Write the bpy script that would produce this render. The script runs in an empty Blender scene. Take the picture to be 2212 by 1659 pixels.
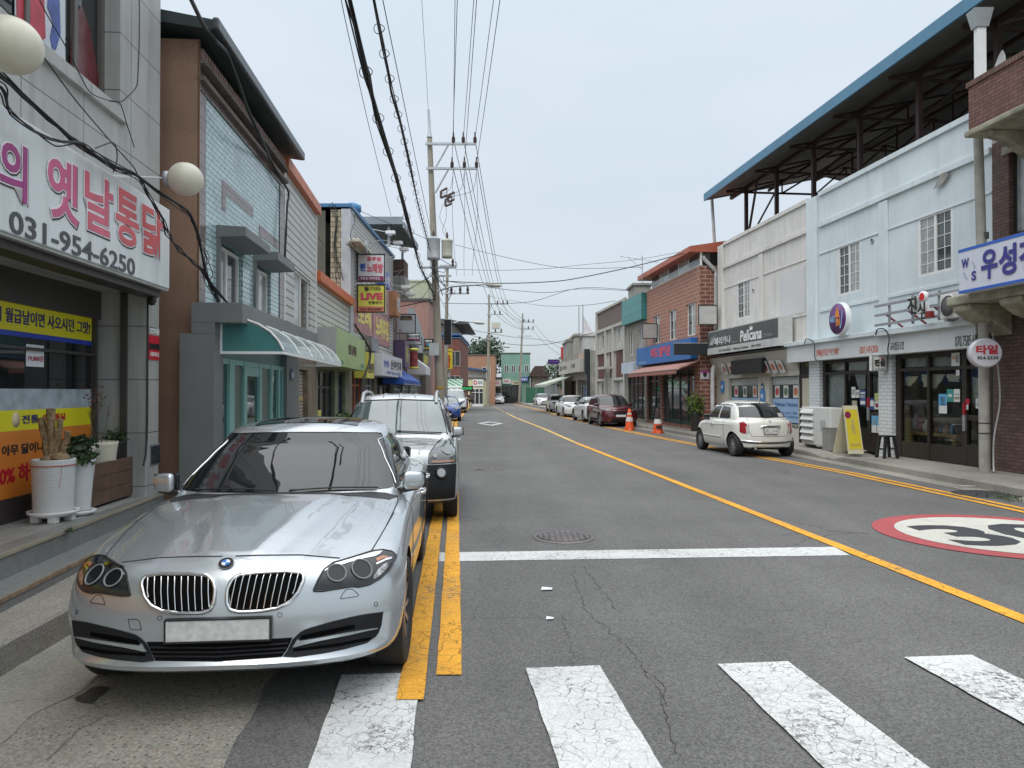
import bpy,bmesh,math,random
from mathutils import Vector,Matrix
from mathutils.bvhtree import BVHTree
random.seed(7)
R=math.radians
SC=bpy.context.scene
COL=SC.collection
# ---------------- camera, world, sun, exposure ----------------
CH,FP,HZ=1.72,1560.0,846.0
PITCH=math.atan((HZ-829.5)/FP)
cd=bpy.data.cameras.new('camera');cam=bpy.data.objects.new('camera',cd);COL.objects.link(cam)
cd.sensor_width=36;cd.lens=FP/2212*36;cd.clip_end=3000;cd.clip_start=0.05
cam.location=(0,0,CH);cam.rotation_euler=(math.pi/2+PITCH,0,0)
SC.camera=cam
SC.view_settings.view_transform='Standard';SC.view_settings.look='None'
SC.view_settings.gamma=1;SC.view_settings.exposure=0.0
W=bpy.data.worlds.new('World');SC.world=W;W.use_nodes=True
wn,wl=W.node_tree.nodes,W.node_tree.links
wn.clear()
wo=wn.new('ShaderNodeOutputWorld')
sky=wn.new('ShaderNodeTexSky');sky.sky_type='NISHITA';sky.sun_disc=False
sky.sun_elevation=R(52);sky.sun_rotation=R(200);sky.dust_density=4;sky.air_density=1.2
b1=wn.new('ShaderNodeBackground');b1.inputs[1].default_value=0.03
wl.new(sky.outputs[0],b1.inputs[0])
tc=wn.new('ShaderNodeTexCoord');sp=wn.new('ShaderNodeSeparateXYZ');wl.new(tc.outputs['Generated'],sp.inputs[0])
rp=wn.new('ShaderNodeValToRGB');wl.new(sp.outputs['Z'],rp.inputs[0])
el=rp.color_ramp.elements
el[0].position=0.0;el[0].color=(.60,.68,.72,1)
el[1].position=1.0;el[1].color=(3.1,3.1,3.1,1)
e=el.new(.12);e.color=(.64,.725,.78,1)
e=el.new(.28);e.color=(.70,.775,.84,1)
e=el.new(.48);e.color=(.78,.87,.93,1)
nz=wn.new('ShaderNodeTexNoise');nz.inputs['Scale'].default_value=1.6;nz.inputs['Detail'].default_value=4
mp=wn.new('ShaderNodeMapping');mp.inputs['Scale'].default_value=(1,1,3);wl.new(tc.outputs['Generated'],mp.inputs[0]);wl.new(mp.outputs[0],nz.inputs[0])
r2=wn.new('ShaderNodeValToRGB');wl.new(nz.outputs[0],r2.inputs[0])
r2.color_ramp.elements[0].position=.35;r2.color_ramp.elements[0].color=(.90,.935,.95,1)
r2.color_ramp.elements[1].position=.7;r2.color_ramp.elements[1].color=(1.05,1.02,1.03,1)
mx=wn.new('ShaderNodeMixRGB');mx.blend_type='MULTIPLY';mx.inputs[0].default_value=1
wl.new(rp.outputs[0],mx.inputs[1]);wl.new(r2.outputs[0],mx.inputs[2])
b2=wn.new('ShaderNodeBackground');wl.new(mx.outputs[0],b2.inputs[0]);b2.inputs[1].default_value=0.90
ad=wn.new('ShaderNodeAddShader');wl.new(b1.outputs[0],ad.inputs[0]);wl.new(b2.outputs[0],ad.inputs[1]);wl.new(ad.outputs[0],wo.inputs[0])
sl=bpy.data.lights.new('sun','SUN');sl.energy=0.9;sl.angle=R(22);sl.color=(1,.97,.92)
so=bpy.data.objects.new('sun',sl);COL.objects.link(so);so.rotation_euler=(R(38),0,R(-20))
# ---------------- picture measuring: a photo pixel (2212 wide) onto a real plane ----------------
def ray(x,y):
 f=Vector((0,math.cos(PITCH),math.sin(PITCH)));u=Vector((0,-math.sin(PITCH),math.cos(PITCH)))
 return(f*FP+Vector((1,0,0))*(x-1106)-u*(y-829.5)).normalized()
def G(x,y,z=0.0):
 d=ray(x,y);t=(z-CH)/d.z;return Vector((d.x*t,d.y*t,z))
def AtY(x,y,Y):
 d=ray(x,y);t=Y/d.y;return Vector((d.x*t,Y,CH+d.z*t))
class Front:
 """a facade frame: local x runs left to right seen from the street, local -y points out to the street"""
 def __init__(s,a,b):
  s.o=Vector((a[0],a[1],0));s.L=(Vector((b[0],b[1],0))-s.o).length
  s.d=(Vector((b[0],b[1],0))-s.o).normalized();s.n=Vector((s.d.y,-s.d.x,0));s.rz=math.atan2(s.d.y,s.d.x)
 def px(s,x,y,w=0.0):
  r=ray(x,y);c=Vector((0,0,CH));o=s.o+s.n*w
  t=(o-c).dot(s.n)/r.dot(s.n);p=c+r*t
  return((p-s.o).dot(s.d),p.z)
 def u(s,x,w=0.0):return s.px(x,900,w)[0]
 def rect(s,x0,y0,x1,y1,w=0.0):
  a=s.px(x0,y0,w);b=s.px(x1,y1,w);return a[0],b[0],min(a[1],b[1]),max(a[1],b[1])
 def loc(s,u,y,z):return s.o+s.d*u-s.n*y+Vector((0,0,z))
# ---------------- objects ----------------
OFF={}
def setp(o,label=None,cat=None,group=None,kind=None):
 if label:o['label']=label
 if cat:o['category']=cat
 if group:o['group']=group
 if kind:o['kind']=kind
 return o
def thing(name,label,cat,fr=None,at=(0,0,0),group=None,rz=None):
 o=bpy.data.objects.new(name,None);COL.objects.link(o);o.empty_display_size=.2
 if fr:o.location=fr.loc(*at);o.rotation_euler=(0,0,fr.rz)
 else:o.location=at;o.rotation_euler=(0,0,rz or 0)
 OFF[o.name]=Vector(at)if fr else Vector((0,0,0))
 return setp(o,label,cat,group)
class MB:
 def __init__(s):s.v=[];s.f=[];s.sm=[]
 def add(s,vs,fs,sm=False):
  b=len(s.v);s.v+=[Vector(q)for q in vs];s.f+=[[b+i for i in f]for f in fs];s.sm+=[sm]*len(fs);return s
 def box(s,x0,x1,y0,y1,z0,z1):
  if x1<x0:x0,x1=x1,x0
  if y1<y0:y0,y1=y1,y0
  if z1<z0:z0,z1=z1,z0
  return s.add([(x0,y0,z0),(x1,y0,z0),(x1,y1,z0),(x0,y1,z0),(x0,y0,z1),(x1,y0,z1),(x1,y1,z1),(x0,y1,z1)],
     [(3,2,1,0),(4,5,6,7),(0,1,5,4),(1,2,6,5),(2,3,7,6),(3,0,4,7)])
 def quad(s,a,b,c,d):return s.add([a,b,c,d],[(0,1,2,3)])
 def poly(s,pts):return s.add(pts,[tuple(range(len(pts)))])
 def prism(s,pts,vec):
  n=len(pts);v=Vector(vec);p=[Vector(q)for q in pts]
  return s.add(p+[q+v for q in p],[tuple(reversed(range(n))),tuple(range(n,2*n))]+[(i,(i+1)%n,n+(i+1)%n,n+i)for i in range(n)])
 def tube(s,pts,r,n=6,cap=True):
  pts=[Vector(p)for p in pts];rr=r if isinstance(r,(list,tuple))else[r]*len(pts)
  vs=[];prev=None
  for i,p in enumerate(pts):
   t=(pts[min(i+1,len(pts)-1)]-pts[max(i-1,0)])
   if t.length<1e-9:t=Vector((0,0,1))
   t.normalize()
   if prev is None:
    a=Vector((0,0,1))if abs(t.z)<.9 else Vector((1,0,0));x=t.cross(a).normalized()
   else:
    x=prev-t*prev.dot(t)
    x=x.normalized()if x.length>1e-6 else t.orthogonal().normalized()
   prev=x;y=t.cross(x)
   vs+=[p+(x*math.cos(2*math.pi*k/n)+y*math.sin(2*math.pi*k/n))*rr[i]for k in range(n)]
  m=len(pts);fs=[(i*n+k,i*n+(k+1)%n,(i+1)*n+(k+1)%n,(i+1)*n+k)for i in range(m-1)for k in range(n)]
  s.add(vs,fs,True)
  if cap:s.add([vs[k]for k in range(n)],[tuple(reversed(range(n)))]);s.add([vs[(m-1)*n+k]for k in range(n)],[tuple(range(n))])
  return s
 def lathe(s,prof,n=24,c=(0,0,0),ax='z'):
  vs=[];c=Vector(c)
  for r,h in prof:
   for k in range(n):
    a=2*math.pi*k/n;q=(r*math.cos(a),r*math.sin(a),h)
    if ax=='y':q=(q[0],q[2],q[1])
    if ax=='x':q=(q[2],q[0],q[1])
    vs.append(c+Vector(q))
  m=len(prof)
  fs=[(i*n+k,i*n+(k+1)%n,(i+1)*n+(k+1)%n,(i+1)*n+k)for i in range(m-1)for k in range(n)]
  return s.add(vs,fs,True)
 def sphere(s,c,r,n=20,sq=1.0):
  return s.lathe([(r*math.sin(math.pi*i/(n//2))+1e-5,-r*sq*math.cos(math.pi*i/(n//2)))for i in range(n//2+1)],n,c)
 def wall(s,x0,x1,z0,z1,holes,y=0.0,th=.25):
  xs=sorted({x0,x1}|{min(max(h[i],x0),x1)for h in holes for i in(0,1)});zs=sorted({z0,z1}|{min(max(h[i],z0),z1)for h in holes for i in(2,3)})
  for i in range(len(xs)-1):
   for j in range(len(zs)-1):
    cx,cz=(xs[i]+xs[i+1])/2,(zs[j]+zs[j+1])/2
    if any(h[0]<cx<h[1]and h[2]<cz<h[3]for h in holes):continue
    s.quad((xs[i],y,zs[j]),(xs[i+1],y,zs[j]),(xs[i+1],y,zs[j+1]),(xs[i],y,zs[j+1]))
  for a,b,c,d in holes:
   a,b,c,d=max(a,x0),min(b,x1),max(c,z0),min(d,z1);t=y+th
   s.quad((a,y,c),(a,y,d),(a,t,d),(a,t,c));s.quad((b,y,d),(b,y,c),(b,t,c),(b,t,d))
   s.quad((a,y,d),(b,y,d),(b,t,d),(a,t,d));s.quad((b,y,c),(a,y,c),(a,t,c),(b,t,c))
  return s
 def build(s,name,m,parent=None,bevel=0,sharp=35,kind=None,smooth=False):
  me=bpy.data.meshes.new(name);o=bpy.data.objects.new(name,me)
  of=OFF.get(parent.name,Vector((0,0,0)))if parent else Vector((0,0,0))
  me.from_pydata([tuple(v-of)for v in s.v],[],s.f);
  me.polygons.foreach_set('use_smooth',[True]*len(s.f)if smooth else s.sm)
  me.materials.append(m);me.update()
  if smooth:me.set_sharp_from_angle(angle=R(sharp))
  COL.objects.link(o)
  if parent:
   o.parent=parent;OFF[o.name]=of
  if bevel:
   md=o.modifiers.new('bevel','BEVEL');md.width=bevel;md.segments=2;md.limit_method='ANGLE';md.harden_normals=False
  if kind:o['kind']=kind
  return o
def text(body,x0,x1,z0,z1,m,parent,y=-.01,name='lettering',bold=0.0,ext=.004,shear=0.0,mat4=None,keep=False):
 """letters as a mesh fitted to the rectangle x0..x1, z0..z1 of a facade frame"""
 c=bpy.data.curves.new(name,'FONT');c.body=body;c.offset=bold;c.shear=shear;c.resolution_u=3;c.align_x='CENTER';c.space_line=.95
 o=bpy.data.objects.new(name,c);COL.objects.link(o);bpy.context.view_layer.update()
 dg=bpy.context.evaluated_depsgraph_get();me=bpy.data.meshes.new_from_object(o.evaluated_get(dg))
 COL.objects.unlink(o);bpy.data.objects.remove(o)
 vs=[v.co.copy()for v in me.vertices]
 ax,bx=min(v.x for v in vs),max(v.x for v in vs);ay,by=min(v.y for v in vs),max(v.y for v in vs)
 sx,sy=(x1-x0)/(bx-ax),(z1-z0)/(by-ay)
 if keep:sx=sy=min(sx,sy)
 cx,cz=(x0+x1)/2,(z0+z1)/2
 b=MB();P=[]
 for v in vs:
  q=Vector((cx+(v.x-(ax+bx)/2)*sx,y,cz+(v.y-(ay+by)/2)*sy));P.append(q)
 fs=[tuple(p.vertices)for p in me.polygons]
 b.add(P,fs)
 if mat4 is not None:b.v=[mat4@v for v in b.v]
 bpy.data.meshes.remove(me)
 ob=b.build(name,m,parent)
 if ext:
  md=ob.modifiers.new('thick','SOLIDIFY');md.thickness=ext;md.offset=0
 return ob
def copy_tree(o,parent=None):
 c=o.copy();COL.objects.link(c)
 OFF[c.name]=OFF.get(o.name,Vector((0,0,0)))
 if parent:c.parent=parent
 for ch in list(o.children):copy_tree(ch,c)
 return c
# ---------------- materials ----------------
MATS={}
def mat(name,col,rough=.6,metal=0.,var=.12,sc=3.,bump=0.,bsc=60.,coat=0.,pat=None,streak=0.,emit=0.,spec=.5,alpha=1.,dirt=0.,trans=0.):
 if name in MATS:return MATS[name]
 m=bpy.data.materials.new(name);m.use_nodes=True;n,l=m.node_tree.nodes,m.node_tree.links
 p=n['Principled BSDF'];p.inputs['Roughness'].default_value=rough;p.inputs['Metallic'].default_value=metal
 p.inputs['Coat Weight'].default_value=coat;p.inputs['Coat Roughness'].default_value=.03;p.inputs['Specular IOR Level'].default_value=spec
 p.inputs['Alpha'].default_value=alpha;p.inputs['Transmission Weight'].default_value=trans
 tc=n.new('ShaderNodeTexCoord');vec=tc.outputs['Object']
 def mapped(scale):
  q=n.new('ShaderNodeMapping');q.inputs['Scale'].default_value=scale;l.new(vec,q.inputs[0]);return q.outputs[0]
 def noise(scale,det=4,v=None,rg=.55):
  q=n.new('ShaderNodeTexNoise');q.inputs['Scale'].default_value=scale;q.inputs['Detail'].default_value=det;q.inputs['Roughness'].default_value=rg
  l.new(v or vec,q.inputs[0]);return q.outputs[0]
 def ramp(v,a,b,ca=(0,0,0,1),cb=(1,1,1,1)):
  q=n.new('ShaderNodeValToRGB');l.new(v,q.inputs[0]);q.color_ramp.elements[0].position=a;q.color_ramp.elements[1].position=b
  q.color_ramp.elements[0].color=ca;q.color_ramp.elements[1].color=cb;return q.outputs[0]
 def mix(f,a,b,mode='MIX'):
  q=n.new('ShaderNodeMixRGB');q.blend_type=mode
  for i,s in((0,f),(1,a),(2,b)):
   if hasattr(s,'links'):l.new(s,q.inputs[i])
   else:q.inputs[i].default_value=s if i==0 else(tuple(s)+(1,))[:4]
  return q.outputs[0]
 lo=tuple(c*(1-var)for c in col);hi=tuple(min(c*(1+var),1)for c in col)
 c=mix(ramp(noise(sc),.3,.7),lo,hi)if var else None
 bh=None
 if pat:
  kind,bw,bhh,ms,mc,*rest=pat
  sx=n.new('ShaderNodeSeparateXYZ');l.new(vec,sx.inputs[0]);a=n.new('ShaderNodeMath');l.new(sx.outputs[0],a.inputs[0]);l.new(sx.outputs[1],a.inputs[1])
  cx=n.new('ShaderNodeCombineXYZ');l.new(a.outputs[0],cx.inputs[0]);l.new(sx.outputs[2],cx.inputs[1])
  bt=n.new('ShaderNodeTexBrick');l.new(cx.outputs[0],bt.inputs[0]);bt.inputs['Scale'].default_value=1
  bt.inputs['Brick Width'].default_value=bw;bt.inputs['Row Height'].default_value=bhh;bt.inputs['Mortar Size'].default_value=ms
  bt.inputs['Mortar Smooth'].default_value=.1;bt.offset=.5 if kind=='brick' else 0
  v2=rest[0]if rest else .25
  bt.inputs['Color1'].default_value=tuple(x*(1-v2)for x in col)+(1,);bt.inputs['Color2'].default_value=tuple(min(1,x*(1+v2))for x in col)+(1,)
  bt.inputs['Mortar'].default_value=tuple(mc)+(1,)
  c=mix(.55 if var else 0,bt.outputs[0],mix(bt.outputs['Fac'],c,tuple(mc)))if var else bt.outputs[0]
  inv=n.new('ShaderNodeMath');inv.operation='SUBTRACT';inv.inputs[0].default_value=1;l.new(bt.outputs['Fac'],inv.inputs[1]);bh=inv.outputs[0]
 if c is None:c=mix(0,col,col)
 if streak:
  s1=ramp(noise(1,5,mapped((5,5,.35)),.6),.48,.72)
  k=n.new('ShaderNodeMath');k.operation='MULTIPLY';k.inputs[1].default_value=streak;l.new(s1,k.inputs[0])
  c=mix(k.outputs[0],c,tuple(x*.35 for x in col))
 if dirt:
  s1=ramp(noise(1.3,7,None,.65),.5,.68)
  k=n.new('ShaderNodeMath');k.operation='MULTIPLY';k.inputs[1].default_value=dirt;l.new(s1,k.inputs[0])
  c=mix(k.outputs[0],c,tuple(x*.45 for x in col))
 l.new(c,p.inputs['Base Color'])
 if bump or bh is not None:
  b=n.new('ShaderNodeBump');b.inputs['Strength'].default_value=.6 if bh is not None else min(1,bump*2);b.inputs['Distance'].default_value=.008 if bh is not None else .01
  if bh is not None:l.new(bh,b.inputs['Height'])
  else:l.new(noise(bsc,3),b.inputs['Height'])
  l.new(b.outputs[0],p.inputs['Normal'])
 if emit:
  l.new(c,p.inputs['Emission Color']);p.inputs['Emission Strength'].default_value=emit
 MATS[name]=m;return m
M=dict(
 granite=mat('granite',(.39,.395,.38),.5,var=.12,sc=2.5,pat=('stack',1.0,.62,.006,(.12,.12,.12),.04),streak=.45),
 granitestep=mat('granite_step',(.16,.17,.165),.6,var=.2,sc=6,dirt=.4),
 darkframe=mat('dark_frame',(.025,.022,.02),.4,var=.1),whiteframe=mat('white_frame',(.72,.73,.72),.4,var=.04),
 black=mat('black_plastic',(.015,.015,.016),.5,var=0),rubber=mat('rubber',(.018,.018,.018),.85,var=.1,bump=.1,bsc=80),
 cable=mat('cable',(.02,.02,.022),.6,var=0),steel=mat('galvanised_steel',(.38,.40,.41),.45,.6,var=.1),
 chrome=mat('chrome',(.8,.8,.81),.08,1,var=0),aluminium=mat('aluminium',(.55,.57,.58),.35,.8,var=.05),
 glass=mat('window_glass',(.045,.055,.055),.03,0,var=.3,sc=1.2,spec=.9),
 darkglass=mat('dark_glass',(.012,.015,.016),.03,0,var=.2,spec=.8),
 curtain=mat('curtain_glass',(.30,.32,.31),.08,0,var=.25,sc=4,spec=.8),
 white=mat('white_paint',(.74,.75,.75),.55,var=.05,dirt=.15),signwhite=mat('sign_white',(.74,.77,.78),.35,var=.04,streak=.12),
 concrete=mat('concrete',(.32,.315,.29),.85,var=.2,sc=2,bump=.2,dirt=.5,streak=.3),
)
def clear_glass(name='clear_glass',tint=(.85,.9,.9),a=.75):
 if name in MATS:return MATS[name]
 m=bpy.data.materials.new(name);m.use_nodes=True;n,l=m.node_tree.nodes,m.node_tree.links
 n.clear();o=n.new('ShaderNodeOutputMaterial');t=n.new('ShaderNodeBsdfTransparent');t.inputs[0].default_value=tint+(1,)
 g=n.new('ShaderNodeBsdfGlossy');g.inputs['Roughness'].default_value=.02;fr=n.new('ShaderNodeFresnel');fr.inputs[0].default_value=1.5
 ad=n.new('ShaderNodeMath');ad.operation='MULTIPLY';ad.inputs[1].default_value=a;ad.use_clamp=True;l.new(fr.outputs[0],ad.inputs[0])
 mx=n.new('ShaderNodeMixShader');l.new(ad.outputs[0],mx.inputs[0]);l.new(t.outputs[0],mx.inputs[1]);l.new(g.outputs[0],mx.inputs[2]);l.new(mx.outputs[0],o.inputs[0])
 MATS[name]=m;return m
def flat(name,col,rough=.4,**k):return mat(name,col,rough,var=k.pop('var',.04),**k)
def window(root,a,b,z0,z1,y=.10,fm=None,gm=None,n=2,grid=None,fw=.05,sill=None,curt=None):
 """a sliding window set at depth y: frame part > pane, curtain and glazing-bar sub-parts"""
 fm=fm or M['whiteframe'];gm=gm or M['glass']
 f=MB();d=.06
 f.box(a,b,y,y+d,z0,z0+fw);f.box(a,b,y,y+d,z1-fw,z1);f.box(a,a+fw,y,y+d,z0+fw,z1-fw);f.box(b-fw,b,y,y+d,z0+fw,z1-fw)
 for i in range(1,n):
  c=a+(b-a)*i/n;f.box(c-fw*.6,c+fw*.6,y+.005,y+d,z0+fw,z1-fw)
 o=f.build('window',fm,root)
 p=MB();p.box(a+fw,b-fw,y+.035,y+.045,z0+fw,z1-fw);p.build('pane',gm,o)
 if curt:
  for i in range(n):
   if curt[i%len(curt)]:
    c0=a+(b-a)*i/n+fw;c1=a+(b-a)*(i+1)/n-fw*.6
    q=MB();q.box(c0,c1,y+.028,y+.034,z0+fw,z1-fw);q.build('curtain',M['curtain'],o)
 if grid:
  g=MB();gx,gz=grid
  for i in range(1,gx*n):
   if i%gx:
    c=a+(b-a)*i/(gx*n);g.box(c-.008,c+.008,y+.02,y+.03,z0+fw,z1-fw)
  for j in range(1,gz):
   c=z0+(z1-z0)*j/gz;g.box(a+fw,b-fw,y+.018,y+.028,c-.008,c+.008)
  g.build('glazing_bar',M['whiteframe'],o)
 if sill:
  s_=MB();s_.box(a-.05,b+.05,-.05,y+.02,z0-.06,z0-.002);s_.build('window_sill',sill,root)
 return o
# ---------------- the setting: ground, road, kerbs, pavements, markings ----------------
def lerp_tab(t,z):
 if z<=t[0][0]:a,b=t[0],t[1]
 elif z>=t[-1][0]:a,b=t[-2],t[-1]
 else:
  for a,b in zip(t,t[1:]):
   if a[0]<=z<=b[0]:break
 return a[1]+(b[1]-a[1])*(z-a[0])/(b[0]-a[0])
CEN=[(-10,4.6),(2,4.15),(5.45,3.86),(7.8,3.65),(23.8,2.17),(32.8,1.52),(47.9,.215),(91.6,-2.6),(140,-7)]
RLN=[(-10,7.2),(3,7.5),(10.4,7.42),(15.2,7.12),(19.6,6.5),(26.1,5.6),(32.8,4.86),(45.9,3.71),(62,2.97),(100,.2),(140,-4)]
KRB=[(-10,8.4),(5,8.6),(11.7,8.36),(19,7.95),(28.5,6.75),(36,6.0),(48,4.9),(62,4.1),(100,1.3),(140,-3)]
LLN=[(-10,.7),(4.4,-.38),(9.97,-.81),(40,-3.1),(60,-3.95),(80,-4.7),(140,-10)]
KRL=[(-10,-2.0),(4.33,-3.07),(30,-5.0),(45,-5.6),(62,-5.3),(80,-6.0),(140,-12)]
def smooth_tab(t):
 return t
def strip(fa,fb,y0,y1,z,step=1.0):
 b=MB();n=max(2,int((y1-y0)/step));vs=[]
 for i in range(n+1):
  y=y0+(y1-y0)*i/n;vs+=[(fa(y),y,z),(fb(y),y,z)]
 b.add(vs,[(2*i,2*i+1,2*i+3,2*i+2)for i in range(n)]);return b
def ground_mat(name,base,agg=.5,crack=.0,big=.25,paint=False,wear=.35,scale=1.0,pebble=0):
 m=bpy.data.materials.new(name);m.use_nodes=True;n,l=m.node_tree.nodes,m.node_tree.links;p=n['Principled BSDF']
 p.inputs['Roughness'].default_value=.82;tc=n.new('ShaderNodeTexCoord');v=tc.outputs['Object']
 def noise(s,d=3,rg=.6,vv=None):
  q=n.new('ShaderNodeTexNoise');q.inputs['Scale'].default_value=s;q.inputs['Detail'].default_value=d;q.inputs['Roughness'].default_value=rg;l.new(vv or v,q.inputs[0]);return q
 def ramp(x,a,b,ca=(0,0,0,1),cb=(1,1,1,1)):
  q=n.new('ShaderNodeValToRGB');l.new(x,q.inputs[0]);q.color_ramp.elements[0].position=a;q.color_ramp.elements[1].position=b;q.color_ramp.elements[0].color=ca;q.color_ramp.elements[1].color=cb;return q.outputs[0]
 def mix(f,a,b,mode='MIX'):
  q=n.new('ShaderNodeMixRGB');q.blend_type=mode
  for i,s in((0,f),(1,a),(2,b)):
   if hasattr(s,'links'):l.new(s,q.inputs[i])
   else:q.inputs[i].default_value=s if i==0 else tuple(s)+(1,)
  return q.outputs[0]
 def math_(op,a,b):
  q=n.new('ShaderNodeMath');q.operation=op;q.use_clamp=True
  for i,s in((0,a),(1,b)):
   if hasattr(s,'links'):l.new(s,q.inputs[i])
   else:q.inputs[i].default_value=s
  return q.outputs[0]
 g=tuple(x*(1-big)for x in base);h=tuple(min(.95,x*(1+big))for x in base)
 c=mix(ramp(noise(.5,6).outputs[0],.35,.68),g,h)
 if not paint:
  mp_=n.new('ShaderNodeMapping');mp_.inputs['Scale'].default_value=(1.3,.05,1);mp_.inputs['Rotation'].default_value=(0,0,R(-5));l.new(v,mp_.inputs[0]);c=mix(1.0,c,ramp(noise(1,3,.5,mp_.outputs[0]).outputs[0],.35,.65,(.90,.90,.90,1),(1.07,1.07,1.07,1)),'MULTIPLY')
 vor=n.new('ShaderNodeTexVoronoi');vor.inputs['Scale'].default_value=95*scale;l.new(v,vor.inputs[0])
 sep=n.new('ShaderNodeSeparateColor');l.new(vor.outputs['Color'],sep.inputs[0])
 sp_=ramp(sep.outputs[0],.0,1,(1-agg,1-agg,1-agg,1),(1+agg,1+agg,1+agg,1))
 c=mix(1.0,c,sp_,'MULTIPLY')
 if pebble:
  v3=n.new('ShaderNodeTexVoronoi');v3.inputs['Scale'].default_value=42;l.new(v,v3.inputs[0]);s3=n.new('ShaderNodeSeparateColor');l.new(v3.outputs['Color'],s3.inputs[0])
  near=ramp(v3.outputs['Distance'],.30,.36,(1,1,1,1),(0,0,0,1))
  pc=n.new('ShaderNodeValToRGB');l.new(s3.outputs[1],pc.inputs[0]);pe=pc.color_ramp.elements;pe[0].color=(.05,.05,.05,1);pe[1].color=(.42,.38,.32,1);e2=pe.new(.4);e2.color=(.12,.11,.10,1);e3=pe.new(.7);e3.color=(.30,.2,.14,1)
  mk=math_('MULTIPLY',near,ramp(s3.outputs[0],.45,.5));mk=math_('MULTIPLY',mk,ramp(noise(.9,3).outputs[0],.42,.56))
  c=mix(mk,c,pc.outputs[0])
 hgt=vor.outputs['Distance']
 if crack:
  dn=noise(.9,6,.65);off=n.new('ShaderNodeMixRGB');off.inputs[0].default_value=.32;l.new(v,off.inputs[1]);l.new(dn.outputs[1],off.inputs[2])
  v2=n.new('ShaderNodeTexVoronoi');v2.feature='DISTANCE_TO_EDGE';v2.inputs['Scale'].default_value=crack;l.new(off.outputs[0],v2.inputs[0])
  w0=.0035 if not paint else .030
  ck=ramp(v2.outputs['Distance'],w0*.3,w0,(1,1,1,1),(0,0,0,1))
  msk=ramp(noise(.35,3).outputs[0],.45,.6)if not paint else ramp(noise(1.4,4).outputs[0],.38,.55)
  c=mix(math_('MULTIPLY',ck,msk),c,tuple(x*.3 for x in base)if not paint else tuple(x*.22 for x in base))
 if paint:
  wn_=ramp(noise(26,6,.75).outputs[0],.5,.56);wm=ramp(noise(1.1,4).outputs[0],.5,.72)
  k=math_('MULTIPLY',wn_,wm);k=math_('MULTIPLY',k,wear*1.8)
  c=mix(k,c,(.10,.10,.10));c=mix(math_('MULTIPLY',ramp(noise(3,5).outputs[0],.5,.75),.35),c,tuple(x*.6 for x in base))
 l.new(c,p.inputs['Base Color'])
 b=n.new('ShaderNodeBump');b.inputs['Strength'].default_value=.5 if not paint else .25;b.inputs['Distance'].default_value=.006;l.new(hgt,b.inputs['Height']);l.new(b.outputs[0],p.inputs['Normal'])
 return m
ASPH=ground_mat('asphalt',(.116,.115,.112),.38,crack=.45,big=.14)
CONC=ground_mat('old_concrete',(.27,.26,.225),.22,crack=.6,big=.3)
CONP=ground_mat('pebbled_concrete',(.255,.245,.21),.3,crack=.5,big=.3,pebble=1)
PAVE=ground_mat('pavement',(.27,.255,.225),.25,crack=.5,big=.25)
WHT=ground_mat('white_marking',(.56,.575,.57),.12,crack=17.0,big=.08,paint=True,wear=.85)
YEL=ground_mat('yellow_marking',(.70,.34,.028),.14,crack=11.0,big=.12,paint=True,wear=.6)
YEL2=ground_mat('yellow_faded_marking',(.62,.42,.12),.14,crack=4.0,big=.15,paint=True,wear=.5)
REDM=ground_mat('red_marking',(.36,.07,.075),.14,big=.1,paint=True,wear=.2)
BLKM=ground_mat('black_marking',(.035,.038,.045),.2,big=.1,paint=True,wear=.2)
CRM=ground_mat('cream_marking',(.50,.50,.45),.12,big=.12,paint=True,wear=.3)
g=MB();g.quad((-900,-60,-.06),(900,-60,-.06),(900,1200,-.06),(-900,1200,-.06));g.build('ground',CONC,kind='structure')
strip(lambda y:lerp_tab(KRL,y)-.3,lambda y:lerp_tab(KRB,y)+.3,-8,140,0.0,2).build('road',ASPH,kind='structure')
rnd=random.Random(3)
JB=[(-8,-.35)]+[(y*.35-1,-1.02-.075*y*.35+rnd.uniform(-.06,.06))for y in range(0,60)]
strip(lambda y:lerp_tab(KRL,y)-.3,lambda y:lerp_tab(JB,y),-6,19,.004,.2).build('gutter_apron',CONP,kind='structure')
strip(lambda y:lerp_tab(KRL,y)-.3,lambda y:lerp_tab(KRL,y)+.55+.05*math.sin(y*3.1)+.03*math.sin(y*11),-6,19,.008,.1).build('gutter_concrete',CONC,kind='structure')
# pavements with a real kerb face
def pavement(tab,sgn,width,y0,y1,h,name,dip=None):
 b=MB();n=int((y1-y0)/.5);vs=[];r=random.Random(5)
 for i in range(n+1):
  y=y0+(y1-y0)*i/n;x=lerp_tab(tab,y)+r.uniform(-.012,.012);hh=h
  if dip:
   for a,c in dip:
    t=min(max((y-a)/.6,0),1)*min(max((c-y)/.6,0),1);hh=h*(1-.8*t)
  vs+=[(x-sgn*.01,y,-.05),(x,y,hh-.02),(x+sgn*.02,y,hh),(x+sgn*.14,y,hh+.002),(x+sgn*.15,y,hh-.004),(x+sgn*.16,y,hh),(x+sgn*width,y,h)]
 f=[]
 for i in range(n):
  for k in range(6):q=(i*7+k,i*7+k+1,(i+1)*7+k+1,(i+1)*7+k);f.append(q if sgn<0 else tuple(reversed(q)))
 b.add(vs,f);return b.build(name,PAVE,kind='structure')
pavement(KRL,-1,6,-6,120,.20,'pavement')
pavement(KRB,1,9,-6,120,.14,'pavement',dip=[(17.6,19.2)])
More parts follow.
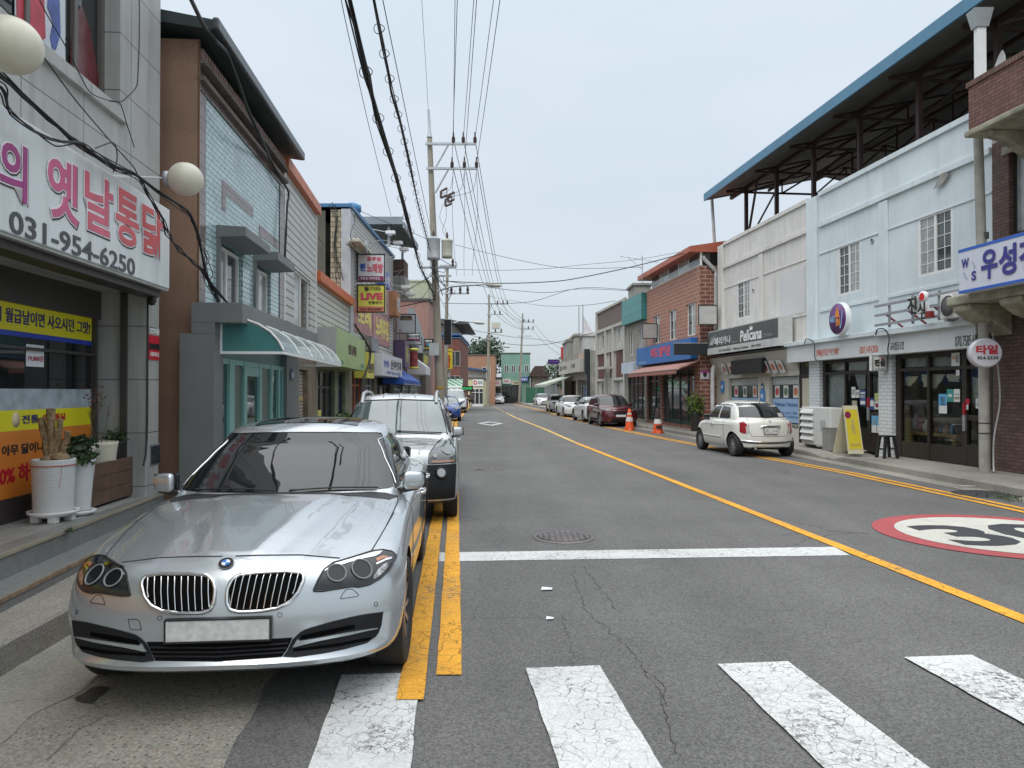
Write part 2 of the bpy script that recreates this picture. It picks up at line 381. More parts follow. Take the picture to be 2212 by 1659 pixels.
# gutter strip of older concrete in front of the right-hand kerb
strip(lambda y:lerp_tab(KRB,y)-.42,lambda y:lerp_tab(KRB,y)+.05,4,34,.004,.5).build('gutter',CONC,kind='structure')
def line(tab,off,w,y0,y1,m,z=.008,step=.8,name='road_marking',wob=.004):
 r=random.Random(int(off*1000)+int(y0))
 jt={}
 def e(s):return lambda y:lerp_tab(tab,y)+off+s*w/2+r.uniform(-wob,wob)
 return strip(e(-1),e(1),y0,y1,z,step).build(name,m,kind='structure')
line(LLN,0,.155,4.39,90,YEL,step=.25);line(LLN,-.215,.15,4.02,90,YEL,z=.016,step=.25)
line(CEN,0,.15,-5,24,YEL,step=.3);line(CEN,0,.15,24,55,YEL2,step=.5)
for k in range(8):line(CEN,0,.15,56+6*k,59+6*k,YEL2)
line(RLN,-.13,.12,-5,100,YEL,step=.3);line(RLN,.09,.12,-5,100,YEL,step=.3)
def gpoly(pts,m,z=.012,name='road_marking'):
 b=MB();b.poly([(p[0],p[1],z)for p in pts]);return b.build(name,m,kind='structure')
def rough_edge(q,n=40,a=.004):
 r=random.Random(9);o=[]
 for i in range(len(q)):
  p0,p1=Vector(q[i]),Vector(q[(i+1)%len(q)])
  for k in range(n):o.append(p0.lerp(p1,k/n)+Vector((r.uniform(-a,a),r.uniform(-a,a),0)))
 return o
for q in(((738,1462),(907,1456),(888,1659),(668,1659)),((1136,1447),(1295,1441),(1428,1659),(1208,1659)),
  ((1550,1438),(1702,1432),(2001,1659),(1776,1659)),((1953,1423),(2098,1418),(2212,1467),(2212,1568))):
 p=[G(*t)for t in q]
 if q[0][0]==1953:
  d=(p[3]-p[0]).normalized();p=[p[0],p[1],p[1]+d*3.2,p[0]+d*3.2]
 else:
  p=[p[0],p[1],p[1]+(p[2]-p[1]).normalized()*3.2,p[0]+(p[3]-p[0]).normalized()*3.2]
 gpoly(rough_edge(p),WHT,name='crossing_stripe')
p=[G(949,1213.4),G(1835.8,1200),G(1802.8,1182),G(949,1194)]
gpoly(rough_edge(p,60),WHT,.004,'stop_line')
# rhombus warning of the crossing ahead
c=(G(1059.3,915));o4=[(0,2.6),(.72,0),(0,-2.6),(-.72,0)];i4=[(0,1.5),(.42,0),(0,-1.5),(-.42,0)]
b=MB();b.add([(c.x+x-.07*y,c.y+y,.008)for x,y in o4+i4],[(k,(k+1)%4,4+(k+1)%4,4+k)for k in range(4)]);b.build('rhombus_marking',WHT,kind='structure')
# speed disc 30 painted in the far lane
DC=Vector((5.93,8.68,0));th=R(5.0)
def disc(rx,ry,m,z,nm,rin=0):
 b=MB();n=64;vs=[]
 for r_ in((1,)if not rin else(1,rin)):
  for k in range(n):
   a=2*math.pi*k/n;x,y=rx*r_*math.cos(a),ry*r_*math.sin(a)
   vs.append((DC.x+x*math.cos(th)-y*math.sin(th),DC.y+x*math.sin(th)+y*math.cos(th),z))
 b.add(vs,[tuple(range(n))]if not rin else[(k,(k+1)%n,n+(k+1)%n,n+k)for k in range(n)]);b.build(nm,m,kind='structure')
disc(1.46,1.42,REDM,.008,'speed_disc_rim');disc(1.20,1.17,CRM,.012,'speed_disc')
o=text('30',-.93,.93,-.62,.62,BLKM,None,y=0,name='speed_number',bold=.03,ext=0)
o.data.transform(Matrix.Translation((DC.x,DC.y,.016))@Matrix.Rotation(th,4,'Z')@Matrix.Rotation(R(-90),4,'X'));o['kind']='structure'
# manhole covers
IRON=mat('cast_iron',(.10,.09,.09),.55,.5,var=.3,sc=9,bump=.4,bsc=30)
def manhole(px,py,r,label):
 c=G(px,py);t=thing('manhole_cover',label,'manhole cover',at=(c.x,c.y,0))
 b=MB();b.lathe([(.0,.012),(r*.9,.012),(r*.9,.006)],40);b.build('cover',IRON,t)
 b=MB();b.lathe([(r*.9,.013),(r,.014),(r*1.02,.003)],40);b.build('rim',mat('iron_rim',(.16,.15,.15),.5,.5),t)
 b=MB()
 for i in range(-4,5):
  for j in range(-4,5):
   if i*i+j*j<=17:b.box(i*r*.19-r*.06,i*r*.19+r*.06,j*r*.19-r*.06,j*r*.19+r*.06,.012,.018)
 b.build('stud_pattern',mat('iron_stud',(.19,.17,.17),.5,.5),t)
manhole(1217.8,1161,.36,'large round iron manhole cover just beyond the white stop line')
manhole(1058,1014,.34,'smaller looking pale manhole cover farther up the lane beside the silver off-roader')
c=G(2130,1068);b=MB();b.lathe([(.0,.011),(.52,.011),(.53,.0)],30);b.v=[Vector((c.x+v.x,c.y+v.y*.9,v.z))for v in b.v]
setp(b.build('manhole_cover',mat('tar_patch',(.03,.03,.033),.7)),'black tar-dark manhole cover by the right-hand kerb','manhole cover')
for(x,y,s,nm)in((1181,1275,.05,'white'),(1188,1339,.03,'small')):
 c=G(x,y);b=MB();b.prism([(-s,-s*.6,.01),(s*.9,-s*.5,.012),(s,s*.6,.01),(-s*.8,s*.5,.02)],(0,0,.004));b.v=[v+Vector((c.x,c.y,0))for v in b.v]
 setp(b.build('paper_scrap',flat('paper',(.75,.77,.78))),nm+' paper scrap lying on the asphalt '+('between stop line and crossing' if nm=='white' else 'nearest the crossing stripes'),'litter')
# stained patch and crack on the old concrete
STN=ground_mat('wet_stain',(.055,.052,.042),.3,big=.3);CRK=flat('crack_dark',(.022,.021,.02),.9)
gpoly([G(x,y)[:2]for x,y in((160,1512),(180,1503),(196,1490),(215,1486),(238,1489),(226,1500),(208,1513),(200,1524),(180,1521),(166,1518))],STN,.0125,'concrete_stain')
def crack(px,w,seed,z=.0035,nm='asphalt_crack'):
 P=[G(*p)for p in px];r=random.Random(seed);q=[]
 for a,c in zip(P,P[1:]):
  n=max(2,int((c-a).length/.05))
  for k in range(n):q.append(a.lerp(c,k/n)+Vector((r.gauss(0,.012),r.gauss(0,.006),0)))
 b=MB();vs=[]
 for p in q:h=w*r.uniform(.3,1.2);vs+=[(p.x-h,p.y,z),(p.x+h,p.y,z)]
 b.add(vs,[(2*i,2*i+1,2*i+3,2*i+2)for i in range(len(q)-1)]);b.build(nm,CRK,kind='structure')
crack([(1242,1222),(1238,1245),(1258,1300),(1262,1318),(1300,1348),(1345,1385),(1392,1445),(1425,1500),(1440,1560),(1470,1659)],.0021,1)
crack([(1258,1224),(1275,1242),(1330,1310),(1345,1330)],.0022,2);crack([(1385,1440),(1440,1490),(1436,1530)],.002,3);crack([(1216,1330),(1236,1420),(1240,1600)],.0015,6)
crack([(0,1524),(60,1516),(140,1510),(170,1512)],.0035,4,.0125,'concrete_crack');crack([(205,1520),(228,1545),(150,1600),(90,1659)],.002,5,.0125,'concrete_crack')
# ---------------- left side of the street ----------------
K=2212/3000
def zc(x0,y0,s):return lambda X,Y:((x0+X*s)*K,(y0+Y*s)*K)
A1=zc(0,0,700/1290);A2=zc(0,700,700/1290);A3=zc(450,50,600/1327);A4=zc(450,600,650/1540);A5=zc(900,550,500/1185)
D3=zc(1040,880,320/1659);D7=zc(0,1150,420/1699);E2=zc(1300,850,260/1232)
def rc(fr,z,X0,Y0,X1,Y1,w=0.0):
 a=z(X0,Y0);b=z(X1,Y1);return fr.rect(a[0],a[1],b[0],b[1],w)
def panel(root,name,m,a,b,c,d,w,th=.003,**k):
 q=MB();q.box(a,b,-w-th,-w,c,d);return q.build(name,m,root,**k)
# --- granite clad corner building
F1=Front((-3.74,1),(-4.282,8.75))
t=thing('granite_building','grey granite clad building with printed chicken shop window at far left','building',F1)
uL=F1.L;uc=F1.u(314);uw1=F1.u(255);zl=F1.px(272,260)[1]
b=MB();b.wall(-4,uL,0,10,[(-3,uc,.5,2.87),(-2.5,uw1,zl+.06,7.6)],0,.56)
b.quad((uL,0,0),(uL,7,0),(uL,7,10),(uL,0,10));b.quad((-4,0,10),(uL,0,10),(uL,7,10),(-4,7,10))
b.build('wall',M['granite'],t)
b=MB();b.box(-2.6,uw1+.10,-.05,.10,zl-.07,zl+.06);b.build('window_sill',M['granite'],t,.005)
ft=mat('bronze_frame',(.14,.13,.12),.45,.3)
b=MB();wz0,wz1=zl+.06,7.6
for(a,c)in((uw1-.07,uw1),(F1.u(150,-.2)-.03,F1.u(150,-.2)+.04),(F1.u(40,-.2),F1.u(40,-.2)+.06)):b.box(a,c,.16,.24,wz0,wz1)
b.box(-2.4,uw1,.17,.23,wz0,wz0+.07);wf=b.build('window',ft,t)
b=MB();b.box(-2.4,uw1-.07,.20,.21,wz0+.07,wz1);b.build('pane',M['darkglass'],wf)
def shape(root,name,m,fr,z,pts,w,th=.004):
 q=MB();P=[fr.px(*z(*p),w)for p in pts];q.prism([(u,-w,zz)for u,zz in P],(0,-th,0));return q.build(name,m,root)
ps=shape(wf,'poster',flat('poster_ground',(.55,.60,.66)),F1,A1,[(78,-60),(350,-60),(350,335),(215,225),(78,80)],-.19)
shape(wf,'poster_red_dress',mat('poster_red',(.45,.04,.07),.4,var=.25,sc=14),F1,A1,[(88,-60),(235,-60),(245,205),(215,222),(90,95)],-.184)
shape(wf,'poster_blue_dress',mat('poster_blue',(.06,.10,.33),.4,var=.35,sc=9),F1,A1,[(262,-60),(318,-40),(326,180),(300,270),(282,262),(270,200),(285,120),(255,40)],-.184)
shape(wf,'poster_dark_dress',mat('poster_dark_red',(.10,.008,.014),.2,var=.4,sc=3),F1,A1,[(390,100),(440,30),(480,140),(520,350),(540,500),(375,380)],-.19)
# glass shopfront inside the recess
b=MB();gx1=F1.u(A2(505,0)[0],-.5)
b.box(-3,uc,.52,.57,.5,.73);b.box(-3,uc,.50,.56,2.55,2.87)
b.box(gx1,gx1+.05,.48,.55,.73,2.55);b.box(uc-.04,uc-.001,.20,.27,.5,2.86)
b.box(-3,gx1,.49,.55,2.12,2.15);sf=b.build('shopfront',mat('shopfront_frame',(.05,.045,.042),.4),t)
b=MB();b.box(-3,uc,.535,.545,.73,2.55);b.build('pane',M['darkglass'],sf)
YB=mat('banner_yellow',(.72,.66,.01),.35,var=.03);OB=mat('banner_orange',(.62,.20,.03),.4,var=.08,sc=1.2);NV=flat('navy_ink',(.01,.015,.14));RDI=flat('red_ink',(.42,.01,.03));BLI=flat('black_ink',(.02,.02,.02));WHI=flat('white_ink',(.8,.8,.8))
_,u1,z0,z1=rc(F1,A2,0,320,503,545,-.53);zy1=F1.px(*A2(0,320),-.53)[1];zy0=F1.px(*A2(0,485),-.53)[1]
panel(sf,'banner',YB,-3,gx1,zy0,zy1,-.53);panel(sf,'banner_edge',flat('banner_blue',(.02,.05,.4)),-3,gx1,zy0-.05,zy0-.001,-.53)
a=F1.u(A2(-120,0)[0],-.53);text('아버지께서 월급날이면 사오시던 그맛!',a-.32,gx1-.04,zy0+.07,zy1-.07,NV,sf,-F1.L*0+.524,bold=.02)
zf1=F1.px(*A2(0,808),-.53)[1];zf0=F1.px(*A2(0,928),-.53)[1];zq0=F1.px(*A2(0,1043),-.53)[1]
panel(sf,'frosted_band',mat('frost',(.33,.39,.43),.3,var=.3,sc=6),-3,gx1,zf0,zf1,-.53)
panel(sf,'banner',YB,-3,gx1,zq0,zf0,-.53);panel(sf,'banner',OB,-3,gx1,.73,zq0,-.53)
u0,u1,_,_=rc(F1,A2,115,950,205,1000,-.53);text('전통',u0,u1,zq0+.06,zf0-.05,NV,sf,.524,bold=.02)
u0,u1,_,_=rc(F1,A2,230,950,352,1000,-.53);text('옛날통닭',u0,u1,zq0+.07,zf0-.05,RDI,sf,.524,bold=.02)
u0,u1,z0,z1=rc(F1,A2,62,935,105,1015,-.53)
b=MB();b.lathe([(.0,0),(1,0),(1,.004),(0,.004)],24,ax='y');b.v=[Vector(((u0+u1)/2+v.x*(u1-u0)/2,.527-v.y,(z0+z1)/2+v.z*(z1-z0)/2))for v in b.v];b.build('round_emblem',flat('emblem_cream',(.7,.6,.4)),sf)
zt=F1.px(*A2(60,1110),-.53)[1];zt0=F1.px(*A2(60,1170),-.53)[1]
text('있겠소 아무 닭이나 드시겠습니까?',F1.u(A2(-160,0)[0],-.53),F1.u(A2(472,0)[0],-.53),zt0,zt,BLI,sf,.524,bold=.025)
zt=F1.px(*A2(30,1225),-.53)[1];zt0=F1.px(*A2(30,1330),-.53)[1]
text('20% 하락',F1.u(A2(-40,0)[0],-.53),F1.u(A2(215,0)[0],-.53),zt0,zt,RDI,sf,.524,bold=.03)
u0,u1,z0,z1=rc(F1,A2,140,567,235,693,-.53)
n_=panel(None,'paper_notice',flat('note_paper',(.72,.76,.80)),0,0,0,0,0);bpy.data.objects.remove(n_)
n_=thing('paper_notice','white paper notice taped inside the dark chicken shop window','notice',F1,(u0,.52,z0))
panel(n_,'sheet',flat('note_paper',(.72,.76,.80)),u0,u1,z0,z1,-.53)
text('윙(날개)',u0+.03,u1-.02,z0+.17,z1-.05,flat('grey_ink',(.3,.3,.35)),n_,.524);text('19,000원',u0+.03,u1-.02,z0+.05,z0+.11,RDI,n_,.524)
# dark room behind
b=MB();b.box(-3,uc-.05,.6,3.5,.45,2.9);b.build('interior',flat('interior_dark',(.03,.03,.03)),t)
# wall items
u0,u1,z0,z1=rc(F1,A2,800,517,853,655,.0)
s=thing('security_sign','small red security camera sign on the grey granite column','sign',F1,(u0,0,z0))
panel(s,'plate',flat('sign_red',(.55,.02,.04)),u0,u1,z0,z1,.004,.01);panel(s,'stripe',BLI,u0,u1,z0+.12,z0+.19,.0145,.002)
text('CCTV녹화중',u0+.01,u1-.01,z0+.30,z0+.38,WHI,s,-.018,bold=.02);text('1588-0115',u0+.02,u1-.02,z0+.04,z0+.09,WHI,s,-.018)
u0,u1,z0,z1=rc(F1,A2,808,1112,862,1215,0)
s=thing('meter_plate','dark square etched plate set low in the granite column','plate',F1,(u0,0,z0));panel(s,'plate',mat('etched_plate',(.06,.075,.08),.3,.4,var=.6,sc=25),u0+.02,u1-.02,z0+.02,z1-.02,.008,.006);panel(s,'frame',M['steel'],u0,u1,z0,z1,.001,.006)
u0,u1,z0,z1=rc(F1,A2,793,290,860,350,.1)
s=thing('security_camera','small dome security camera hanging under the chicken shop sign','camera',F1,(u0,0,z0))
b=MB();b.box(u0,u1-.02,-.12,.0,z1-.02,z1+.04);b.build('junction_box',mat('cream_plastic',(.5,.48,.38),.5),s)
b=MB();b.lathe([(.001,-.05),(.03,-.04),(.045,0),(.045,.04),(.03,.05)],16,((u0+u1)/2-.02,-.09,z1-.08));b.build('dome',M['black'],s)
b=MB();b.tube([((u0+u1)/2-.02+.06*math.cos(k*.7),-.11+.02*math.sin(k*1.9),z1-.07+.05*math.sin(k*.7))for k in range(24)],.004);b.build('loose_cable',M['cable'],s)
# drain pipe conduit on the column
u0=F1.u(A2(785,0)[0]);b=MB();b.tube([(u0,-.02,2.85),(u0,-.02,1.35),(u0-.01,-.02,1.15),(u0-.06,-.03,.98),(u0-.16,-.05,.88)],.012);setp(b.build('conduit',M['cable']),'thin black conduit running down the granite column edge','cable')
bpy.data.objects['conduit'].location=F1.o;bpy.data.objects['conduit'].rotation_euler=(0,0,F1.rz)
# --- big chicken shop sign
ua,ub=F1.u(-260,.3),F1.u(365,.3)
s=thing('shop_sign','long white signboard with pink Korean lettering over the chicken shop','sign',F1,((ua+ub)/2,-.1,2.89))
b=MB();b.box(ua,ub,-.30,-.0,2.9,3.82);b.build('panel',mat('sign_ivory',(.66,.70,.71),.35,var=.05,sc=1.2,streak=.3),s,.012)
b=MB();b.box(ua,ub+.004,-.285,.0,2.875,2.899);b.build('bottom_trim',mat('sign_trim',(.35,.36,.34),.5),s)
b=MB();b.box(ua,ub-.05,-.22,.0,2.80,2.874);b.build('shutter_box',M['darkframe'],s)
cols=[(.32,.03,.19),(.55,.10,.23),(.60,.11,.17),(.62,.10,.12),(.62,.085,.09)]
for ch,(xa,ya,xb,yb),c in zip('의옛날통닭',((-25,745,135,1075),(238,845,415,1200),(440,935,600,1265),(610,1025,740,1330),(755,1105,872,1385)),cols):
 u0=F1.u(A1(xa,0)[0],.3);u1=F1.u(A1(xb,0)[0],.3);xm=(xa+xb)/2
 zt=F1.px(*A1(xm,ya),.3)[1];zb=F1.px(*A1(xm,yb),.3)[1]
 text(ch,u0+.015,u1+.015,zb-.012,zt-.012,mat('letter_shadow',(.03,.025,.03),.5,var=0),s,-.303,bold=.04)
 text(ch,u0,u1,zb,zt,flat('letter_white',(.8,.78,.8)),s,-.307,bold=.045)
 text(ch,u0+.012,u1-.012,zb+.012,zt-.012,mat('letter_%d'%int(c[1]*1000+c[2]*100),c,.4,var=.15,sc=4),s,-.311,bold=.022)
u0=F1.u(A1(40,0)[0],.3);u1=F1.u(A1(722,0)[0],.3);zt=F1.px(*A1(70,1135),.3)[1];zb=F1.px(*A1(70,1262),.3)[1]
text('031-954-6250',u0,u1,zb,zt,flat('phone_grey',(.055,.06,.07)),s,-.305,bold=.015)
# --- globe lamps on arms
GLB=mat('globe_plastic',(.62,.60,.49),.35,var=.12,sc=3,dirt=.15)
def globe(c,base,label):
 t=thing('globe_lamp',label,'lamp',at=c,group='round globe lamps over the chicken shop sign')
 b=MB();b.sphere((0,0,0),.175,36,.97);b.build('globe',GLB,t)
 d=Vector(base)-Vector(c);n=d.normalized()
 b=MB();b.tube([n*.15,n*.17,n*.21,n*.22],[.05,.075,.075,.02],16);b.build('collar',M['steel'],t)
 b=MB();b.tube([n*.20,d],.011,8);b.build('arm',M['whiteframe'],t)
c=AtY(401,387,7.48);globe(c,(-4.2,7.35,c.z),'cream globe lamp on a thin arm near the brown wall')
c=AtY(24,98,4.4);globe(c,(-3.95,4.3,c.z-.02),'bigger looking cream globe lamp at the upper left corner')
# --- terrace and steps
def hstep(p0,p1,z0,z1,back,name,m,nose=None):
 b=MB();d=(Vector(p1)-Vector(p0)).normalized();q0=Vector(p0)-d*5;q1=Vector(p1)
 b.prism([(q0.x,q0.y,z0),(q1.x,q1.y,z0),(q1.x+back,q1.y,z0),(q0.x+back,q0.y,z0)][::-1],(0,0,z1-z0));b.build(name,m,None,.006,kind='structure')
 if nose:
  b=MB();n=Vector((-d.y,d.x))*-.012
  b.prism([(q0.x+n.x,q0.y+n.y,z1-.03),(q1.x+n.x,q1.y+n.y,z1-.03),(q1.x,q1.y,z1-.03),(q0.x,q0.y,z1-.03)][::-1],(0,0,.03));b.build('step_nosing',nose,kind='structure')
NOS=mat('step_nosing',(.24,.17,.11),.7,var=.4,sc=12,dirt=.4);GRN=mat('granite_tread',(.19,.20,.195),.45,var=.15,sc=25,dirt=.3)
hstep((-3.84,5.42),(-4.235,8.80),-.02,.50,-2.5,'shop_terrace',GRN,mat('tread_edge',(.30,.27,.2),.6))
hstep((-3.51,4.96),(-4.0,8.80),-.02,.30,-2.5,'front_step',GRN,NOS)
# --- pots and planter
def leafball(m,c,rx,rz,n,sz,seed,parent,name='foliage',flatten=1):
 r=random.Random(seed);b=MB();c=Vector(c)
 for i in range(n):
  v=Vector((r.gauss(0,1),r.gauss(0,1),r.gauss(0,1))).normalized()*(r.random()**.45);p=c+Vector((v.x*rx,v.y*rx,v.z*rz))
  a=Vector((r.gauss(0,1),r.gauss(0,1),r.gauss(0,.6))).normalized();e=a.orthogonal().normalized();e.rotate(Matrix.Rotation(r.uniform(0,6.28),3,a));s_=sz*r.uniform(.6,1.3)
  b.add([p,p+(a*.5+e*.4)*s_,p+a*1.1*s_,p+(a*.5-e*.4)*s_],[(0,1,2,3)])
 return b.build(name,m,parent)
LF=mat('leaf_green',(.045,.085,.03),.5,var=.5,sc=20);LFD=mat('leaf_dark',(.022,.05,.02),.5,var=.5,sc=14);LFL=mat('leaf_light',(.12,.17,.03),.5,var=.5,sc=14)
SOIL=mat('soil',(.04,.03,.022),.9,var=.3,sc=30);IV=mat('ivory_pot',(.55,.53,.43),.4,var=.08);PW=mat('white_pot',(.60,.63,.64),.45,var=.06,dirt=.2)
def pot(name,label,c,r0,r1,h,m,ribs=0,saucer=False,feet=0,group=None):
 t=thing(name,label,'plant pot',at=c,group=group);z0=feet;b=MB();pr=[(r0*.6,z0)]
 n=90 if ribs else 14
 for i in range(n+1):
  f=i/n;rr=r0+(r1-r0)*f**1.5
  if ribs and .02<f<.93:rr+=.0035*math.sin(f*ribs*6.28)
  pr.append((rr,z0+h*f))
 pr+=[(r1-.015,z0+h),(r1-.02,z0+h-.04),(.001,z0+h-.05)]
 b.lathe(pr[:-1],40);b.build('pot',m,t)
 b=MB();b.lathe([(r1-.019,z0+h-.04),(.001,z0+h-.035)],24);b.build('soil',SOIL,t)
 if saucer:
  b=MB();b.lathe([(.01,z0-.03),(r0*.9,z0-.035),(r0+.045,z0-.005),(r0+.05,z0+.02),(r0+.04,z0+.02),(r0+.02,z0+.004)],40);b.build('saucer',M['whiteframe'],t)
 if feet:
  for a in(.6,2.2,3.8,5.3):
   b=MB();x,y=(r0-.03)*math.cos(a),(r0-.03)*math.sin(a);b.box(x-.04,x+.04,y-.03,y+.03,0,z0-.02);b.build('foot',M['whiteframe'],t,.006)
 return t,z0+h
c=G(*A2(233,1540),.5);c.y+=.16;c.x-=.01
t,h=pot('ribbed_pot','tall ribbed white pot with sawn-off bare trunks on the terrace',c,.165,.185,.50,PW,30,True,.085)
BRK=mat('bare_bark',(.24,.17,.095),.85,var=.55,sc=26,bump=.6,bsc=25,dirt=.4)
for(dx,tx,hh,r_)in((-.10,-.13,.42,.033),(-.03,-.045,.50,.037),(.03,.05,.40,.027),(.02,.02,.31,.028),(.10,.13,.29,.026)):
 b=MB();r=random.Random(int(hh*100));pts=[(dx*.45,dx*.3,h-.05)]+[(dx*(.5+.5*f)+(tx-dx)*f+r.uniform(-.006,.006),.02+r.uniform(-.008,.008),h-.03+hh*f)for f in(.15,.3,.45,.6,.75,.9,1)]
 b.tube(pts,[r_*1.35,r_*1.1,r_,r_*.95,r_*1.04,r_*.97,r_,r_*1.06],12);b.build('bare_trunk',BRK,t,smooth=True,sharp=60)
b=MB();b.sphere((.05,.02,h),.085,14,.8);b.sphere((-.05,.0,h-.01),.07,12,.7);b.build('root_boss',BRK,t)
b=MB();b.lathe([(.189,h-.06),(.191,h-.055),(.189,h-.05)],40);b.tube([(.15,-.12,h-.055),(.155,-.13,h-.15),(.14,-.14,h-.26)],.002);b.build('red_twine',flat('twine',(.5,.12,.08)),t)
c=G(*A2(388,1500),.5);c.y+=.11
t,h=pot('smooth_pot','smooth tall white pot with low ivy between ribbed pot and planter',c,.105,.145,.52,PW,0,True,.03)
leafball(LFD,(0,0,h+.05),.17,.09,260,.05,4,t);leafball(LF,(.1,-.08,h),.10,.08,90,.045,5,t)
FP_=Front(G(*A2(458,1478),.5).xy,G(*A2(740,1385),.5).xy)
t=thing('planter_box','brown wood plank planter box on the granite terrace','planter',FP_,(0,0,.5))
WB=mat('brown_plank',(.115,.068,.048),.55,var=.22,sc=7,streak=.2);Lb=FP_.L
for k in range(3):
 b=MB();z=.5+.03+k*.148;b.box(0,Lb,-.0,.025,z,z+.144);b.box(0,.025,.0251,.36,z,z+.144);b.box(Lb-.025,Lb,.0251,.36,z,z+.144);b.box(.0251,Lb-.0251,.335,.36,z,z+.144);b.build('plank',WB,t,.004)
b=MB();b.box(.03,Lb-.03,.03,.33,.55,.78);b.build('soil',SOIL,t)
PB=FP_.loc
for(x0,y0,x1,y1,lab,m,nm)in((880,650,1080,900,'ivory pot of small green leaves, left one in the planter box',IV,1),(1060,600,1310,880,'ivory flared pot with bare red-tipped twigs in the planter box',IV,2),(1275,590,1450,850,'black pot of feathery green plant at planter box end',M['black'],3)):
 a=FP_.px(*D7(x0,y0),-.15);bb=FP_.px(*D7(x1,y0),-.15);r_=(bb[0]-a[0])/2*.82 if nm<3 else .12;uu=(a[0]+bb[0])/2;p=FP_.loc(uu,.17,.78)
 p.z=.70;hgt=max(.25,a[1]-p.z)
 t,h=pot('flower_pot',lab,p,r_*.78,r_,hgt,m,group='pots standing in the planter box')
 if nm==1:leafball(LFD,(0,0,h+.04),.15,.07,160,.05,6,t)
 if nm==3:leafball(LF,(0.03,-.02,h+.02),.12,.12,260,.04,8,t)
 if nm==2:
  r=random.Random(2);b=MB()
  for k in range(4):
   x,y,z=-.06+.03*k,0,h-.03;pts=[(x,y,z)]
   for q in range(5):x+=r.uniform(-.035,.035)+(k-1.5)*.012;y+=r.uniform(-.02,.02);z+=r.uniform(.08,.13)*(1-.12*(k%2));pts.append((x,y,z))
   b.tube(pts,[.006,.005,.004,.004,.003,.002],5)
   for q in range(3):b.tube([pts[3],(pts[3][0]+r.uniform(-.09,.09),pts[3][1],pts[3][2]+r.uniform(.06,.14))],.002,4)
  b.build('twigs',mat('twig',(.16,.12,.08),.8),t);leafball(mat('withered_leaf',(.16,.035,.03),.7,var=.3),(-.02,0,h+.5),.13,.14,60,.03,3,t,'withered_leaves')
# --- brown and tiled building with green entrance
F2=Front((-4.02,9.2),(-4.375,13.8))
t=thing('tiled_building','two-storey building faced in pale blue tiles with a brown plaster side','building',F2)
BT=(.20,.165,.16)
TIL=mat('blue_tile',(.39,.54,.56),.18,var=.10,sc=2.2,pat=('brick',.165,.078,.005,(.045,.05,.05),.18),dirt=.55,spec=.7)
BTL=mat('brown_tile',(.20,.155,.15),.22,var=.2,sc=5,pat=('stack',.10,.16,.006,(.05,.045,.04),.3))
BRN=ground_mat('brown_plaster',(.30,.185,.125),.06,crack=.9,big=.14)
DGR=mat('dark_green_metal',(.028,.042,.042),.5,var=.2,dirt=.3);GPT=mat('portal_grey',(.16,.172,.172),.5,var=.10,sc=1,streak=.12,dirt=.12);TEAL=mat('teal_frame',(.22,.47,.44),.35,var=.05)
L2=F2.L;wins=[]
for xa,xb in((467,523),(546.6,584)):wins.append((F2.u(xa),F2.u(xb),2.5,3.86))
b=MB();b.wall(.28,L2-.34,2.2,5.6,[w for w in wins],0,.14);b.build('tile_facing',TIL,t)
b=MB();b.wall(0,.279,0,5.6,[],-.012);b.wall(L2-.339,L2,0,5.6,[],-.012);b.box(0,L2,-.02,.1,5.601,5.72);b.box(0,L2,.02,.2,5.74,6.2);b.build('tile_border',BTL,t)
b=MB();b.box(-.02,L2,-.09,.05,5.70,5.76);b.box(-.02,L2,-.10,.05,5.92,5.97);b.build('cornice',mat('stone_brown',(.13,.11,.10),.8,var=.3,sc=6,dirt=.4),t)
b=MB()
for k in range(int(L2/.105)):b.box(k*.105+.01,k*.105+.085,-.06,.0,5.975,6.12)
b.build('brick_dentils',mat('dentil',(.26,.17,.15),.6,var=.5,sc=14),t)
for(xa,xb,ya)in((F2.u(477),F2.u(545),4.55),(F2.u(558),F2.u(600),4.35)):
 b=MB();b.box(xa,xb,-.006,.0,ya,ya+.17);b.box(xa,xa+.16,-.006,0,ya-.25,ya);b.build('tile_band',BTL,t)
b=MB();b.quad((-.02,-.03,0),(-.02,8,0),(-.02,8,6.22),(-.02,-.03,6.22));b.quad((L2,0,6.2),(L2,8,6.2),(L2,8,0),(L2,0,0));b.box(-.02,.0,-.03,-.005,0,6.2)
o=b.build('side_wall',BRN,t)
for v in o.data.vertices:pass
b=MB();b.box(0,L2,.3,8,2,5.9);b.build('inner_block',flat('interior_dark',(.03,.03,.03)),t)
b=MB();zg=6.24;b.prism([(-.25,-.27,zg),(-.25,-.27,zg+.13),(-.25,3.5,zg+.75),(-.25,7.0,zg+.2),(-.25,7.0,zg),(-.25,3.5,zg+.5)],(L2+.5,0,0));b.build('roof',DGR,t)
b=MB();b.box(-.28,L2+.27,-.345,-.265,zg+.0,zg+.15);b.build('gutter',mat('gutter_metal',(.09,.10,.11),.35,.5),t,.02)
for k,w in enumerate(wins):
 window(t,w[0]+.05,w[1]-.04,2.5,3.80,.05,curt=(1,0)if k==0 else(1,1))
 b=MB();b.box(w[0]-.03,w[0]+.04,-.05,.05,2.4,3.86);b.prism([(w[0]-.04,0,3.85),(w[0]-.04,-.40,3.87),(w[0]-.04,-.40,4.0),(w[0]-.04,0,4.02)],(w[1]-w[0]+.12,0,0));b.build('window_hood',GPT,t,.004)
